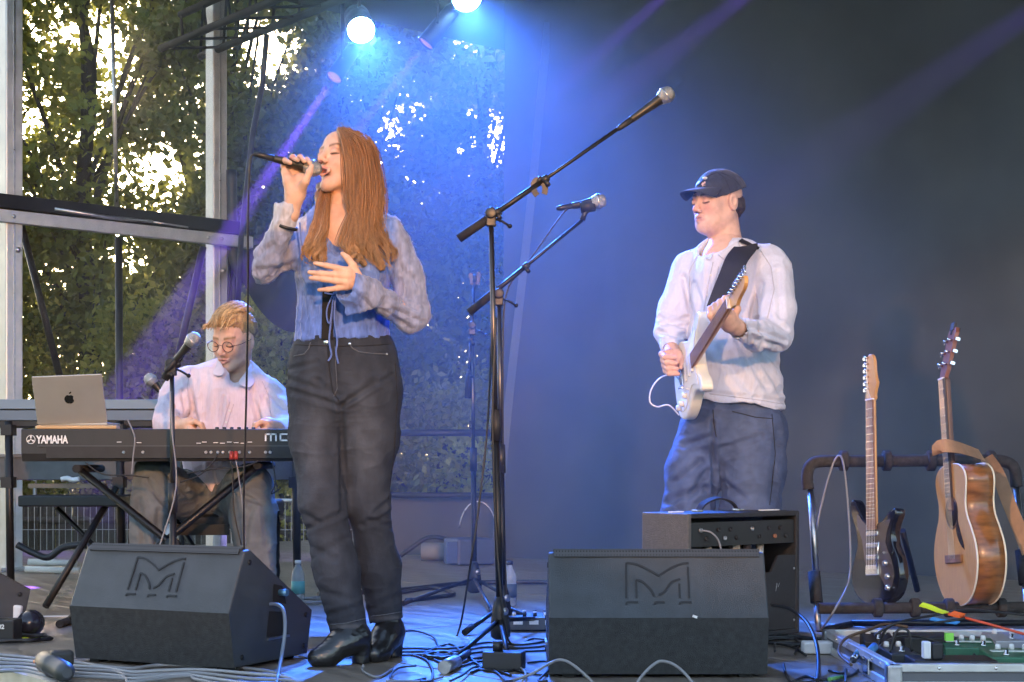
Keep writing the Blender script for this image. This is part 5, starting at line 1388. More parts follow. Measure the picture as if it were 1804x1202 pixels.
def wedge(loc, rz, w, label, connector=False, lens=None):
    t = thing('stage_monitor', label, 'stage monitor', loc, 'wedge monitors along the stage front', rot=(0, 0, rz))
    prof = [(0.03, 0.012), (0.0, 0.182), (0.085, 0.368), (0.11, 0.37), (0.47, 0.15), (0.44, 0.012)]
    b = MB(); h = w / 2
    n = len(prof)
    # lower and upper skins as separate parts share the cabinet's sides
    vs = [(-h, y, z) for y, z in prof] + [(h, y, z) for y, z in prof]
    b.add(vs, [tuple(range(n)), tuple(reversed(range(n, 2 * n)))] + [(k, n + k, n + (k + 1) % n, (k + 1) % n) for k in range(n) if k not in (0, 3)])
    cab = b.build('cabinet', wedge_m, t, world=False)
    b = MB(); k = 0; b.add([vs[0], vs[n], vs[n + 1], vs[1]], [(0, 1, 2, 3)]); b.build('kick_panel', wedge_lo, t, world=False)
    # grille: slab proud of the front slope, its folded edge showing over the top
    b = MB(); a = Vector((0, 0.47, 0.15)); c = Vector((0, 0.088, 0.372)); d = (a - c).normalized(); nn = Vector((0, -d.z, d.y))
    if nn.z < 0: nn = -nn
    M = frame((a + c) / 2 + nn * 0.002, (1, 0, 0), y=d); b.box((0, 0, 0), (w - 0.03, (a - c).length, 0.014), M=M); b.build('grille', grille_m, t, world=False)
    b = MB(); b.box((0, 0.082, 0.364), (w - 0.035, 0.012, 0.018), rot=Matrix.Rotation(R(-25), 3, 'X')); b.build('grille_edge', grille_m, t, world=False)
    # moulded M emblem on the upper panel
    p0 = Vector((0, 0.0, 0.182)); p1 = Vector((0, 0.085, 0.368)); u = (p1 - p0).normalized(); nb = Vector((0, -u.z, u.y))
    def E(x, y): return p0 + u * ((y) * 0.2045) + Vector((x, 0, 0)) + nb * 0.0005
    lines = [[(-0.095, 0.30), (-0.092, 0.84)], [(-0.092, 0.84), (-0.06, 0.82), (-0.02, 0.72), (0.004, 0.64)], [(0.004, 0.64), (0.04, 0.76), (0.075, 0.83), (0.095, 0.84)], [(0.092, 0.78), (0.092, 0.30)],
             [(-0.064, 0.30), (-0.064, 0.58)], [(-0.064, 0.58), (-0.045, 0.55), (-0.02, 0.42), (-0.012, 0.33)], [(0.002, 0.35), (0.02, 0.40), (0.04, 0.54), (0.068, 0.59)], [(0.064, 0.52), (0.064, 0.30)],
             [(-0.096, 0.20), (-0.09, 0.235), (-0.06, 0.235)], [(-0.012, 0.20), (-0.006, 0.235), (0.018, 0.235)], [(0.062, 0.20), (0.068, 0.235), (0.098, 0.235)]]
    for ln in lines:
        b = MB(); b.strip(spline([E(*q) for q in ln], 3) if len(ln) > 2 else [E(*q) for q in ln], 0.0062, 0.0025, nb); b.build('emblem_line', groove_m, t, world=False)
    # side: dish handle, corner screws, feet
    for sx in (-1, 1):
        b = MB(); b.add([(sx * (h + 0.001), y, z) for y, z in ((0.20, 0.09), (0.32, 0.085), (0.315, 0.16), (0.215, 0.17))], [(0, 1, 2, 3)] if sx > 0 else [(3, 2, 1, 0)])
        b.add([(sx * (h + 0.001), y, z) for y, z in ((0.235, 0.20), (0.315, 0.185), (0.29, 0.245), (0.24, 0.255))], [(0, 1, 2, 3)] if sx > 0 else [(3, 2, 1, 0)])
        b.build('handle_recess', mat('recess', (0.003, 0.003, 0.004), 0.8), t, world=False)
        b = MB(); b.box((sx * (h + 0.003), 0.265, 0.083), (0.008, 0.12, 0.007)); b.build('handle_lip', steel, t, world=False)
        for y, z in ((0.07, 0.04), (0.11, 0.33), (0.42, 0.04), (0.43, 0.14)):
            b = MB(); b.lathe([(0.0001, 0), (0.009, 0), (0.008, 0.003), (0.0001, 0.003)], 10, Matrix.Translation((sx * h, y, z)) @ Matrix.Rotation(sx * R(90), 4, 'Y')); b.build('screw', black_metal, t, world=False)
    for sx in (-1, 1):
        for y in (0.07, 0.40):
            b = MB(); b.box((sx * (h - 0.06), y, 0.006), (0.04, 0.04, 0.0125)); b.build('foot', rubber, t, world=False)
    if connector:
        b = MB(); b.tube([(h + 0.001, 0.275, 0.225), (h + 0.03, 0.275, 0.225)], 0.011, 10); b.build('connector', mat('blue_connector', (0.10, 0.25, 0.40), 0.3, 0.6), t, world=False)
    for o in t.children:
        if o.name.startswith(('cabinet',)):
            m_ = o.modifiers.new('bevel', 'BEVEL'); m_.width = 0.005; m_.segments = 2; m_.limit_method = 'ANGLE'
    return t
wR = wedge((W(1161, 0, 4.56).x, 4.56, 0), 0.0, 0.648, 'black wedge monitor with moulded M facing the camera before the amplifier')
c0 = floor_pt(403, 1187); rzL = R(-25); wL = 0.615
cx = c0 + Vector((-math.cos(rzL), -math.sin(rzL), 0)) * (wL / 2)
wedge((cx.x, cx.y, 0), rzL, wL, 'black wedge monitor at lower left turned to show its right side', True)
wedge((-2.36, 5.82, 0), R(-55), 0.5, 'black wedge monitor cut off by the left edge of the view')
b = MB(); M = frame((0.08, 4.60, 0.195), (1, 0.0, 0), y=(0, 0.42, 0.9))
tp = MB(); e_ = Vector((W(1224, 1085, 4.56).x, 4.557, 0.186)); tp.box(e_, (0.014, 0.003, 0.007), rot=Matrix.Rotation(R(20), 3, 'Y')); o = tp.build('tape_scrap', white_plastic); tag(o, 'tiny white tape scrap on the seam of the right monitor', 'tape')

# ------------------------------------------------------------------ microphones and stands
mic_body = mat('mic_body', (0.05, 0.047, 0.042), 0.38, 0.6, noise=0.15, nscale=30)
mic_gr = mat('mic_grille', (0.42, 0.41, 0.39), 0.42, 0.85, noise=0.3, nscale=300, bump=0.5, bscale=700)
def mic(tail, head, label, sc=1.0, grp='vocal microphones', bm=None):
    tail, head = Vector(tail), Vector(head); d = (head - tail).normalized(); Lh = (head - tail).length
    t = thing('microphone', label, 'microphone', tail, grp)
    M = zframe(tail, d)
    def L(pr): return [(r * sc, z) for r, z in pr]
    r0 = 0.026 * sc
    b = MB(); b.lathe(L([(0.0105, 0.0), (0.0115, 0.003), (0.0125, Lh * 0.3 / sc), (0.0165, (Lh - 0.05 * sc) / sc), (0.0190, (Lh - 0.043 * sc) / sc)]), 20, M); b.build('handle', bm or mic_body, t)
    b = MB(); b.lathe(L([(0.0190, (Lh - 0.047 * sc) / sc), (0.0245, (Lh - 0.030 * sc) / sc), (0.0258, (Lh - 0.024 * sc) / sc), (0.0258, (Lh - 0.020 * sc) / sc), (0.0248, (Lh - 0.012 * sc) / sc), (0.0200, (Lh + 0.002 * sc) / sc), (0.011, (Lh + 0.009 * sc) / sc), (0.0001, (Lh + 0.011 * sc) / sc)]), 22, M); b.build('grille', mic_gr, t)
    b = MB(); b.lathe(L([(0.0252, (Lh - 0.026 * sc) / sc), (0.0268, (Lh - 0.025 * sc) / sc), (0.0268, (Lh - 0.019 * sc) / sc), (0.0252, (Lh - 0.018 * sc) / sc)]), 22, M, closed=True); b.build('ring', steel, t)
    b = MB(); b.lathe(L([(0.006, -0.062), (0.0085, -0.05), (0.0095, -0.045), (0.0098, 0.002), (0.0001, 0.003)]), 14, M); b.build('plug', black_plastic, t)
    return t
mic(micA + mic_d * 0.055, micB + mic_d * 0.002, 'dark handheld microphone at the singer\'s mouth')
def stand(label, base, top, legs, boom=None, cw=None, grp='microphone stands', extras=True, pr=0.0105, col=black_metal):
    base, top = Vector(base), Vector(top)
    t = thing('mic_stand', label, 'mic stand', (base.x, base.y, 0), grp)
    ax = (top - base).normalized(); up = base + ax * 0.09
    b = MB(); b.lathe([(0.020, 0.02), (0.034, 0.03), (0.036, 0.06), (0.026, 0.13), (0.017, 0.17), (0.0001, 0.17)], 14, zframe(base, ax)); b.build('hub', black_plastic, t)
    for lg in legs:
        lg = Vector(lg); b = MB(); b.tube([up, lg + Vector((0, 0, 0.012))], 0.0085, 8); l_ = b.build('leg', col, t)
        b = MB(); dl = (lg - up).normalized(); b.tube([lg + Vector((0, 0, 0.014)) - dl * 0.05, lg + Vector((0, 0, 0.014)) + dl * 0.008], 0.0125, 8); b.build('rubber_foot', rubber, l_)
    mid = base.lerp(top, 0.52)
    b = MB(); b.tube([base + ax * 0.05, mid], pr * 1.25, 12); b.build('outer_pole', col, t)
    b = MB(); b.tube([mid - ax * 0.03, top], pr * 0.85, 12); b.build('inner_pole', mat('satin_pole', (0.10, 0.095, 0.09), 0.35, 0.9), t)
    b = MB(); b.tube([mid - ax * 0.055, mid + ax * 0.055], pr * 1.7, 12); b.build('clutch', black_plastic, t)
    b = MB(); b.lathe([(0.0001, 0), (0.014, 0), (0.014, 0.03), (0.0001, 0.03)], 10, zframe(base + ax * 0.12, (0.7, -0.7, 0))); b.build('knob', steel, t)
    if boom:
        a, c = Vector(boom[0]), Vector(boom[1]); d = (c - a).normalized()
        b = MB(); b.tube([a + d * 0.10, c], 0.0068, 10); bm = b.build('boom', col, t)
        b = MB(); b.tube([a + d * 0.08, a + (c - a) * 0.5], 0.0098, 10); b.build('boom_sleeve', col, bm)
        b = MB(); b.tube([a, a + d * 0.12], 0.0155, 12); b.build('counterweight', rubber, bm)
        for q in (0.5, 0.22):
            b = MB(); p = a + (c - a) * q; b.tube([p - d * 0.012, p + d * 0.014], 0.0135, 10); b.tube([p, p + Vector((0.012, -0.02, -0.024))], 0.008, 8); b.build('boom_clamp', black_plastic, bm)
        b = MB(); b.box(top + Vector((0, -0.004, 0.012)), (0.034, 0.03, 0.055)); b.lathe([(0.0001, -0.025), (0.02, -0.025), (0.02, 0.025), (0.0001, 0.025)], 12, zframe(top + Vector((0, -0.004, 0.03)), (0, 1, 0))); b.build('swivel', black_plastic, t, bevel=0.004)
        b = MB(); b.tube([top + Vector((0.015, -0.01, 0.01)), top + Vector((0.04, -0.02, 0.0)), top + Vector((0.062, -0.02, -0.014))], 0.0045, 6); b.ball(tuple(top + Vector((0.066, -0.02, -0.016))), 0.0085, 8); b.build('lever', black_metal, t)
    return t
# tall stand in the middle
Y1 = 5.42
base1 = Vector((W(882, 0, Y1).x, Y1, 0))
stand('tall black boom stand in the middle with its arm rising to the right', base1, W(865, 392, Y1), [floor_pt(795, 1172), floor_pt(985, 1095), floor_pt(880, 1168) + Vector((0.03, 0, 0))], (W(808, 421, Y1), W(1112, 211, Y1)))
mic(W(1112, 211, Y1), W(1190, 156, Y1), 'silver-headed microphone at the tip of the tall boom arm', 1.12)
t = thing('clip', 'empty black mic clip hanging under the tall boom arm', 'mic clip', W(950, 330, Y1))
b = MB(); Mc = frame(W(950, 332, Y1), (0.25, 0, -1), y=(0, 1, 0))
pts = [(0.03 * math.cos(a), 0.02 * math.sin(a)) for a in np.linspace(0.6, 5.6, 14)]
b.strip([Mc @ Vector((x, 0, y)) for x, y in pts], 0.02, 0.005, (0, -1, 0)); b.build('jaw', black_plastic, t); b = MB(); b.tube([W(948, 322, Y1), W(953, 312, Y1)], 0.009, 8); b.build('joint', black_plastic, t)
# second stand behind it
Y2 = 5.95
stand('shorter boom stand directly behind the tall one with a purple-lit mic', (W(886, 0, Y2).x, Y2, 0), W(879, 532, Y2), [floor_pt(820, 1120), floor_pt(960, 1108), floor_pt(905, 1085)], (W(826, 551, Y2), W(1026, 388, Y2)))
mic(W(1008, 363, Y2), W(1072, 352, Y2), 'microphone on the shorter boom stand pointing right toward the guitarist', 1.15)
b = MB(); b.tube([W(1026, 388, Y2), W(1030, 376, Y2), W(1036, 368, Y2)], 0.011, 8); b.tube([W(1022, 366, Y2), W(1048, 362, Y2)], 0.023, 12); tag(b.build('mic_clip', black_plastic), 'black clip holding the mic on the shorter boom stand', 'mic clip')
# third stand, further back, folded
Y3 = 7.35
stand('folded mic stand at the back in the blue haze', (W(836, 0, Y3).x, Y3, 0), W(832, 585, Y3), [floor_pt(712, 1068), floor_pt(905, 1062), floor_pt(868, 1085)], (W(824, 702, Y3), W(836, 496, Y3)))
b = MB(); b.tube([W(836, 498, Y3), W(837, 484, Y3)], 0.012, 8); b.strip([W(829, 482, Y3), W(832, 500, Y3), W(841, 500, Y3), W(844, 480, Y3)], 0.02, 0.006, (0, -1, 0)); tag(b.build('mic_clip', black_plastic), 'empty mic clip on top of the folded back stand', 'mic clip')
# keyboard player's vocal stand
Y4 = 5.75
stand('straight mic stand in front of the keyboard player', (W(306, 0, Y4).x, Y4, 0), W(303, 655, Y4), [floor_pt(250, 1122), floor_pt(360, 1118), floor_pt(306, 1095)], (W(290, 668, Y4), W(334, 600, Y4 - 0.02)))
mic(W(310, 634, Y4 - 0.03), W(348, 590, Y4 - 0.05), 'blue-lit microphone before the keyboard player\'s face', 1.05)
mic(W(292, 700, 6.95), W(257, 660, 6.95), 'dark microphone with silver head pointing up beside the tent', 1.1)
stand('mic stand behind the keyboard player, mostly hidden', (W(318, 0, 7.0).x, 7.0, 0), W(322, 730, 7.0), [floor_pt(270, 1062), floor_pt(370, 1060), floor_pt(330, 1082)], (W(345, 760, 6.97), W(292, 700, 6.95)))

# ------------------------------------------------------------------ keyboards
kb_m = mat('keyboard_case', (0.022, 0.022, 0.024), 0.5, 0, 0.5, noise=0.15, nscale=25, rnoise=0.08)
kb2_m = mat('keyboard_grey', (0.09, 0.095, 0.105), 0.5, 0.2, noise=0.12, nscale=20)
white_ink = mat('white_ink', (0.75, 0.75, 0.75), 0.6)
keyw = mat('ivory_key', (0.75, 0.74, 0.70), 0.35); keyb = mat('ebony_key', (0.015, 0.015, 0.015), 0.3)
KY = 6.0
x0, x1 = W(37, 0, KY).x, W(640, 0, KY).x; zt, zb = W(0, 756, KY).z, W(0, 813, KY).z
t = thing('keyboard', 'black stage synthesizer with white lettering in front of the keyboard player', 'keyboard', ((x0 + x1) / 2, KY, zb))
cx_ = (x0 + x1) / 2; wd = x1 - x0
b = MB(); pr = [(0, 0.030), (0.012, 0.0), (0.33, 0.0), (0.33, 0.05), (0.20, 0.055), (0.17, 0.085), (0.015, zt - zb), (0, zt - zb)]
vs = [(x0, KY + y, zb + z) for y, z in pr] + [(x1, KY + y, zb + z) for y, z in pr]; n = len(pr)
b.add(vs, [tuple(range(n)), tuple(reversed(range(n, 2 * n)))] + [(k, n + k, n + (k + 1) % n, (k + 1) % n) for k in range(n)]); b.build('case', kb_m, t, bevel=0.003)
b = MB(); b.box((cx_ + 0.03, KY - 0.004, W(0, 797, KY).z), (wd - 0.14, 0.008, 0.045)); b.build('connector_panel', mat('panel_dark', (0.016, 0.016, 0.018), 0.6, noise=0.2, nscale=20), t)
b = MB(); b.box((cx_, KY - 0.002, W(0, 786, KY).z), (wd - 0.13, 0.01, 0.005)); b.build('ridge', mat('ridge', (0.05, 0.05, 0.055), 0.4), t)
Mt = lambda px, py: Matrix.Translation(W(px, py, KY - 0.003)) @ Matrix.Rotation(R(90), 4, 'X')
text_obj('lettering', 'YAMAHA', 0.042, Mt(64.5, 781), white_ink, t, bold=0.0014, width=0.124)
b = MB(); b.lathe([(0.0150, 0), (0.0175, 0), (0.0175, 0.0012), (0.0150, 0.0012)], 28, zframe(W(54.5, 774.5, KY - 0.0025), (0, -1, 0)), closed=True)
b.build('emblem_ring', white_ink, t)
b = MB()
for k in range(3):
    a = R(90 + 120 * k); M = Mt(54.5, 774.5) @ Matrix.Rotation(a, 4, 'Z'); b.box((0.0075, 0, 0.0008), (0.015, 0.0022, 0.0012), M=M); b.box((0.010, 0.0022, 0.0008), (0.006, 0.002, 0.0012), M=M); b.box((0.010, -0.0022, 0.0008), (0.006, 0.002, 0.0012), M=M)
b.build('tuning_fork_mark', white_ink, t)
def glyph(segs, px, py, w, h, sw):                      # blocky letters built of bars
    for (ax_, ay, bx_, by) in segs:
        b.box(W(px, py, KY - 0.004) + Vector(((ax_ + bx_) / 2 * w, 0, (ay + by) / 2 * h)), (abs(bx_ - ax_) * w + sw, 0.0015, abs(by - ay) * h + sw))
b = MB()
glyph([(0, 0, 0, 1), (0, 1, 1, 1), (0.5, 0, 0.5, 1), (1, 0, 1, 1)], 468, 776, 0.040, 0.024, 0.006); b.build('lettering', white_ink, t)
b = MB(); glyph([(0, 0, 0, 1), (0, 1, 1, 1), (1, 0, 1, 1), (0, 0, 1, 0)], 494, 776, 0.032, 0.024, 0.006); b.build('lettering', white_ink, t)
for i, px in enumerate((210, 245, 350, 360, 380, 392, 404, 416, 428, 440)):
    b = MB(); b.box(W(px, 779 + (i % 3), KY - 0.004), (0.018, 0.001, 0.0025)); b.build('port_label', white_ink, t)
for i, px in enumerate((218, 252, 363, 372, 384, 393, 405, 422, 440, 468, 476)):
    b = MB(); b.lathe([(0.0001, 0), (0.006, 0), (0.006, 0.003), (0.003, 0.003), (0.003, 0.001), (0.0001, 0.001)], 10, zframe(W(px, 797, KY - 0.008), (0, -1, 0))); b.build('jack', steel, t)
for i in range(6):
    b = MB(); b.lathe([(0.008, 0), (0.0075, 0.016), (0.0001, 0.017)], 10, zframe(Vector((W(378 + i * 13, 0, KY).x, KY + 0.05, zt - 0.008)), (0, 0, 1))); b.build('control_knob', black_plastic, t)
kx = x0 + 0.10
for i in range(52):
    w_ = (wd - 0.16) / 52; b = MB(); b.box((kx + (i + 0.5) * w_, KY + 0.265, zb + 0.06), (w_ - 0.0012, 0.125, 0.018)); b.build('white_key', keyw, t)
    if i % 7 not in (2, 6): b = MB(); b.box((kx + (i + 1) * w_, KY + 0.235, zb + 0.074), (w_ * 0.55, 0.075, 0.012)); b.build('black_key', keyb, t)
# X stand under it
def xstand(label, a0, a1, c0_, c1, Ya, Yb):
    t = thing('keyboard_stand', label, 'keyboard stand', (W((a0[0] + c0_[0]) / 2, 0, Ya).x, (Ya + Yb) / 2, 0), 'folding keyboard stands')
    for Yk in (Ya,):
        b = MB(); b.tube([W(*a0, Yk), W(*a1, Yk)], 0.015, 4); b.build('cross_tube', black_metal, t)
        b = MB(); b.tube([W(*c0_, Yk + 0.035), W(*c1, Yk + 0.035)], 0.015, 4); b.build('cross_tube', black_metal, t)
    for (p, q) in ((a0, Ya), (c0_, Ya + 0.035)):
        b = MB(); b.tube([W(*p, q) + Vector((0, -0.03, 0)), W(*p, q) + Vector((0, 0.34, 0))], 0.016, 10); b.build('support_arm', rubber, t)
    for (p, q) in ((a1, Ya), (c1, Ya + 0.035)):
        b = MB(); b.tube([W(*p, q) + Vector((0, -0.12, 0)), W(*p, q) + Vector((0, 0.25, 0))], 0.015, 10); b.build('foot_tube', rubber, t)
    m_ = W((a0[0] + a1[0]) / 2, (a0[1] + a1[1]) / 2, Ya - 0.02); b = MB(); b.lathe([(0.0001, 0), (0.03, 0), (0.03, 0.014), (0.0001, 0.014)], 14, zframe(m_, (0, -1, 0))); b.build('pivot', black_plastic, t)
zf = lambda px, Y: 815 + (CAMZ - 0.02) * F / Y
xstand('folding X stand under the black synthesizer', (138, 826), (470, zf(0, 6.05)), (455, 820), (120, zf(0, 6.05)), 6.05, 6.1)
# laptop on a wooden board
silver = mat('laptop_silver', (0.40, 0.385, 0.37), 0.42, 0.6, noise=0.05, nscale=10)
t = thing('wooden_board', 'pale wooden board under the laptop on the keyboard', 'board', W(140, 750, KY + 0.08))
b = MB(); pts_ = [W(64, 753, KY + 0.04), W(205, 753, KY + 0.04), W(212, 750, KY + 0.22), W(62, 750, KY + 0.22)]
zz = zt + 0.001; b.add([Vector((p.x, p.y, zz)) for p in pts_] + [Vector((p.x, p.y, zz + 0.014)) for p in pts_], [(3, 2, 1, 0), (4, 5, 6, 7), (0, 1, 5, 4), (1, 2, 6, 5), (2, 3, 7, 6), (3, 0, 4, 7)]); b.build('plank', mat('pale_wood', (0.55, 0.36, 0.18), 0.55, noise=0.2, nscale=10, stretch=(1, 12, 12)), t, bevel=0.004)
lt = thing('laptop', 'open silver laptop seen from behind on a wooden board', 'laptop', W(140, 748, KY + 0.07))
ly = KY + 0.06; A_ = W(66, 748, ly); B_ = W(189, 745, ly + 0.02); C_ = W(179, 659, ly - 0.045); D_ = W(55, 664, ly - 0.06)
nL = (B_ - A_).cross(D_ - A_).normalized(); 
if nL.y > 0: nL = -nL
b = MB(); b.add([A_, B_, C_, D_] + [p - nL * 0.007 for p in (A_, B_, C_, D_)], [(0, 1, 2, 3), (7, 6, 5, 4), (0, 4, 5, 1), (1, 5, 6, 2), (2, 6, 7, 3), (3, 7, 4, 0)]); lid = b.build('lid', silver, lt, bevel=0.003)
b = MB(); bz = zz + 0.015; q_ = [(A_.x, ly + 0.01), (B_.x, ly + 0.02), (B_.x + 0.0, ly + 0.22), (A_.x, ly + 0.22)]; b.add([Vector((x, y, bz)) for x, y in q_] + [Vector((x, y, bz + 0.012)) for x, y in q_], [(3, 2, 1, 0), (4, 5, 6, 7), (0, 1, 5, 4), (1, 2, 6, 5), (2, 3, 7, 6), (3, 0, 4, 7)]); b.build('base', silver, lt, bevel=0.003)
ap = []
for a in np.linspace(0, 2 * math.pi, 40, endpoint=False):
    x, y = math.cos(a), math.sin(a); r = 1.0 + 0.05 * math.cos(2 * a) - 0.13 * math.exp(-((a - math.pi / 2) / 0.28) ** 2) - 0.10 * math.exp(-((a - 1.5 * math.pi) / 0.25) ** 2)
    px_, py_ = 0.0184 * r * x * (1.0 - 0.10 * (y < 0) * abs(y)), 0.0196 * r * y
    dd = math.hypot(px_ - 0.0236, py_ - 0.003)
    if dd < 0.0096: s_ = 0.0096 / max(dd, 1e-5); px_, py_ = 0.0236 + (px_ - 0.0236) * s_, 0.003 + (py_ - 0.003) * s_
    ap.append((px_, py_))
ux = (B_ - A_).normalized(); Ma = frame(A_.lerp(C_, 0.5) + nL * 0.0003, ux, z=nL); b = MB(); b.prism(ap, 0, 0.0008, Ma); b.build('emblem', mat('emblem_black', (0.01, 0.01, 0.012), 0.2), lid)
b = MB(); b.prism([(0.0, 0.021), (0.0024, 0.0276), (0.0096, 0.0324), (0.0088, 0.0256), (0.0036, 0.0212)], 0, 0.0008, Ma); b.build('emblem_leaf', MATS['emblem_black'], lid)

# the second keyboard rig behind
RY = 7.25
def slab_kb(name, label, xa, xb, ya, yb, depth, m, Y, strips):
    a, c = W(xa, 0, Y).x, W(xb, 0, Y).x; z1, z0 = W(0, ya, Y).z, W(0, yb, Y).z
    t = thing('keyboard', label, 'keyboard', ((a + c) / 2, Y, z0), 'keyboards on the rear stand')
    b = MB(); b.box(((a + c) / 2, Y + depth / 2, (z0 + z1) / 2), (c - a, depth, z1 - z0)); b.build('case', m, t, bevel=0.004)
    for (p, q, mm, pr_) in strips:
        b = MB(); za, zc = W(0, p, Y).z, W(0, q, Y).z; b.box(((a + c) / 2, Y - pr_ / 2, (za + zc) / 2), (c - a - 0.006, pr_, za - zc)); b.build('front_strip', mm, t, bevel=0.002)
    return t
slab_kb('k', 'upper blue-grey keyboard on the rear stand behind the laptop', -60, 330, 704, 752, 0.30, kb_m, RY, [(704, 721, mat('kb_blue', (0.20, 0.24, 0.30), 0.35, 0.3), 0.02), (723, 741, mat('kb_blue2', (0.14, 0.17, 0.22), 0.4, 0.3), 0.012)])
slab_kb('k', 'lower grey keyboard on the rear stand under the synthesizer', -60, 540, 800, 846, 0.30, kb2_m, RY + 0.02, [(800, 806, mat('kb_grey2', (0.15, 0.155, 0.165), 0.4), 0.01)])
t = thing('keyboard_stand', 'two-tier column stand carrying the rear keyboards', 'keyboard stand', (W(100, 0, RY).x, RY, 0), 'folding keyboard stands')
for px in (15, 211, 520):
    b = MB(); b.tube([W(px, 742, RY - 0.05), W(px + 4, zf(0, RY), RY - 0.05)], 0.019, 8); b.build('column', black_metal, t)
    for py in (758, 850):
        b = MB(); b.box(W(px, py, RY - 0.03), (0.05, 0.08, 0.05)); b.tube([W(px, py + 2, RY - 0.05), W(px, py + 2, RY + 0.3)], 0.015, 8); b.build('arm', black_plastic, t)
b = MB(); b.tube([W(205, 860, RY - 0.2), W(80, zf(0, RY - 0.6), RY - 0.6)], 0.016, 6); b.build('brace_tube', black_metal, t)
b = MB(); b.tube([W(100, 895, RY - 0.1), W(190, 985, RY - 0.1)], 0.012, 6); b.build('brace_tube', black_metal, t)
# things on the rear lower keyboard: shelf items
b = MB(); b.box(W(120, 856, RY - 0.06), (0.34, 0.10, 0.02)); b.build('x', mat('wood_shelf', (0.22, 0.16, 0.11), 0.6, noise=0.2, nscale=8)); o = bpy.data.objects['x']; o.name = 'shelf'; tag(o, 'narrow wooden shelf under the rear keyboard', 'shelf')
b = MB(); b.tube(spline([W(108, 845, RY - 0.13), W(118, 843, RY - 0.13), W(128, 846, RY - 0.13), W(140, 844, RY - 0.13)], 3), 0.012, 8); tag(b.build('rolled_paper', white_plastic), 'small white roll lying on the narrow wooden shelf', 'paper')
t = thing('music_stand_tray', 'flat black tray below the rear keyboards', 'tray', W(140, 880, RY - 0.2)); b = MB(); b.box(W(135, 882, RY - 0.2), (0.46, 0.25, 0.05)); b.build('tray', black_plastic, t, bevel=0.008)
# bench
t = thing('keyboard_bench', 'black padded bench under the keyboard player', 'bench', (W(375, 0, 6.6).x, 6.6, 0))
b = MB(); b.box((W(375, 0, 6.6).x, 6.62, 0.445), (0.56, 0.32, 0.07)); b.build('seat', mat('bench_vinyl', (0.015, 0.015, 0.016), 0.45), t, bevel=0.015)
for sx in (-1, 1):
    b = MB(); c_ = W(375, 0, 6.6).x; b.tube([(c_ + sx * 0.2, 6.5, 0.41), (c_ - sx * 0.05, 6.5, 0.02)], 0.013, 6); b.tube([(c_ + sx * 0.2, 6.74, 0.41), (c_ - sx * 0.05, 6.74, 0.02)], 0.013, 6); b.build('leg', black_metal, t)
b = MB(); b.box((W(350, 0, 6.5).x, 6.48, W(0, 933, 6.5).z), (0.26, 0.02, 0.045)); b.build('cross_bar', black_metal, t)
b = MB(); b.tube([W(300, 932, 6.2), W(302, 950, 6.15)], 0.028, 10); tag(b.build('tape_roll', mat('white_tape', (0.7, 0.7, 0.7), 0.6)), 'white tape roll hanging between the keyboard player\'s legs', 'tape roll')
# red plugs in the back panel
for px in (408, 416):
    b = MB(); b.tube([W(px, 796, KY - 0.012), W(px - 1, 810, KY - 0.02)], 0.008, 8)
    tag(b.build('audio_plug', mat('red_plug', (0.35, 0.04, 0.03), 0.4)), 'red audio plug in the back of the synthesizer, %s of the pair' % ('left' if px == 408 else 'right'), 'plug', 'red audio plugs')
# ------------------------------------------------------------------ guitars
STRAT = [(-.135, 0.0), (-.127, -.075), (-.095, -.130), (-.03, -.158), (.04, -.145), (.09, -.116), (.13, -.110), (.17, -.124), (.20, -.142), (.224, -.134), (.218, -.098), (.190, -.062), (.176, -.034), (.172, 0.0), (.176, .034), (.195, .062), (.225, .088), (.262, .115), (.272, .138), (.250, .152), (.205, .141), (.15, .116), (.10, .108), (.05, .124), (-.01, .148), (-.07, .140), (-.115, .095), (-.132, .05)]
def closed(pts, n=3):
    P = [Vector((p[0], p[1], 0)) for p in pts]; m = len(P); out = []
    for i in range(m):
        p0, p1, p2, p3 = P[i - 1], P[i], P[(i + 1) % m], P[(i + 2) % m]
        for k in range(n):
            t = k / n; out.append(0.5 * ((2 * p1) + (p2 - p0) * t + (2 * p0 - 5 * p1 + 4 * p2 - p3) * t * t + (3 * p1 - p0 - 3 * p2 + p3) * t ** 3))
    return [(p.x, p.y) for p in out]
string_m = mat('string', (0.6, 0.58, 0.55), 0.3, 1.0)
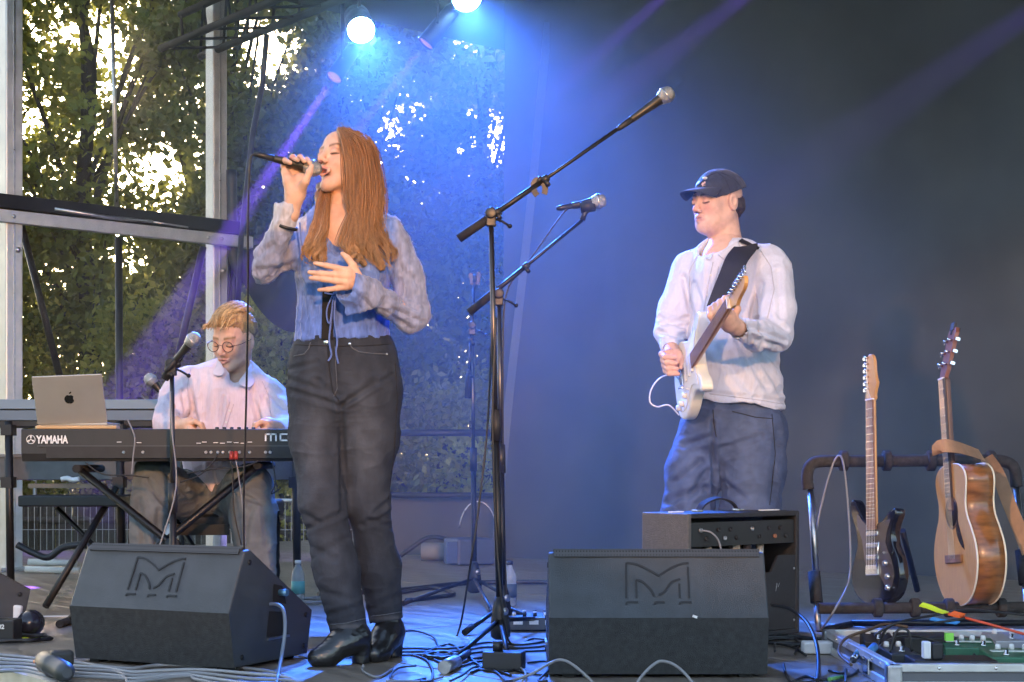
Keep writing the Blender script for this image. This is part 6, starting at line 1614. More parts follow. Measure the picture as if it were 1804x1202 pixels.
def electric(label, M, body_m, guard_m, neck_m, board_m, knob_m):
    o = M.translation; t = thing('electric_guitar', label, 'guitar', o)
    b = MB(); b.prism(closed(STRAT), -0.040, 0.004, M, smooth=True); bd = b.build('body', body_m, t, bevel=0.011, seg=3)
    g = [(-.085, -.095), (-.03, -.125), (.03, -.112), (.10, -.075), (.165, -.098), (.185, -.105), (.172, -.04), (.168, 0.03), (.19, .07), (.215, .098), (.17, .098), (.11, .068), (.04, .055), (.0, .03), (-.02, -.03), (-.05, -.06)]
    b = MB(); b.prism(closed(g, 2), 0.0045, 0.0065, M); b.build('pickguard', guard_m, t)
    for x in (0.045, 0.09, 0.135):
        b = MB(); b.box((x, 0.0, 0.0095), (0.018, 0.075, 0.008), M=M); b.build('pickup', knob_m, t, bevel=0.003)
    b = MB(); b.box((-0.004, 0, 0.010), (0.038, 0.078, 0.010), M=M); b.build('bridge', chrome, t, bevel=0.002)
    b = MB(); b.tube([M @ Vector(p) for p in ((0.0, -0.035, 0.014), (0.03, -0.06, 0.035), (0.10, -0.085, 0.042))], 0.003, 6); b.build('tremolo_arm', chrome, t)
    for x, y in ((0.02, -0.085), (-0.03, -0.098), (-0.072, -0.098)):
        b = MB(); b.lathe([(0.0125, 0), (0.0115, 0.008), (0.0095, 0.016), (0.0001, 0.017)], 14, M @ Matrix.Translation((x, y, 0.0065))); b.build('knob', knob_m, t)
    b = MB(); b.box((0.06, -0.075, 0.012), (0.006, 0.004, 0.014), M=M); b.build('switch', knob_m, t)
    # neck with fingerboard
    b = MB(); vs, fs = [], []
    for i in range(9):
        x = 0.165 + (0.648 - 0.165) * i / 8; hw = 0.028 - 0.0068 * i / 8
        for k in range(7):
            a = math.pi * k / 6; vs.append((x, -hw * math.cos(a), 0.010 - 0.021 * math.sin(a)))
    for i in range(8):
        for k in range(6): fs.append((i * 7 + k, i * 7 + k + 1, (i + 1) * 7 + k + 1, (i + 1) * 7 + k))
        fs.append((i * 7 + 6, i * 7, (i + 1) * 7, (i + 1) * 7 + 6))
    b.add(vs, fs, True, M); b.build('neck', neck_m, t)
    b = MB(); b.add([(0.150, -0.0285, 0.010), (0.648, -0.0212, 0.010), (0.648, 0.0212, 0.010), (0.150, 0.0285, 0.010), (0.150, -0.0285, 0.0165), (0.648, -0.0212, 0.0165), (0.648, 0.0212, 0.0165), (0.150, 0.0285, 0.0165)], [(3, 2, 1, 0), (4, 5, 6, 7), (0, 1, 5, 4), (1, 2, 6, 5), (2, 3, 7, 6), (3, 0, 4, 7)], False, M); fb = b.build('fingerboard', board_m, t)
    for k in range(1, 22):
        x = 0.648 * 2 ** (-k / 12)
        b = MB(); b.box((x, 0, 0.0168), (0.0022, 0.0425 + 0.0145 * (0.648 - x) / 0.498 - 0.001, 0.0016), M=M); b.build('fret', chrome, fb)
    hs = [(0.646, -0.022), (0.665, -0.023), (0.690, -0.031), (0.710, -0.038), (0.730, -0.030), (0.76, -0.025), (0.795, -0.022), (0.820, -0.010), (0.824, 0.010), (0.812, 0.020), (0.775, 0.024), (0.72, 0.022), (0.670, 0.022), (0.646, 0.022)]
    b = MB(); b.prism(closed(hs, 2), -0.005, 0.0085, M); b.build('headstock', neck_m, t, bevel=0.002)
    b = MB(); b.box((0.648, 0, 0.0145), (0.005, 0.043, 0.012), M=M); b.build('nut', white_plastic, t)
    for k in range(6):
        x = 0.690 + k * 0.0245; b = MB(); b.lathe([(0.005, 0), (0.005, 0.016), (0.0001, 0.016)], 8, M @ Matrix.Translation((x, 0.016, 0.0085))); b.tube([M @ Vector((x, 0.028, 0.0)), M @ Vector((x, 0.046, 0.0))], 0.003, 6); b.box((x, 0.050, 0.0), (0.012, 0.012, 0.007), M=M); b.build('tuner', chrome, t)
    b = MB()
    for k in range(6):
        y = -0.026 + 0.0104 * k; y2 = -0.017 + 0.0068 * k
        b.tube([M @ Vector((0.0, y, 0.0175)), M @ Vector((0.648, y2, 0.0195)), M @ Vector((0.690 + 0.0245 * k, 0.014, 0.016))], 0.0006, 4, caps=False)
    s_ = b.build('strings', string_m, t); s_['kind'] = 'stuff'
    return t
maple = mat('maple', (0.55, 0.30, 0.10), 0.35, 0, 0.5, noise=0.15, nscale=12, stretch=(1, 1, 0.2), coat=0.4)
rosew = mat('rosewood', (0.26, 0.14, 0.07), 0.8, 0, 0.05, noise=0.3, nscale=30)
cream = mat('cream_paint', (0.72, 0.71, 0.58), 0.3, 0, 0.5, noise=0.04, nscale=8, coat=0.5)
guard_w = mat('white_guard', (0.72, 0.71, 0.66), 0.4)
# the white one in the guitarist's hands
bridge = W(1206, 664, 5.83); nut = W(1291, 532, 5.22)
dN = (nut - bridge).normalized()
MG = frame(bridge, dN, z=(-0.97, -0.24, 0.03))
electric('cream white electric guitar slung on the guitarist in the navy cap', MG, cream, guard_w, maple, rosew, guard_w)
# strap over his left shoulder
strap_m = mat('black_strap', (0.014, 0.014, 0.016), 0.7, noise=0.2, nscale=20)
sp = spline([Q(1316, 434, -0.10), Q(1313, 438, -0.13), Q(1298, 458, -0.19), Q(1285, 490, -0.22), Q(1273, 520, -0.245), Q(1264, 545, -0.25)], 6)
b = MB(); b.strip(sp, 0.085, 0.004, (-0.35, -0.93, 0.15)); b.strip(spline([Q(1318, 433, -0.105), Q(1324, 429, -0.05), Q(1330, 432, 0.03), Q(1335, 445, 0.10)], 4), 0.08, 0.004, (0.25, -0.5, 0.8)); tag(b.build('guitar_strap', strap_m), 'wide black strap running over the guitarist\'s shoulder', 'strap')
# black one on the rack
MB2 = frame(W(1541, 1003, 5.86), (0.012, 0.10, 1.0), z=(-0.92, -0.39, 0.04))
electric('glossy black electric guitar with amber neck standing in the guitar rack', MB2, mat('gloss_black', (0.008, 0.008, 0.009), 0.12, 0, 0.6, coat=0.6), mat('smoke_guard', (0.16, 0.14, 0.13), 0.22, 0.6), maple, mat('rosewood_worn', (0.22, 0.11, 0.06), 0.5, noise=0.3, nscale=25), mat('chrome_knob', (0.6, 0.58, 0.55), 0.25, 0.9))
# acoustic guitar
AC = [(-.165, 0), (-.158, .07), (-.13, .132), (-.075, .178), (-.01, .198), (.05, .19), (.105, .160), (.15, .130), (.195, .122), (.24, .134), (.28, .140), (.312, .122), (.33, .08), (.335, .03)]
AC = AC + [(x, -y) for x, y in reversed(AC[1:])]
MA = frame(W(1683, 985, 5.8), (-0.035, 0.09, 1.0), z=(-0.985, -0.09, 0.03)) @ Matrix.Scale(1.05, 4)
t = thing('acoustic_guitar', 'acoustic guitar with spruce top and brown figured sides in the rack', 'guitar', MA.translation)
spruce = mat('spruce_top', (0.58, 0.30, 0.085), 0.35, 0, 0.5, noise=0.12, nscale=14, stretch=(1, 14, 1), coat=0.4)
side_w = mat('koa_side', (0.26, 0.10, 0.028), 0.3, 0, 0.5, noise=0.5, nscale=9, stretch=(1, 1, 5), coat=0.5)
oc = closed(AC, 4)
b = MB(); b.prism(oc, -0.104, -0.002, MA, smooth=True); b.build('side', side_w, t)
b = MB(); b.prism([(x * 1.004 + 0.0005, y * 1.006) for x, y in oc], -0.002, 0.0025, MA, smooth=True); b.build('soundboard', spruce, t)
for z in (-0.001, -0.103):
    b = MB(); b.tube([MA @ Vector((x * 1.004, y * 1.008, z)) for x, y in oc + oc[:1]], 0.0036, 6, caps=False); b.build('binding', mat('cream_binding', (0.78, 0.72, 0.55), 0.4), t)
b = MB(); b.lathe([(0.0001, 0), (0.050, 0), (0.050, 0.0006), (0.0001, 0.0006)], 28, MA @ Matrix.Translation((0.165, 0, 0.0026))); b.build('sound_hole', mat('hole_dark', (0.008, 0.005, 0.004), 0.9), t)
b = MB(); b.lathe([(0.052, 0), (0.060, 0), (0.060, 0.0007), (0.052, 0.0007)], 28, MA @ Matrix.Translation((0.165, 0, 0.0026)), closed=True); b.build('rosette', mat('rosette', (0.12, 0.07, 0.04), 0.5), t)
b = MB(); b.prism(closed([(0.20, -0.05), (0.13, -0.055), (0.07, -0.085), (0.03, -0.10), (0.06, -0.055), (0.10, -0.035), (0.135, -0.046), (0.17, -0.056)], 2), 0.003, 0.0045, MA); b.build('pickguard', mat('tortoise', (0.03, 0.018, 0.014), 0.2), t)
b = MB(); b.box((0.0, 0, 0.007), (0.03, 0.15, 0.008), M=MA); b.build('bridge', rosew, t, bevel=0.003)
b = MB(); b.box((0.41, 0, -0.004), (0.48, 0.050, 0.020), M=MA); b.build('neck', mat('mahogany', (0.10, 0.045, 0.025), 0.4, noise=0.2, nscale=15), t, bevel=0.007)
b = MB(); b.box((0.435, 0, 0.0095), (0.43, 0.050, 0.006), M=MA); fb = b.build('fingerboard', mat('ebony_board', (0.045, 0.035, 0.03), 0.5, noise=0.2, nscale=30), t)
for k in range(1, 19):
    b = MB(); b.box((0.648 * 2 ** (-k / 12), 0, 0.0132), (0.002, 0.048, 0.0014), M=MA); b.build('fret', chrome, fb)
Mh = MA @ Matrix.Translation((0.65, 0, 0.004)) @ Matrix.Rotation(R(16), 4, 'Y')
b = MB(); b.prism([(0, -0.024), (0.03, -0.032), (0.17, -0.038), (0.19, -0.028), (0.185, 0), (0.19, 0.028), (0.17, 0.038), (0.03, 0.032), (0, 0.024)], -0.009, 0.006, Mh); b.build('headstock', mat('head_veneer', (0.20, 0.075, 0.04), 0.35, noise=0.2, nscale=20), t, bevel=0.002)
b = MB(); b.box((0.65, 0, 0.012), (0.005, 0.045, 0.010), M=MA); b.build('nut', white_plastic, t)
for k in range(3):
    for s in (-1, 1):
        b = MB(); x = 0.05 + 0.045 * k; b.lathe([(0.005, 0), (0.005, 0.018), (0.0001, 0.018)], 8, Mh @ Matrix.Translation((x, s * 0.02, 0.006))); b.tube([Mh @ Vector((x, s * 0.036, -0.001)), Mh @ Vector((x, s * 0.052, -0.001))], 0.003, 6); b.box((x, s * 0.056, -0.001), (0.011, 0.010, 0.016), M=Mh); b.build('tuner', chrome, t)
b = MB()
for k in range(6):
    y = -0.026 + 0.0104 * k; b.tube([MA @ Vector((0, y, 0.013)), MA @ Vector((0.648, y * 0.68, 0.016))], 0.0006, 4, caps=False)
b.build('strings', string_m, t)['kind'] = 'stuff'
tn = thing('clip_tuner', 'small black clip-on tuner at the top of the acoustic headstock', 'tuner', Mh @ Vector((0.19, 0, 0)))
b = MB(); b.box((0.195, 0, 0.004), (0.03, 0.035, 0.012), M=Mh); b.build('display', black_plastic, tn, bevel=0.003); b = MB(); b.box((0.18, 0.0, -0.006), (0.03, 0.012, 0.03), M=Mh); b.build('clamp', rubber, tn)
tan = mat('tan_leather', (0.36, 0.20, 0.11), 0.6, noise=0.2, nscale=18)
b = MB(); b.strip(spline([W(1655, 800, 5.70), W(1656, 788, 5.68), W(1672, 786, 5.67), W(1700, 792, 5.72), W(1730, 803, 5.82)], 5), 0.055, 0.003, (-0.1, -0.9, 0.5))
b.strip(spline([W(1738, 806, 5.88), W(1758, 835, 5.90), W(1775, 880, 5.88), W(1793, 925, 5.85), W(1812, 975, 5.82)], 5), 0.05, 0.003, (-0.5, -0.85, 0.1))
tag(b.build('leather_strap', tan), 'tan leather strap draped over the acoustic guitar', 'strap')

# ------------------------------------------------------------------ guitar rack
t = thing('guitar_rack', 'black multi-guitar rack with foam sleeved bars holding two guitars', 'guitar rack', (W(1610, 0, 5.95).x, 5.95, 0))
foam = mat('foam_sleeve', (0.045, 0.042, 0.040), 0.9, 0, 0.2, noise=0.25, nscale=60, bump=0.3, bscale=200)
TY, BY = 6.05, 5.78
b = MB(); b.tube(spline([W(1424, 862, TY), W(1422, 838, TY), W(1428, 820, TY), W(1446, 813, TY), W(1500, 813, TY), W(1620, 812, TY), W(1740, 811, TY), W(1772, 814, TY), W(1787, 826, TY), W(1791, 858, TY)], 5), 0.023, 12); b.build('top_bar', foam, t)
for a, c in (((1427, 855), (1438, 1010)), ((1790, 855), (1802, 980))):
    b = MB(); b.tube([W(a[0], a[1], TY), W(c[0], c[1], TY - 0.12)], 0.0135, 10); b.build('upright', steel, t)
for a, c in (((1434, 1008), (1439, 1062)), ((1799, 970), (1806, 1030))):
    b = MB(); b.tube([W(a[0], a[1], TY - 0.12), W(c[0], c[1], TY - 0.16)], 0.024, 12); b.build('foam_grip', foam, t)
b = MB(); b.tube([W(1438, 1060, TY - 0.16), W(1442, 1112, TY - 0.2)], 0.0125, 10); b.build('lower_leg', steel, t)
b = MB(); b.tube([W(1806, 1028, TY - 0.16), W(1812, 1112, TY - 0.2)], 0.0125, 10); b.build('lower_leg', steel, t)
b = MB(); b.tube([W(1442, 1072, BY), W(1815, 1070, BY)], 0.021, 12); b.build('bottom_bar', foam, t)
for px in (1486, 1562, 1640, 1745):
    b = MB(); b.tube([W(px - 7, 812, TY), W(px + 7, 812, TY)], 0.041, 14); b.build('neck_block', foam, t, bevel=0.006)
for px in (1546, 1612, 1672, 1764):
    b = MB(); b.tube([W(px - 8, 1071, BY), W(px + 8, 1071, BY)], 0.036, 12); b.build('rest_block', foam, t, bevel=0.006)
for (a, c) in (((1590, 935, 6.1), (1616, 1040, 6.3)), ((1440, 1112, 5.85), (1500, 1100, 6.0)), ((1500, 1098, 6.0), (1812, 1098, 6.0))):
    b = MB(); b.tube([W(*a), W(*c)], 0.013, 8); b.build('rear_strut', black_metal, t)

# ------------------------------------------------------------------ combo amplifier seen from behind
AR = R(38); Ad = Vector((math.cos(AR), math.sin(AR), 0)); An = Vector((-math.sin(AR), math.cos(AR), 0))
A0 = floor_pt(1212, 1140, 0.0); A0 = Vector((A0.x, A0.y, 0))
t = thing('guitar_amplifier', 'open-backed black combo amplifier behind the right wedge monitor', 'amplifier', A0)
MAmp = Matrix(((Ad.x, An.x, 0, A0.x), (Ad.y, An.y, 0, A0.y), (0, 0, 1, 0), (0, 0, 0, 1)))
Wd, Dp, Hh = 0.575, 0.235, 0.462
tolex = mat('black_tolex', (0.018, 0.019, 0.022), 0.6, 0, 0.5, noise=0.2, nscale=60, bump=0.5, bscale=300)
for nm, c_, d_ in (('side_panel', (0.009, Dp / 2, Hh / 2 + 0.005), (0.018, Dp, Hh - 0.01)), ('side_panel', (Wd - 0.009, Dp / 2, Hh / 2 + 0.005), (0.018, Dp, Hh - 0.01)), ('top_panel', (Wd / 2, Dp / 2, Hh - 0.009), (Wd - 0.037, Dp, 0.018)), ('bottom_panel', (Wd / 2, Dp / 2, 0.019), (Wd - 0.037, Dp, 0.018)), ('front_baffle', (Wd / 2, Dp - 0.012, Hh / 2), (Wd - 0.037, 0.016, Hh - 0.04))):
    b = MB(); b.box(c_, d_, M=MAmp); b.build(nm, mat('lit_side_tolex', (0.10, 0.093, 0.087), 0.6, noise=0.15, nscale=60, bump=0.4, bscale=300) if (nm == 'side_panel' and c_[0] < 0.1) else tolex, t, bevel=0.004)  # left side's warm lit look put into a lighter copy of the tolex
b = MB(); b.prism([(0.019, 0.03), (Wd - 0.019, 0.03), (Wd - 0.019, 0.30), (Wd - 0.11, 0.30), (Wd - 0.15, 0.24), (0.019, 0.24)], 0, 0.010, MAmp @ Matrix(((1, 0, 0, 0), (0, 0, -1, 0.014), (0, 1, 0, 0), (0, 0, 0, 1)))); b.build('lower_back_panel', tolex, t)
b = MB(); b.box((Wd / 2, 0.035, Hh - 0.075), (Wd - 0.04, 0.05, 0.085), M=MAmp); b.build('chassis', mat('chassis', (0.03, 0.032, 0.036), 0.4, 0.5), t)
for i, x in enumerate((0.07, 0.10, 0.16, 0.19, 0.22, 0.25, 0.33, 0.37, 0.42, 0.45, 0.48, 0.51)):
    b = MB(); b.lathe([(0.0001, 0), (0.008, 0), (0.008, 0.006), (0.004, 0.006), (0.004, 0.002), (0.0001, 0.002)], 10, MAmp @ Matrix.Translation((x, 0.010, Hh - 0.06 - 0.03 * (i % 2))) @ Matrix.Rotation(R(90), 4, 'X')); b.build('socket', black_plastic if i % 3 else (steel if i != 9 else mat('amber_lamp', (0.3, 0.12, 0.06), 0.4)), t)
for x, r_, h_ in ((0.13, 0.016, 0.06), (0.27, 0.020, 0.085), (0.33, 0.018, 0.075), (0.40, 0.014, 0.075)):
    b = MB(); b.lathe([(r_, 0), (r_, h_ * 0.8), (r_ * 0.7, h_), (0.0001, h_)], 14, MAmp @ Matrix.Translation((x, 0.035, Hh - 0.118)) @ Matrix.Rotation(R(180), 4, 'X')); b.build('valve', mat('valve_glass', (0.5, 0.46, 0.38), 0.15, 0.6) if x != 0.33 else mat('valve_smoke', (0.06, 0.05, 0.05), 0.15, 0.3), t)
b = MB(); b.box((Wd * 0.62, 0.009, 0.135), (0.30, 0.006, 0.17), M=MAmp); b.build('speaker_opening', mat('speaker_dark', (0.004, 0.006, 0.012), 0.35), t)
b = MB(); b.tube([MAmp @ Vector(p) for p in ((0.45, 0.004, 0.17), (0.456, 0.004, 0.20), (0.462, 0.004, 0.185), (0.47, 0.004, 0.20))], 0.0018, 5); b.build('badge', steel, t)
b = MB(); b.strip(spline([MAmp @ Vector(p) for p in ((0.17, 0.12, Hh), (0.20, 0.12, Hh + 0.028), (0.27, 0.12, Hh + 0.045), (0.34, 0.12, Hh + 0.028), (0.37, 0.12, Hh))], 5), 0.026, 0.007, tuple(Vector((0, -0.2, 1)))); b.build('handle', rubber, t)
for x in (0.165, 0.375):
    b = MB(); b.box((x, 0.12, Hh + 0.004), (0.03, 0.03, 0.008), M=MAmp); b.build('handle_cap', chrome, t, bevel=0.002)
for x in (0.03, Wd - 0.03):
    for z in (0.06, 0.25):
        b = MB(); b.ball((x, 0.0, z), (0.005, 0.003, 0.005), 8, MAmp); b.build('screw', steel, t)
b = MB(); b.box((0.05, 0.11, Hh + 0.003), (0.06, 0.02, 0.004), M=MAmp); b.build('label_strip', white_plastic, t)
b = MB(); b.box((Wd - 0.1, 0.06, Hh + 0.003), (0.10, 0.012, 0.004), M=MAmp); b.build('label_strip', white_plastic, t)
b = MB(); b.tube([MAmp @ Vector((x, 0.05, 0.005)) for x in (0.05, 0.06)], 0.012, 8)
for x in (0.05, Wd - 0.05):
    for y in (0.04, Dp - 0.04):
        b = MB(); b.box((x, y, 0.005), (0.03, 0.03, 0.01), M=MAmp); b.build('foot', rubber, t)

# ------------------------------------------------------------------ pedalboard case at lower right
t = thing('pedalboard_case', 'aluminium edged flight case tray full of effect pedals at lower right', 'flight case', (1.65, 4.8, 0))
CX0, CX1, CY0, CY1, CH = 1.075, 2.25, 4.36, 5.24, 0.066
b = MB(); b.box(((CX0 + CX1) / 2, (CY0 + CY1) / 2, 0.012), (CX1 - CX0 - 0.02, CY1 - CY0 - 0.02, 0.016)); b.build('tray_floor', mat('tray_black', (0.012, 0.012, 0.013), 0.8), t)
for nm, c_, d_ in (('wall', ((CX0 + CX1) / 2, CY0, CH / 2), (CX1 - CX0, 0.014, CH - 0.012)), ('wall', (CX0, (CY0 + CY1) / 2, CH / 2), (0.014, CY1 - CY0, CH - 0.012)), ('wall', ((CX0 + CX1) / 2, CY1, CH / 2), (CX1 - CX0, 0.014, CH - 0.012))):
    b = MB(); b.box(c_, d_); b.build(nm, mat('case_grey', (0.10, 0.105, 0.12), 0.5), t)
for c_, d_ in ((((CX0 + CX1) / 2, CY0 - 0.002, CH - 0.004), (CX1 - CX0, 0.026, 0.024)), ((CX0 - 0.002, (CY0 + CY1) / 2, CH - 0.004), (0.026, CY1 - CY0 - 0.03, 0.024)), (((CX0 + CX1) / 2, CY1 + 0.002, CH - 0.004), (CX1 - CX0, 0.026, 0.024)), ((CX0 - 0.002, (CY0 + CY1) / 2, 0.012), (0.026, CY1 - CY0 - 0.03, 0.024)), (((CX0 + CX1) / 2, CY0 - 0.002, 0.012), (CX1 - CX0, 0.026, 0.024))):
    b = MB(); b.box(c_, d_); b.build('edge_profile', alu, t, bevel=0.003)
for y in (CY0, CY1):
    b = MB(); b.box((CX0, y, CH / 2), (0.044, 0.044, CH + 0.014)); b.build('corner_cap', steel, t, bevel=0.008)
b = MB(); b.box((CX0 - 0.017, 4.62, CH / 2), (0.008, 0.07, 0.05)); b.build('catch', chrome, t, bevel=0.003)
for y in (4.45, 4.55, 4.75, 4.9, 5.05):
    b = MB(); b.ball((CX0 - 0.016, y, CH - 0.004), (0.003, 0.005, 0.005), 8); b.build('rivet', chrome, t)
for x in (1.2, 1.36, 1.52):
    b = MB(); b.ball((x, CY0 - 0.016, CH - 0.004), (0.005, 0.003, 0.005), 8); b.build('rivet', chrome, t)
def pedal(label, c, d, m, rz=0.0, knobs=(), switches=(), plate=None, name='effect_pedal', cat='effect pedal', slope=0.7, kn=white_plastic):
    t = thing(name, label, cat, (c[0], c[1], 0.021), 'effect pedals in the case')
    M = Matrix.Translation((c[0], c[1], 0.021)) @ Matrix.Rotation(rz, 4, 'Z')
    hx, hy, hz = d[0] / 2, d[1] / 2, d[2]; b = MB()
    b.add([(-hx, -hy, 0), (hx, -hy, 0), (hx, hy, 0), (-hx, hy, 0), (-hx, -hy, hz * slope), (hx, -hy, hz * slope), (hx, hy, hz), (-hx, hy, hz)], [(3, 2, 1, 0), (4, 5, 6, 7), (0, 1, 5, 4), (1, 2, 6, 5), (2, 3, 7, 6), (3, 0, 4, 7)], False, M); b.build('box', m, t, bevel=0.004)
    zt_ = lambda y: hz * slope + (hz - hz * slope) * (y + hy) / (2 * hy)
    for x, y in knobs:
        b = MB(); b.lathe([(0.009, 0), (0.008, 0.012), (0.006, 0.016), (0.0001, 0.016)], 10, M @ Matrix.Translation((x, y, zt_(y)))); b.build('knob', kn, t)
    for x, y in switches:
        b = MB(); b.lathe([(0.009, 0), (0.009, 0.004), (0.006, 0.005), (0.006, 0.016), (0.0001, 0.017)], 10, M @ Matrix.Translation((x, y, zt_(y)))); b.build('footswitch', chrome, t)
    if plate:
        b = MB(); b.box(plate[0], plate[1], M=M); b.build('panel', plate[2], t, bevel=0.002)
    return t
green = mat('green_enamel', (0.03, 0.13, 0.075), 0.4, 0, 0.5, noise=0.15, nscale=15)
dkgrey = mat('dark_grey_enamel', (0.03, 0.032, 0.036), 0.45); blk = mat('black_enamel', (0.012, 0.012, 0.014), 0.5)
pedal('long green delay pedal with white knobs and footswitches in the case', (1.56, 4.60), (0.30, 0.17, 0.058), green, R(-4), [(-0.10 + 0.04 * i, 0.055) for i in range(6)], [(-0.10 + 0.07 * i, -0.05) for i in range(4)], ((0.0, 0.02, 0.055), (0.26, 0.03, 0.004), mat('label_silver', (0.5, 0.55, 0.5), 0.5)), slope=0.85)
pedal('green and white pedal behind the black power supply', (1.44, 4.88), (0.16, 0.13, 0.06), green, R(-8), [(-0.05 + 0.033 * i, 0.03) for i in range(4)], [(-0.04, -0.04), (0.04, -0.04)], ((0, 0.0, 0.054), (0.14, 0.02, 0.004), MATS['label_silver']))
pedal('large black box pedal in the middle of the case', (1.32, 4.95), (0.17, 0.13, 0.07), blk, R(3), [], [], None, slope=0.95)
pedal('black power supply with riveted silver plate at the front of the case', (1.29, 4.55), (0.24, 0.14, 0.045), blk, R(-2), [], [], ((0.03, -0.073, 0.022), (0.085, 0.004, 0.034), steel), 'power_supply', 'power supply', 1.0)
pedal('white topped small pedal with chrome switches at the right edge', (1.78, 4.88), (0.18, 0.11, 0.07), mat('pale_enamel', (0.55, 0.58, 0.56), 0.45), R(-6), [(-0.07 + 0.035 * i, 0.03) for i in range(5)], [(-0.05, -0.03), (0.0, -0.03), (0.05, -0.03)])
pedal('dark grey pedal beside the case\'s left rim', (1.19, 4.78), (0.09, 0.13, 0.05), dkgrey, R(10), [(-0.02, 0.035), (0.02, 0.035)], [(0, -0.035)])
pedal('dark pedal with white knob at the back left of the case', (1.20, 5.08), (0.10, 0.13, 0.055), blk, R(-6), [(-0.025, 0.04), (0.025, 0.04)], [(0, -0.035)])
pedal('silver grey pedal at the back of the case', (1.62, 5.06), (0.13, 0.11, 0.06), mat('silver_enamel', (0.35, 0.36, 0.38), 0.4, 0.4), R(8), [(-0.03, 0.03), (0.03, 0.03)], [(0, -0.03)])
def prop(name, label, cat, m, fn, group=None, bevel=0.0):
    b = MB(); fn(b); return tag(b.build(name, m, bevel=bevel), label, cat, group)
prop('plug_block', 'white mains plug standing on the black power supply', 'plug', white_plastic, lambda b: b.box((1.205, 4.50, 0.095), (0.022, 0.03, 0.05)), bevel=0.004)
prop('plug_block', 'black mains plug beside the white plug in the case', 'plug', black_plastic, lambda b: b.box((1.235, 4.50, 0.092), (0.032, 0.035, 0.05)), bevel=0.006)
bluep = mat('blue_plug', (0.06, 0.22, 0.50), 0.4)
for i, (a, c, lb) in enumerate((((1503, 1163), (1520, 1142), 'blue jack plug with silver collar hanging over the case rim, left one'), ((1522, 1160), (1541, 1139), 'blue jack plug with silver collar hanging over the case rim, right one'))):
    t = thing('jack_plug', lb, 'plug', W(a[0], a[1], 4.72), 'blue jack plugs'); b = MB(); b.tube([W(*a, 4.70).lerp(W(*c, 4.78), 0.35), W(*c, 4.78)], 0.013, 10); b.build('sleeve', bluep, t); b = MB(); b.tube([W(*a, 4.70), W(*a, 4.70).lerp(W(*c, 4.78), 0.38)], 0.011, 10); b.build('collar', chrome, t)
neon_y = mat('neon_yellow', (0.60, 0.85, 0.05), 0.5); neon_o = mat('neon_orange', (0.85, 0.16, 0.03), 0.5); neon_r = mat('red_cord', (0.65, 0.10, 0.05), 0.5); neon_b = mat('neon_blue', (0.05, 0.30, 0.80), 0.5)
t = thing('tagged_cable', 'cable with neon yellow and orange tags crossing above the green pedal', 'cable', W(1700, 1090, 5.2))
b = MB(); b.tube(spline([W(1622, 1066, 5.25), W(1650, 1075, 5.2), W(1690, 1086, 5.1), W(1750, 1102, 4.98), W(1820, 1122, 4.86)], 5), 0.0045, 8); b.build('cord', neon_r, t)
b = MB(); b.strip([W(1622, 1066, 5.22), W(1636, 1070, 5.2), W(1652, 1077, 5.17), W(1666, 1081, 5.13)], 0.022, 0.006, (0.1, -0.6, 0.8)); b.build('yellow_tag', neon_y, t)
b = MB(); b.strip([W(1675, 1082, 5.1), W(1695, 1087, 5.06)], 0.028, 0.008, (0.1, -0.6, 0.8)); b.build('orange_tag', neon_o, t)
prop('blue_tag', 'bright blue cable tag lying beneath the neon cable', 'cable tag', neon_b, lambda b: b.strip([W(1640, 1091, 5.15), W(1658, 1095, 5.12), W(1688, 1099, 5.06)], 0.018, 0.005, (0, -0.5, 0.85)))
prop('green_tag', 'lime green tag on the edge of the green and white pedal', 'cable tag', mat('lime', (0.25, 0.75, 0.10), 0.5), lambda b: b.box(W(1672, 1122, 4.83), (0.024, 0.02, 0.024)))
prop('green_sleeve', 'green sleeve on the thin cable before the flight case', 'cable tag', mat('green_sleeve', (0.12, 0.30, 0.08), 0.5), lambda b: b.tube([floor_pt(1461, 1197, 0.01), floor_pt(1484, 1193, 0.01)], 0.0065, 8))
prop('white_block', 'white plastic junction block on the floor beside the case', 'junction box', white_plastic, lambda b: b.box(floor_pt(1440, 1152, 0.0) + Vector((0, 0, 0.022)), (0.10, 0.06, 0.04)), bevel=0.006)

# ------------------------------------------------------------------ cables and small things on the deck
def cable(label, pts, r=0.0042, m=black_cable, n=6, name='cable', z=None, grp=None):
    P = []
    for p in pts:
        if isinstance(p, Vector): P.append(p)
        elif len(p) == 3 and p[2] > 2: P.append(W(*p))
        else: P.append(floor_pt(p[0], p[1], r + 0.001 + (p[2] if len(p) == 3 else 0)))
    b = MB(); b.tube(spline(P, n), r, 7); return tag(b.build(name, m), label, 'cable', grp)
def coil(label, c, R0, turns, r=0.0042, m=black_cable, sq=1.0, seed=0):
    rr = np.random.default_rng(seed); P = []
    for k in range(int(turns * 14)):
        a = 2 * math.pi * k / 14; q = R0 * (1 + 0.12 * math.sin(3.1 * k + seed) + rr.normal(0, 0.03))
        P.append((c.x + q * math.cos(a), c.y + q * math.sin(a) * sq, r + 0.001 + 0.002 * (k // 14) + 0.004 * rr.uniform()))
    b = MB(); b.tube(spline(P, 2), r, 6); return tag(b.build('cable_coil', m), label, 'cable')
cable('microphone cable hanging from the singer\'s mic down to the deck', [micA + mic_d * 0.002, W(442, 277, SG - 0.19), W(439, 310, SG - 0.19), W(437, 400, SG - 0.15), W(437, 520, SG - 0.05), W(434, 700, SG + 0.1), W(430, 850, SG + 0.2), W(430, 960, SG + 0.28), floor_pt(436, 1140), floor_pt(500, 1150), floor_pt(560, 1165)], 0.0035)
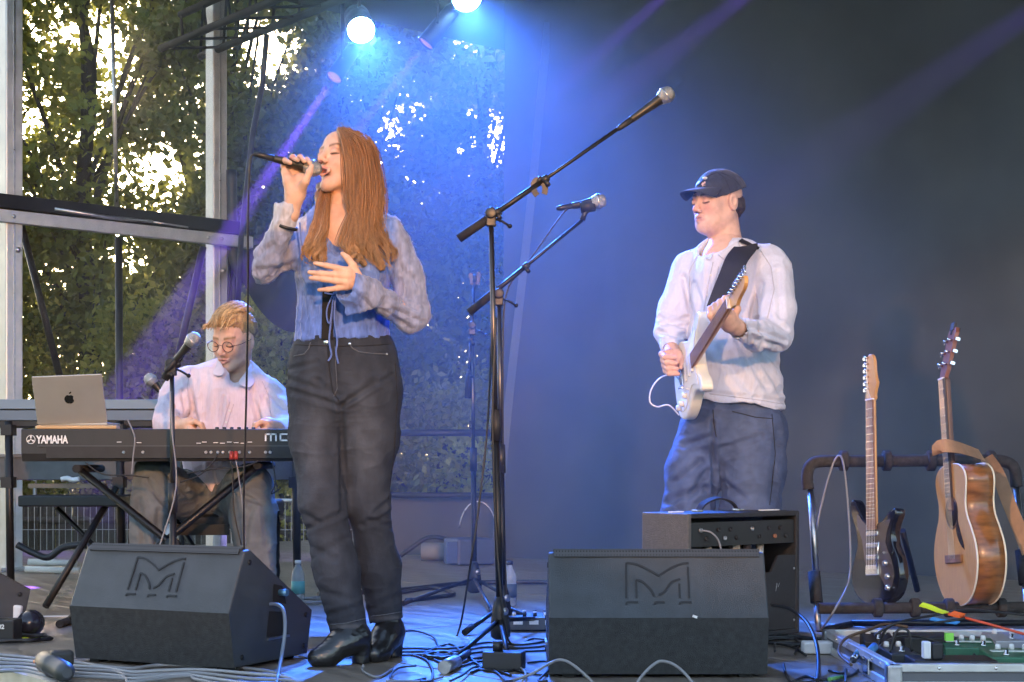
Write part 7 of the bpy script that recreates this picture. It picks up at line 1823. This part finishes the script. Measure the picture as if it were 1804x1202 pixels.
cable('black cable falling beside the tall stand in a long curve', [W(868, 470, 5.45), W(866, 600, 5.5), W(858, 760, 5.52), W(845, 880, 5.5), W(828, 1000, 5.48), (806, 1118), (770, 1140), (725, 1148)], 0.0038)
cable('cable taped along the pole of the tall stand', [W(874, 560, 5.4), W(868, 720, 5.4), W(872, 900, 5.4), W(884, 1060, 5.38), (900, 1135), (940, 1125), (975, 1130)], 0.0038)
cable('cable running from the shorter stand to its microphone', [W(1006, 364, 5.95), W(990, 378, 5.95), W(960, 420, 5.96), W(925, 470, 5.97), W(893, 515, 5.97), W(886, 620, 5.97), W(888, 900, 5.97), (895, 1108)], 0.003)
cable('white guitar lead looping from the white guitar', [MG @ Vector((-0.09, -0.12, 0.01)), W(1178, 714, 5.85), W(1158, 717, 5.85), W(1145, 708, 5.85), W(1148, 685, 5.87), W(1165, 665, 5.88), W(1190, 662, 5.9), W(1205, 690, 5.92)], 0.003, mat('white_cable', (0.65, 0.66, 0.7), 0.4))
cable('grey guitar lead hung over the rack beside the black guitar', [W(1433, 965, 6.0), W(1445, 900, 6.02), W(1463, 830, 6.02), W(1478, 803, 6.02), W(1488, 830, 5.98), W(1497, 940, 5.9), W(1496, 1020, 5.85), W(1470, 1075, 5.7), (1446, 1110)], 0.0042, grey_cable)
cable('light grey cable arching up before the right monitor, left arch', [(900, 1200), (935, 1188, 0.03), W(970, 1168, 4.5), W(990, 1163, 4.48), W(1010, 1172, 4.46), W(1040, 1198, 4.45), W(1050, 1215, 4.44)], 0.0045, grey_cable)
cable('light grey cable arching up before the right monitor, middle arch', [W(1115, 1215, 4.42), W(1130, 1192, 4.44), W(1150, 1172, 4.46), W(1165, 1165, 4.47), W(1185, 1170, 4.46), W(1205, 1185, 4.45), W(1222, 1205, 4.44)], 0.0045, grey_cable)
cable('black cable curving off the amplifier toward the flight case', [W(1360, 1066, 5.3), W(1390, 1072, 5.2), W(1420, 1095, 5.0), W(1437, 1130, 4.85), W(1442, 1165, 4.7), (1440, 1200)], 0.0065)
cable('thin black cable crossing the deck before the flight case', [(1395, 1202), (1420, 1192), (1450, 1198), (1500, 1190), (1525, 1165), (1540, 1150)], 0.004)
cable('grey lead plugged into the back of the amplifier', [MAmp @ Vector((0.07, 0.004, Hh - 0.06)), MAmp @ Vector((0.10, -0.02, Hh - 0.07)), MAmp @ Vector((0.13, -0.03, Hh - 0.12)), MAmp @ Vector((0.14, -0.03, 0.2)), MAmp @ Vector((0.12, -0.04, 0.02))], 0.0035, grey_cable)
cable('blue-grey speaker cable dropping from the left monitor\'s side', [W(470, 1065, 4.9), W(490, 1066, 4.86), W(500, 1078, 4.82), W(502, 1110, 4.78), W(497, 1150, 4.74), (490, 1190), (486, 1215)], 0.006, mat('blue_grey_cable', (0.14, 0.18, 0.24), 0.5))
r_ = np.random.default_rng(11)
gl_m = mat('light_grey_cable', (0.30, 0.30, 0.31), 0.5)
for i, lb in enumerate(('topmost', 'second', 'third', 'fourth', 'lowest')):
    y0 = 1160 + i * 6
    cable('grey cable of the bundle along the left monitor\'s foot, %s strand' % lb, [(-20, y0 - 8 + 2 * i), (40, y0 - 2), (90, y0 + 6 + r_.uniform(-3, 3)), (140, y0 + 8), (180 + 10 * i, y0 + 14 + r_.uniform(-4, 4)), (230, y0 + 18), (280 + 12 * i, y0 + 10 + r_.uniform(-4, 6)), (350, y0 + 14), (420 + 10 * i, y0 + 16 + 4 * i), (500 + 14 * i, y0 + 30), (560, 1230)], 0.0055, gl_m if i % 2 else grey_cable, grp='cables along the left monitor')
for i, lb in enumerate(('upper', 'middle', 'lower')):
    cable('black cable running left from the tall stand\'s foot, %s one' % lb, [(560, 1150 + 5 * i), (640, 1146 + 6 * i), (720, 1140 + 7 * i + r_.uniform(-4, 4)), (800, 1142 + 6 * i), (860, 1132 + 8 * i), (920, 1136 + 6 * i), (972, 1128 + 9 * i)], 0.0042, grp='cables at the tall stand')
for i, (a, lb) in enumerate((((740, 1155, 792, 1135, 830, 1160, 880, 1150), 'first'), ((760, 1160, 800, 1175, 850, 1165, 900, 1172), 'second'), ((830, 1185, 870, 1172, 930, 1186, 965, 1190), 'third'), ((820, 1150, 850, 1175, 905, 1180, 910, 1150), 'fourth'))):
    cable('black cable tangled under the tall stand, %s of the tangle' % lb, [(a[k], a[k + 1]) for k in range(0, 8, 2)], 0.0042, grp='cables at the tall stand')
coil('coil of grey cable behind the left monitor near the bottle', floor_pt(560, 1062), 0.10, 5, 0.004, grey_cable, 1.2, 3)
coil('small black cable coil left of the tall stand\'s foot', floor_pt(775, 1160), 0.05, 4, 0.0042, black_cable, 1.3, 5)
coil('cable coil between the amplifier and the flight case', floor_pt(1400, 1135), 0.13, 5, 0.0045, black_cable, 0.8, 7)
coil('black cable coil on the deck at the far left', floor_pt(30, 1130), 0.11, 4, 0.005, black_cable, 0.9, 9)
cable('long cable lying across the back of the deck', [(560, 1048), (700, 1040), (790, 1030), (860, 1026), (970, 1026), (1100, 1030)], 0.012)
cable('dark cable snaking along the deck behind the singer', [(700, 1045), (760, 1036), (800, 1046), (770, 1052), (715, 1058)], 0.01)
cable('cable from the pedal case to the rack', [W(1545, 1150, 4.8), W(1560, 1110, 4.95), W(1590, 1095, 5.1), W(1640, 1085, 5.2), W(1700, 1075, 5.3), W(1750, 1078, 5.4), W(1820, 1085, 5.5)], 0.0045)
cable('brown and black lead curling inside the case\'s left rim', [W(1500, 1172, 4.62), W(1478, 1150, 4.75), W(1490, 1125, 4.9), W(1530, 1110, 5.0), W(1560, 1100, 5.1), W(1600, 1105, 5.1)], 0.005, mat('brown_cable', (0.10, 0.06, 0.035), 0.5))
for i, (a, lb) in enumerate((((1568, 1150, 1580, 1112, 1600, 1112, 1606, 1148), 'tall hoop'), ((1530, 1175, 1560, 1130, 1610, 1120, 1660, 1135), 'long low arch'), ((1690, 1165, 1712, 1178, 1725, 1165, 1715, 1152), 'small loop by the green pedal'), ((1540, 1120, 1580, 1098, 1640, 1098, 1700, 1090), 'back strand'))):
    cable('patch cable over the pedals, %s' % lb, [W(a[k], a[k + 1], 4.62 + 0.1 * (i == 3) + 0.2 * (i == 1)) for k in range(0, 8, 2)], 0.004, grp='patch cables in the case')
# connectors, adapters, bottles, boxes
t = thing('power_connector', 'thick grey round cable connector on the deck at lower left', 'connector', floor_pt(98, 1172))
b = MB(); pA = floor_pt(76, 1163, 0.035); pB = floor_pt(118, 1186, 0.035); d_ = pB - pA; b.tube([pA, pA + d_ * 0.15, pA + d_ * 0.2, pA + d_ * 0.5, pA + d_ * 0.52, pA + d_ * 0.9, pB], [0.026, 0.033, 0.036, 0.036, 0.030, 0.030, 0.014], 14); b.build('shell', mat('connector_grey', (0.05, 0.052, 0.058), 0.45), t)
b = MB(); b.box(floor_pt(108, 1160, 0.055), (0.07, 0.05, 0.05), rot=Matrix.Rotation(R(25), 3, 'Z')); b.build('hinged_cover', black_plastic, t, bevel=0.012)
prop('orange_tape', 'short band of orange tape on the grey cable at lower left', 'tape', mat('orange_tape', (0.75, 0.25, 0.08), 0.5), lambda b: b.tube([floor_pt(62, 1166, 0.008), floor_pt(72, 1168, 0.008)], 0.008, 8))
prop('yellow_tape', 'neon yellow tape mark on the deck at far left', 'tape', neon_y, lambda b: b.box(floor_pt(60, 1123, 0.003), (0.10, 0.02, 0.002), rot=Matrix.Rotation(R(8), 3, 'Z')))
prop('white_tape', 'strip of white tape on the deck left of the wedge monitor', 'tape', mat('white_tape2', (0.6, 0.6, 0.6), 0.6), lambda b: b.box(floor_pt(92, 1086, 0.003), (0.19, 0.045, 0.002), rot=Matrix.Rotation(R(4), 3, 'Z')))
t = thing('power_adapter', 'white mains adapter plugged in at the far left of the deck', 'adapter', floor_pt(28, 1110))
b = MB(); b.box(floor_pt(22, 1112, 0.0) + Vector((0, 0, 0.075)), (0.075, 0.05, 0.06), rot=Matrix.Rotation(R(12), 3, 'Y')); b.build('brick', white_plastic, t, bevel=0.008)
b = MB(); b.tube(spline([floor_pt(32, 1110) + Vector((0, -0.03, 0.11)), floor_pt(45, 1110) + Vector((0, -0.02, 0.10)), floor_pt(46, 1110) + Vector((0, -0.02, 0.03)), floor_pt(30, 1116) + Vector((0, 0, 0.01))], 5), 0.004, 6); b.build('lead', white_plastic, t)
t = thing('power_strip', 'black power box with white markings at the left edge', 'power box', floor_pt(8, 1128)); b = MB(); b.box(floor_pt(5, 1130, 0.0) + Vector((0, 0, 0.04)), (0.11, 0.10, 0.08)); b.build('case', black_plastic, t, bevel=0.006)
text_obj('lettering', '02', 0.022, Matrix.Translation(floor_pt(5, 1130, 0.0) + Vector((0.0, -0.051, 0.05))) @ Matrix.Rotation(R(90), 4, 'X'), white_ink, t, bold=0.0006)
prop('lamp_pod', 'dark glossy oval adapter behind the white mains adapter', 'adapter', mat('glossy_dark', (0.02, 0.02, 0.03), 0.2), lambda b: b.ball(tuple(floor_pt(48, 1100, 0.05) + Vector((0, 0.04, 0))), (0.05, 0.06, 0.05), 14))
def bottle(p, label, capc, labc, h=0.21):
    t = thing('water_bottle', label, 'bottle', p, 'plastic water bottles')
    M = Matrix.Translation(p)
    b = MB(); b.lathe([(0.026, 0.0), (0.031, 0.006), (0.031, h * 0.62), (0.029, h * 0.7), (0.014, h * 0.87), (0.0125, h * 0.92), (0.0001, h * 0.92)], 18, M); b.build('bottle_body', mat('pet_plastic', (0.45, 0.52, 0.55), 0.12, 0, 0.5, alpha=0.45), t)
    b = MB(); b.lathe([(0.0145, h * 0.92), (0.0145, h), (0.0001, h)], 14, M); b.build('bottle_cap', mat(capc[0], capc[1], 0.4), t)
    b = MB(); b.lathe([(0.0318, h * 0.2), (0.0318, h * 0.5), (0.0312, h * 0.5), (0.0312, h * 0.2)], 18, M, closed=True); b.build('bottle_label', mat(labc[0], labc[1], 0.5), t)
bottle(floor_pt(525, 1060), 'plastic bottle with teal label behind the left monitor', ('clear_cap', (0.5, 0.55, 0.6)), ('teal_label', (0.10, 0.35, 0.36)), 0.19)
bottle(floor_pt(898, 1068), 'plastic bottle with black cap behind the tall stand', ('black_cap', (0.01, 0.01, 0.012)), ('dark_label', (0.06, 0.09, 0.11)), 0.2)
t = thing('mixer', 'small grey mixer with knobs beside the tall stand\'s foot', 'mixer', floor_pt(945, 1112)); Mx = Matrix.Translation(floor_pt(945, 1112))
b = MB(); b.box((0, 0.06, 0.03), (0.22, 0.16, 0.05), M=Mx); b.build('case', mat('mixer_grey', (0.08, 0.085, 0.1), 0.45), t, bevel=0.004)
for i in range(5):
    for j in range(3):
        b = MB(); b.lathe([(0.008, 0), (0.007, 0.014), (0.0001, 0.015)], 8, Mx @ Matrix.Translation((-0.085 + 0.04 * i, 0.01 + 0.045 * j, 0.055))); b.build('knob', black_plastic if (i + j) % 3 else white_plastic, t)
for i in range(3):
    b = MB(); b.box((-0.07 + 0.06 * i, -0.0215, 0.035), (0.035, 0.003, 0.016), M=Mx); b.build('panel_label', white_ink, t)
t = thing('direct_box', 'black direct box with handle on the deck below the tall stand', 'direct box', floor_pt(888, 1178)); Md = Matrix.Translation(floor_pt(888, 1180)) @ Matrix.Rotation(R(-14), 4, 'Z')
b = MB(); b.box((0, 0, 0.03), (0.125, 0.06, 0.055), M=Md); b.build('case', mat('di_metal', (0.04, 0.04, 0.045), 0.45, 0.4), t, bevel=0.004)
b = MB(); b.lathe([(0.016, 0), (0.016, 0.03), (0.0001, 0.031)], 12, Md @ Matrix.Translation((-0.02, 0, 0.057))); b.build('connector', black_plastic, t)
t = thing('cable_connector', 'silver and black multipin connector lying left of the direct box', 'connector', floor_pt(795, 1172))
b = MB(); b.tube([floor_pt(782, 1176, 0.02), floor_pt(803, 1166, 0.02)], 0.021, 12); b.build('shell', steel, t); b = MB(); b.tube([floor_pt(803, 1166, 0.02), floor_pt(825, 1150, 0.02)], 0.012, 10); b.build('boot', black_plastic, t)
# far back of the stage: small blue box speaker, fan hoop, white pipes
t = thing('speaker_box', 'small blue box speaker at the back of the stage', 'speaker', Vector((W(826, 0, 9.7).x, 9.7, 0)))
b = MB(); b.box((W(826, 0, 9.7).x, 9.7, 0.085), (0.26, 0.2, 0.165), rot=Matrix.Rotation(R(30), 3, 'Z')); b.build('case', mat('blue_case', (0.05, 0.07, 0.14), 0.5), t, bevel=0.015)
b = MB(); b.box((W(800, 0, 9.6).x, 9.56, 0.085), (0.10, 0.02, 0.13), rot=Matrix.Rotation(R(30), 3, 'Z')); b.build('grille', mat('blue_grille', (0.06, 0.10, 0.25), 0.6), t)
prop('wire_hoop', 'thin metal hoop standing behind the blue box speaker', 'hoop', steel, lambda b: b.tube([Vector((W(842, 0, 9.95).x + 0.12 * math.cos(a), 9.95, 0.19 + 0.2 * math.sin(a))) for a in np.linspace(0.2, 3.0, 16)], 0.005, 6))
prop('corrugated_duct', 'ribbed grey duct lying at the back edge of the stage', 'duct', mat('duct_grey', (0.22, 0.24, 0.24), 0.6), lambda b: b.tube([W(742 + i * 1.6, 972, 9.95) for i in range(30)], [0.055 + 0.006 * (i % 2) for i in range(30)], 12))
cable('black cable draped over the ribbed duct', [W(705, 980, 9.8), W(730, 962, 9.8), W(755, 947, 9.8), W(785, 950, 9.75), W(800, 960, 9.7)], 0.015)
for i, (a, c, lb) in enumerate((((45, 1003), (140, 1006), 'near'), ((50, 990), (135, 993), 'far'))):
    prop('white_pipe', 'white pipe lying on the deck behind the keyboards, %s one' % lb, 'pipe', mat('white_pipe', (0.6, 0.58, 0.52), 0.5), lambda b: b.tube([W(a[0], a[1], 8.9 + 0.3 * i), W(c[0], c[1], 8.9 + 0.3 * i)], 0.02, 10), 'white pipes')
cable('thick black hose sagging behind the keyboard legs', [W(30, 960, 8.6), W(60, 975, 8.6), W(85, 982, 8.6), W(110, 965, 8.6), W(140, 960, 8.6), W(175, 962, 8.6)], 0.02)
for i, (a, lb) in enumerate((((225, 740, 237, 770, 235, 800, 232, 835), 'from the laptop'), ((383, 800, 375, 815, 350, 838, 318, 850), 'from the panel socket'), ((150, 815, 180, 835, 230, 838, 262, 842), 'sagging to the left knee'), ((330, 834, 380, 826, 430, 822, 455, 812), 'level across the shirt'), ((408, 812, 410, 850, 412, 900, 425, 960), 'below the left red plug'), ((416, 812, 422, 850, 428, 900, 432, 960), 'below the right red plug'), ((480, 812, 485, 850, 478, 870, 495, 860), 'near the singer'), ((300, 690, 303, 760, 310, 860, 280, 965), 'down the player\'s mic stand'))):
    cable('thin cable under the synthesizer, %s' % lb, [W(a[k], a[k + 1], 5.96 if i != 7 else 5.72) for k in range(0, 8, 2)], 0.003, grey_cable if i in (0, 5, 7) else black_cable, grp='thin cables at the keyboards')

rc = np.random.default_rng(21)
for i in range(9):
    x0_, y0_ = 690 + 30 * i, rc.uniform(1120, 1196); P_ = [(x0_, y0_)]
    a_ = rc.uniform(0, 6.28)
    for k in range(4):
        a_ += rc.normal(0, 0.8); x0_ = min(965, max(640, x0_ + 34 * math.cos(a_))); y0_ = min(1200, max(1112, y0_ + 20 * math.sin(a_))); P_.append((x0_, y0_, 0.004 * k))
    cable('thin %s cable between the boots and right monitor, %s' % ('grey' if i % 3 == 0 else 'black', ('first', 'second', 'third', 'fourth', 'fifth', 'sixth', 'seventh', 'eighth', 'ninth')[i] + ' of nine from the left'), P_, 0.0038, black_cable if i % 3 else grey_cable, grp='loose cables between boots and monitor')
for i in range(5):
    x0_, y0_ = 1380 + 20 * i, rc.uniform(1130, 1196); P_ = [(x0_, y0_)]; a_ = rc.uniform(0, 6.28)
    for k in range(4):
        a_ += rc.normal(0, 0.8); x0_ = min(1490, max(1365, x0_ + 26 * math.cos(a_))); y0_ = min(1202, max(1125, y0_ + 18 * math.sin(a_))); P_.append((x0_, y0_, 0.004 * k))
    cable('loose black cable between amplifier and flight case, %s of five from the left' % ('first', 'second', 'third', 'fourth', 'fifth')[i], P_, 0.004, black_cable, grp='loose cables by the flight case')
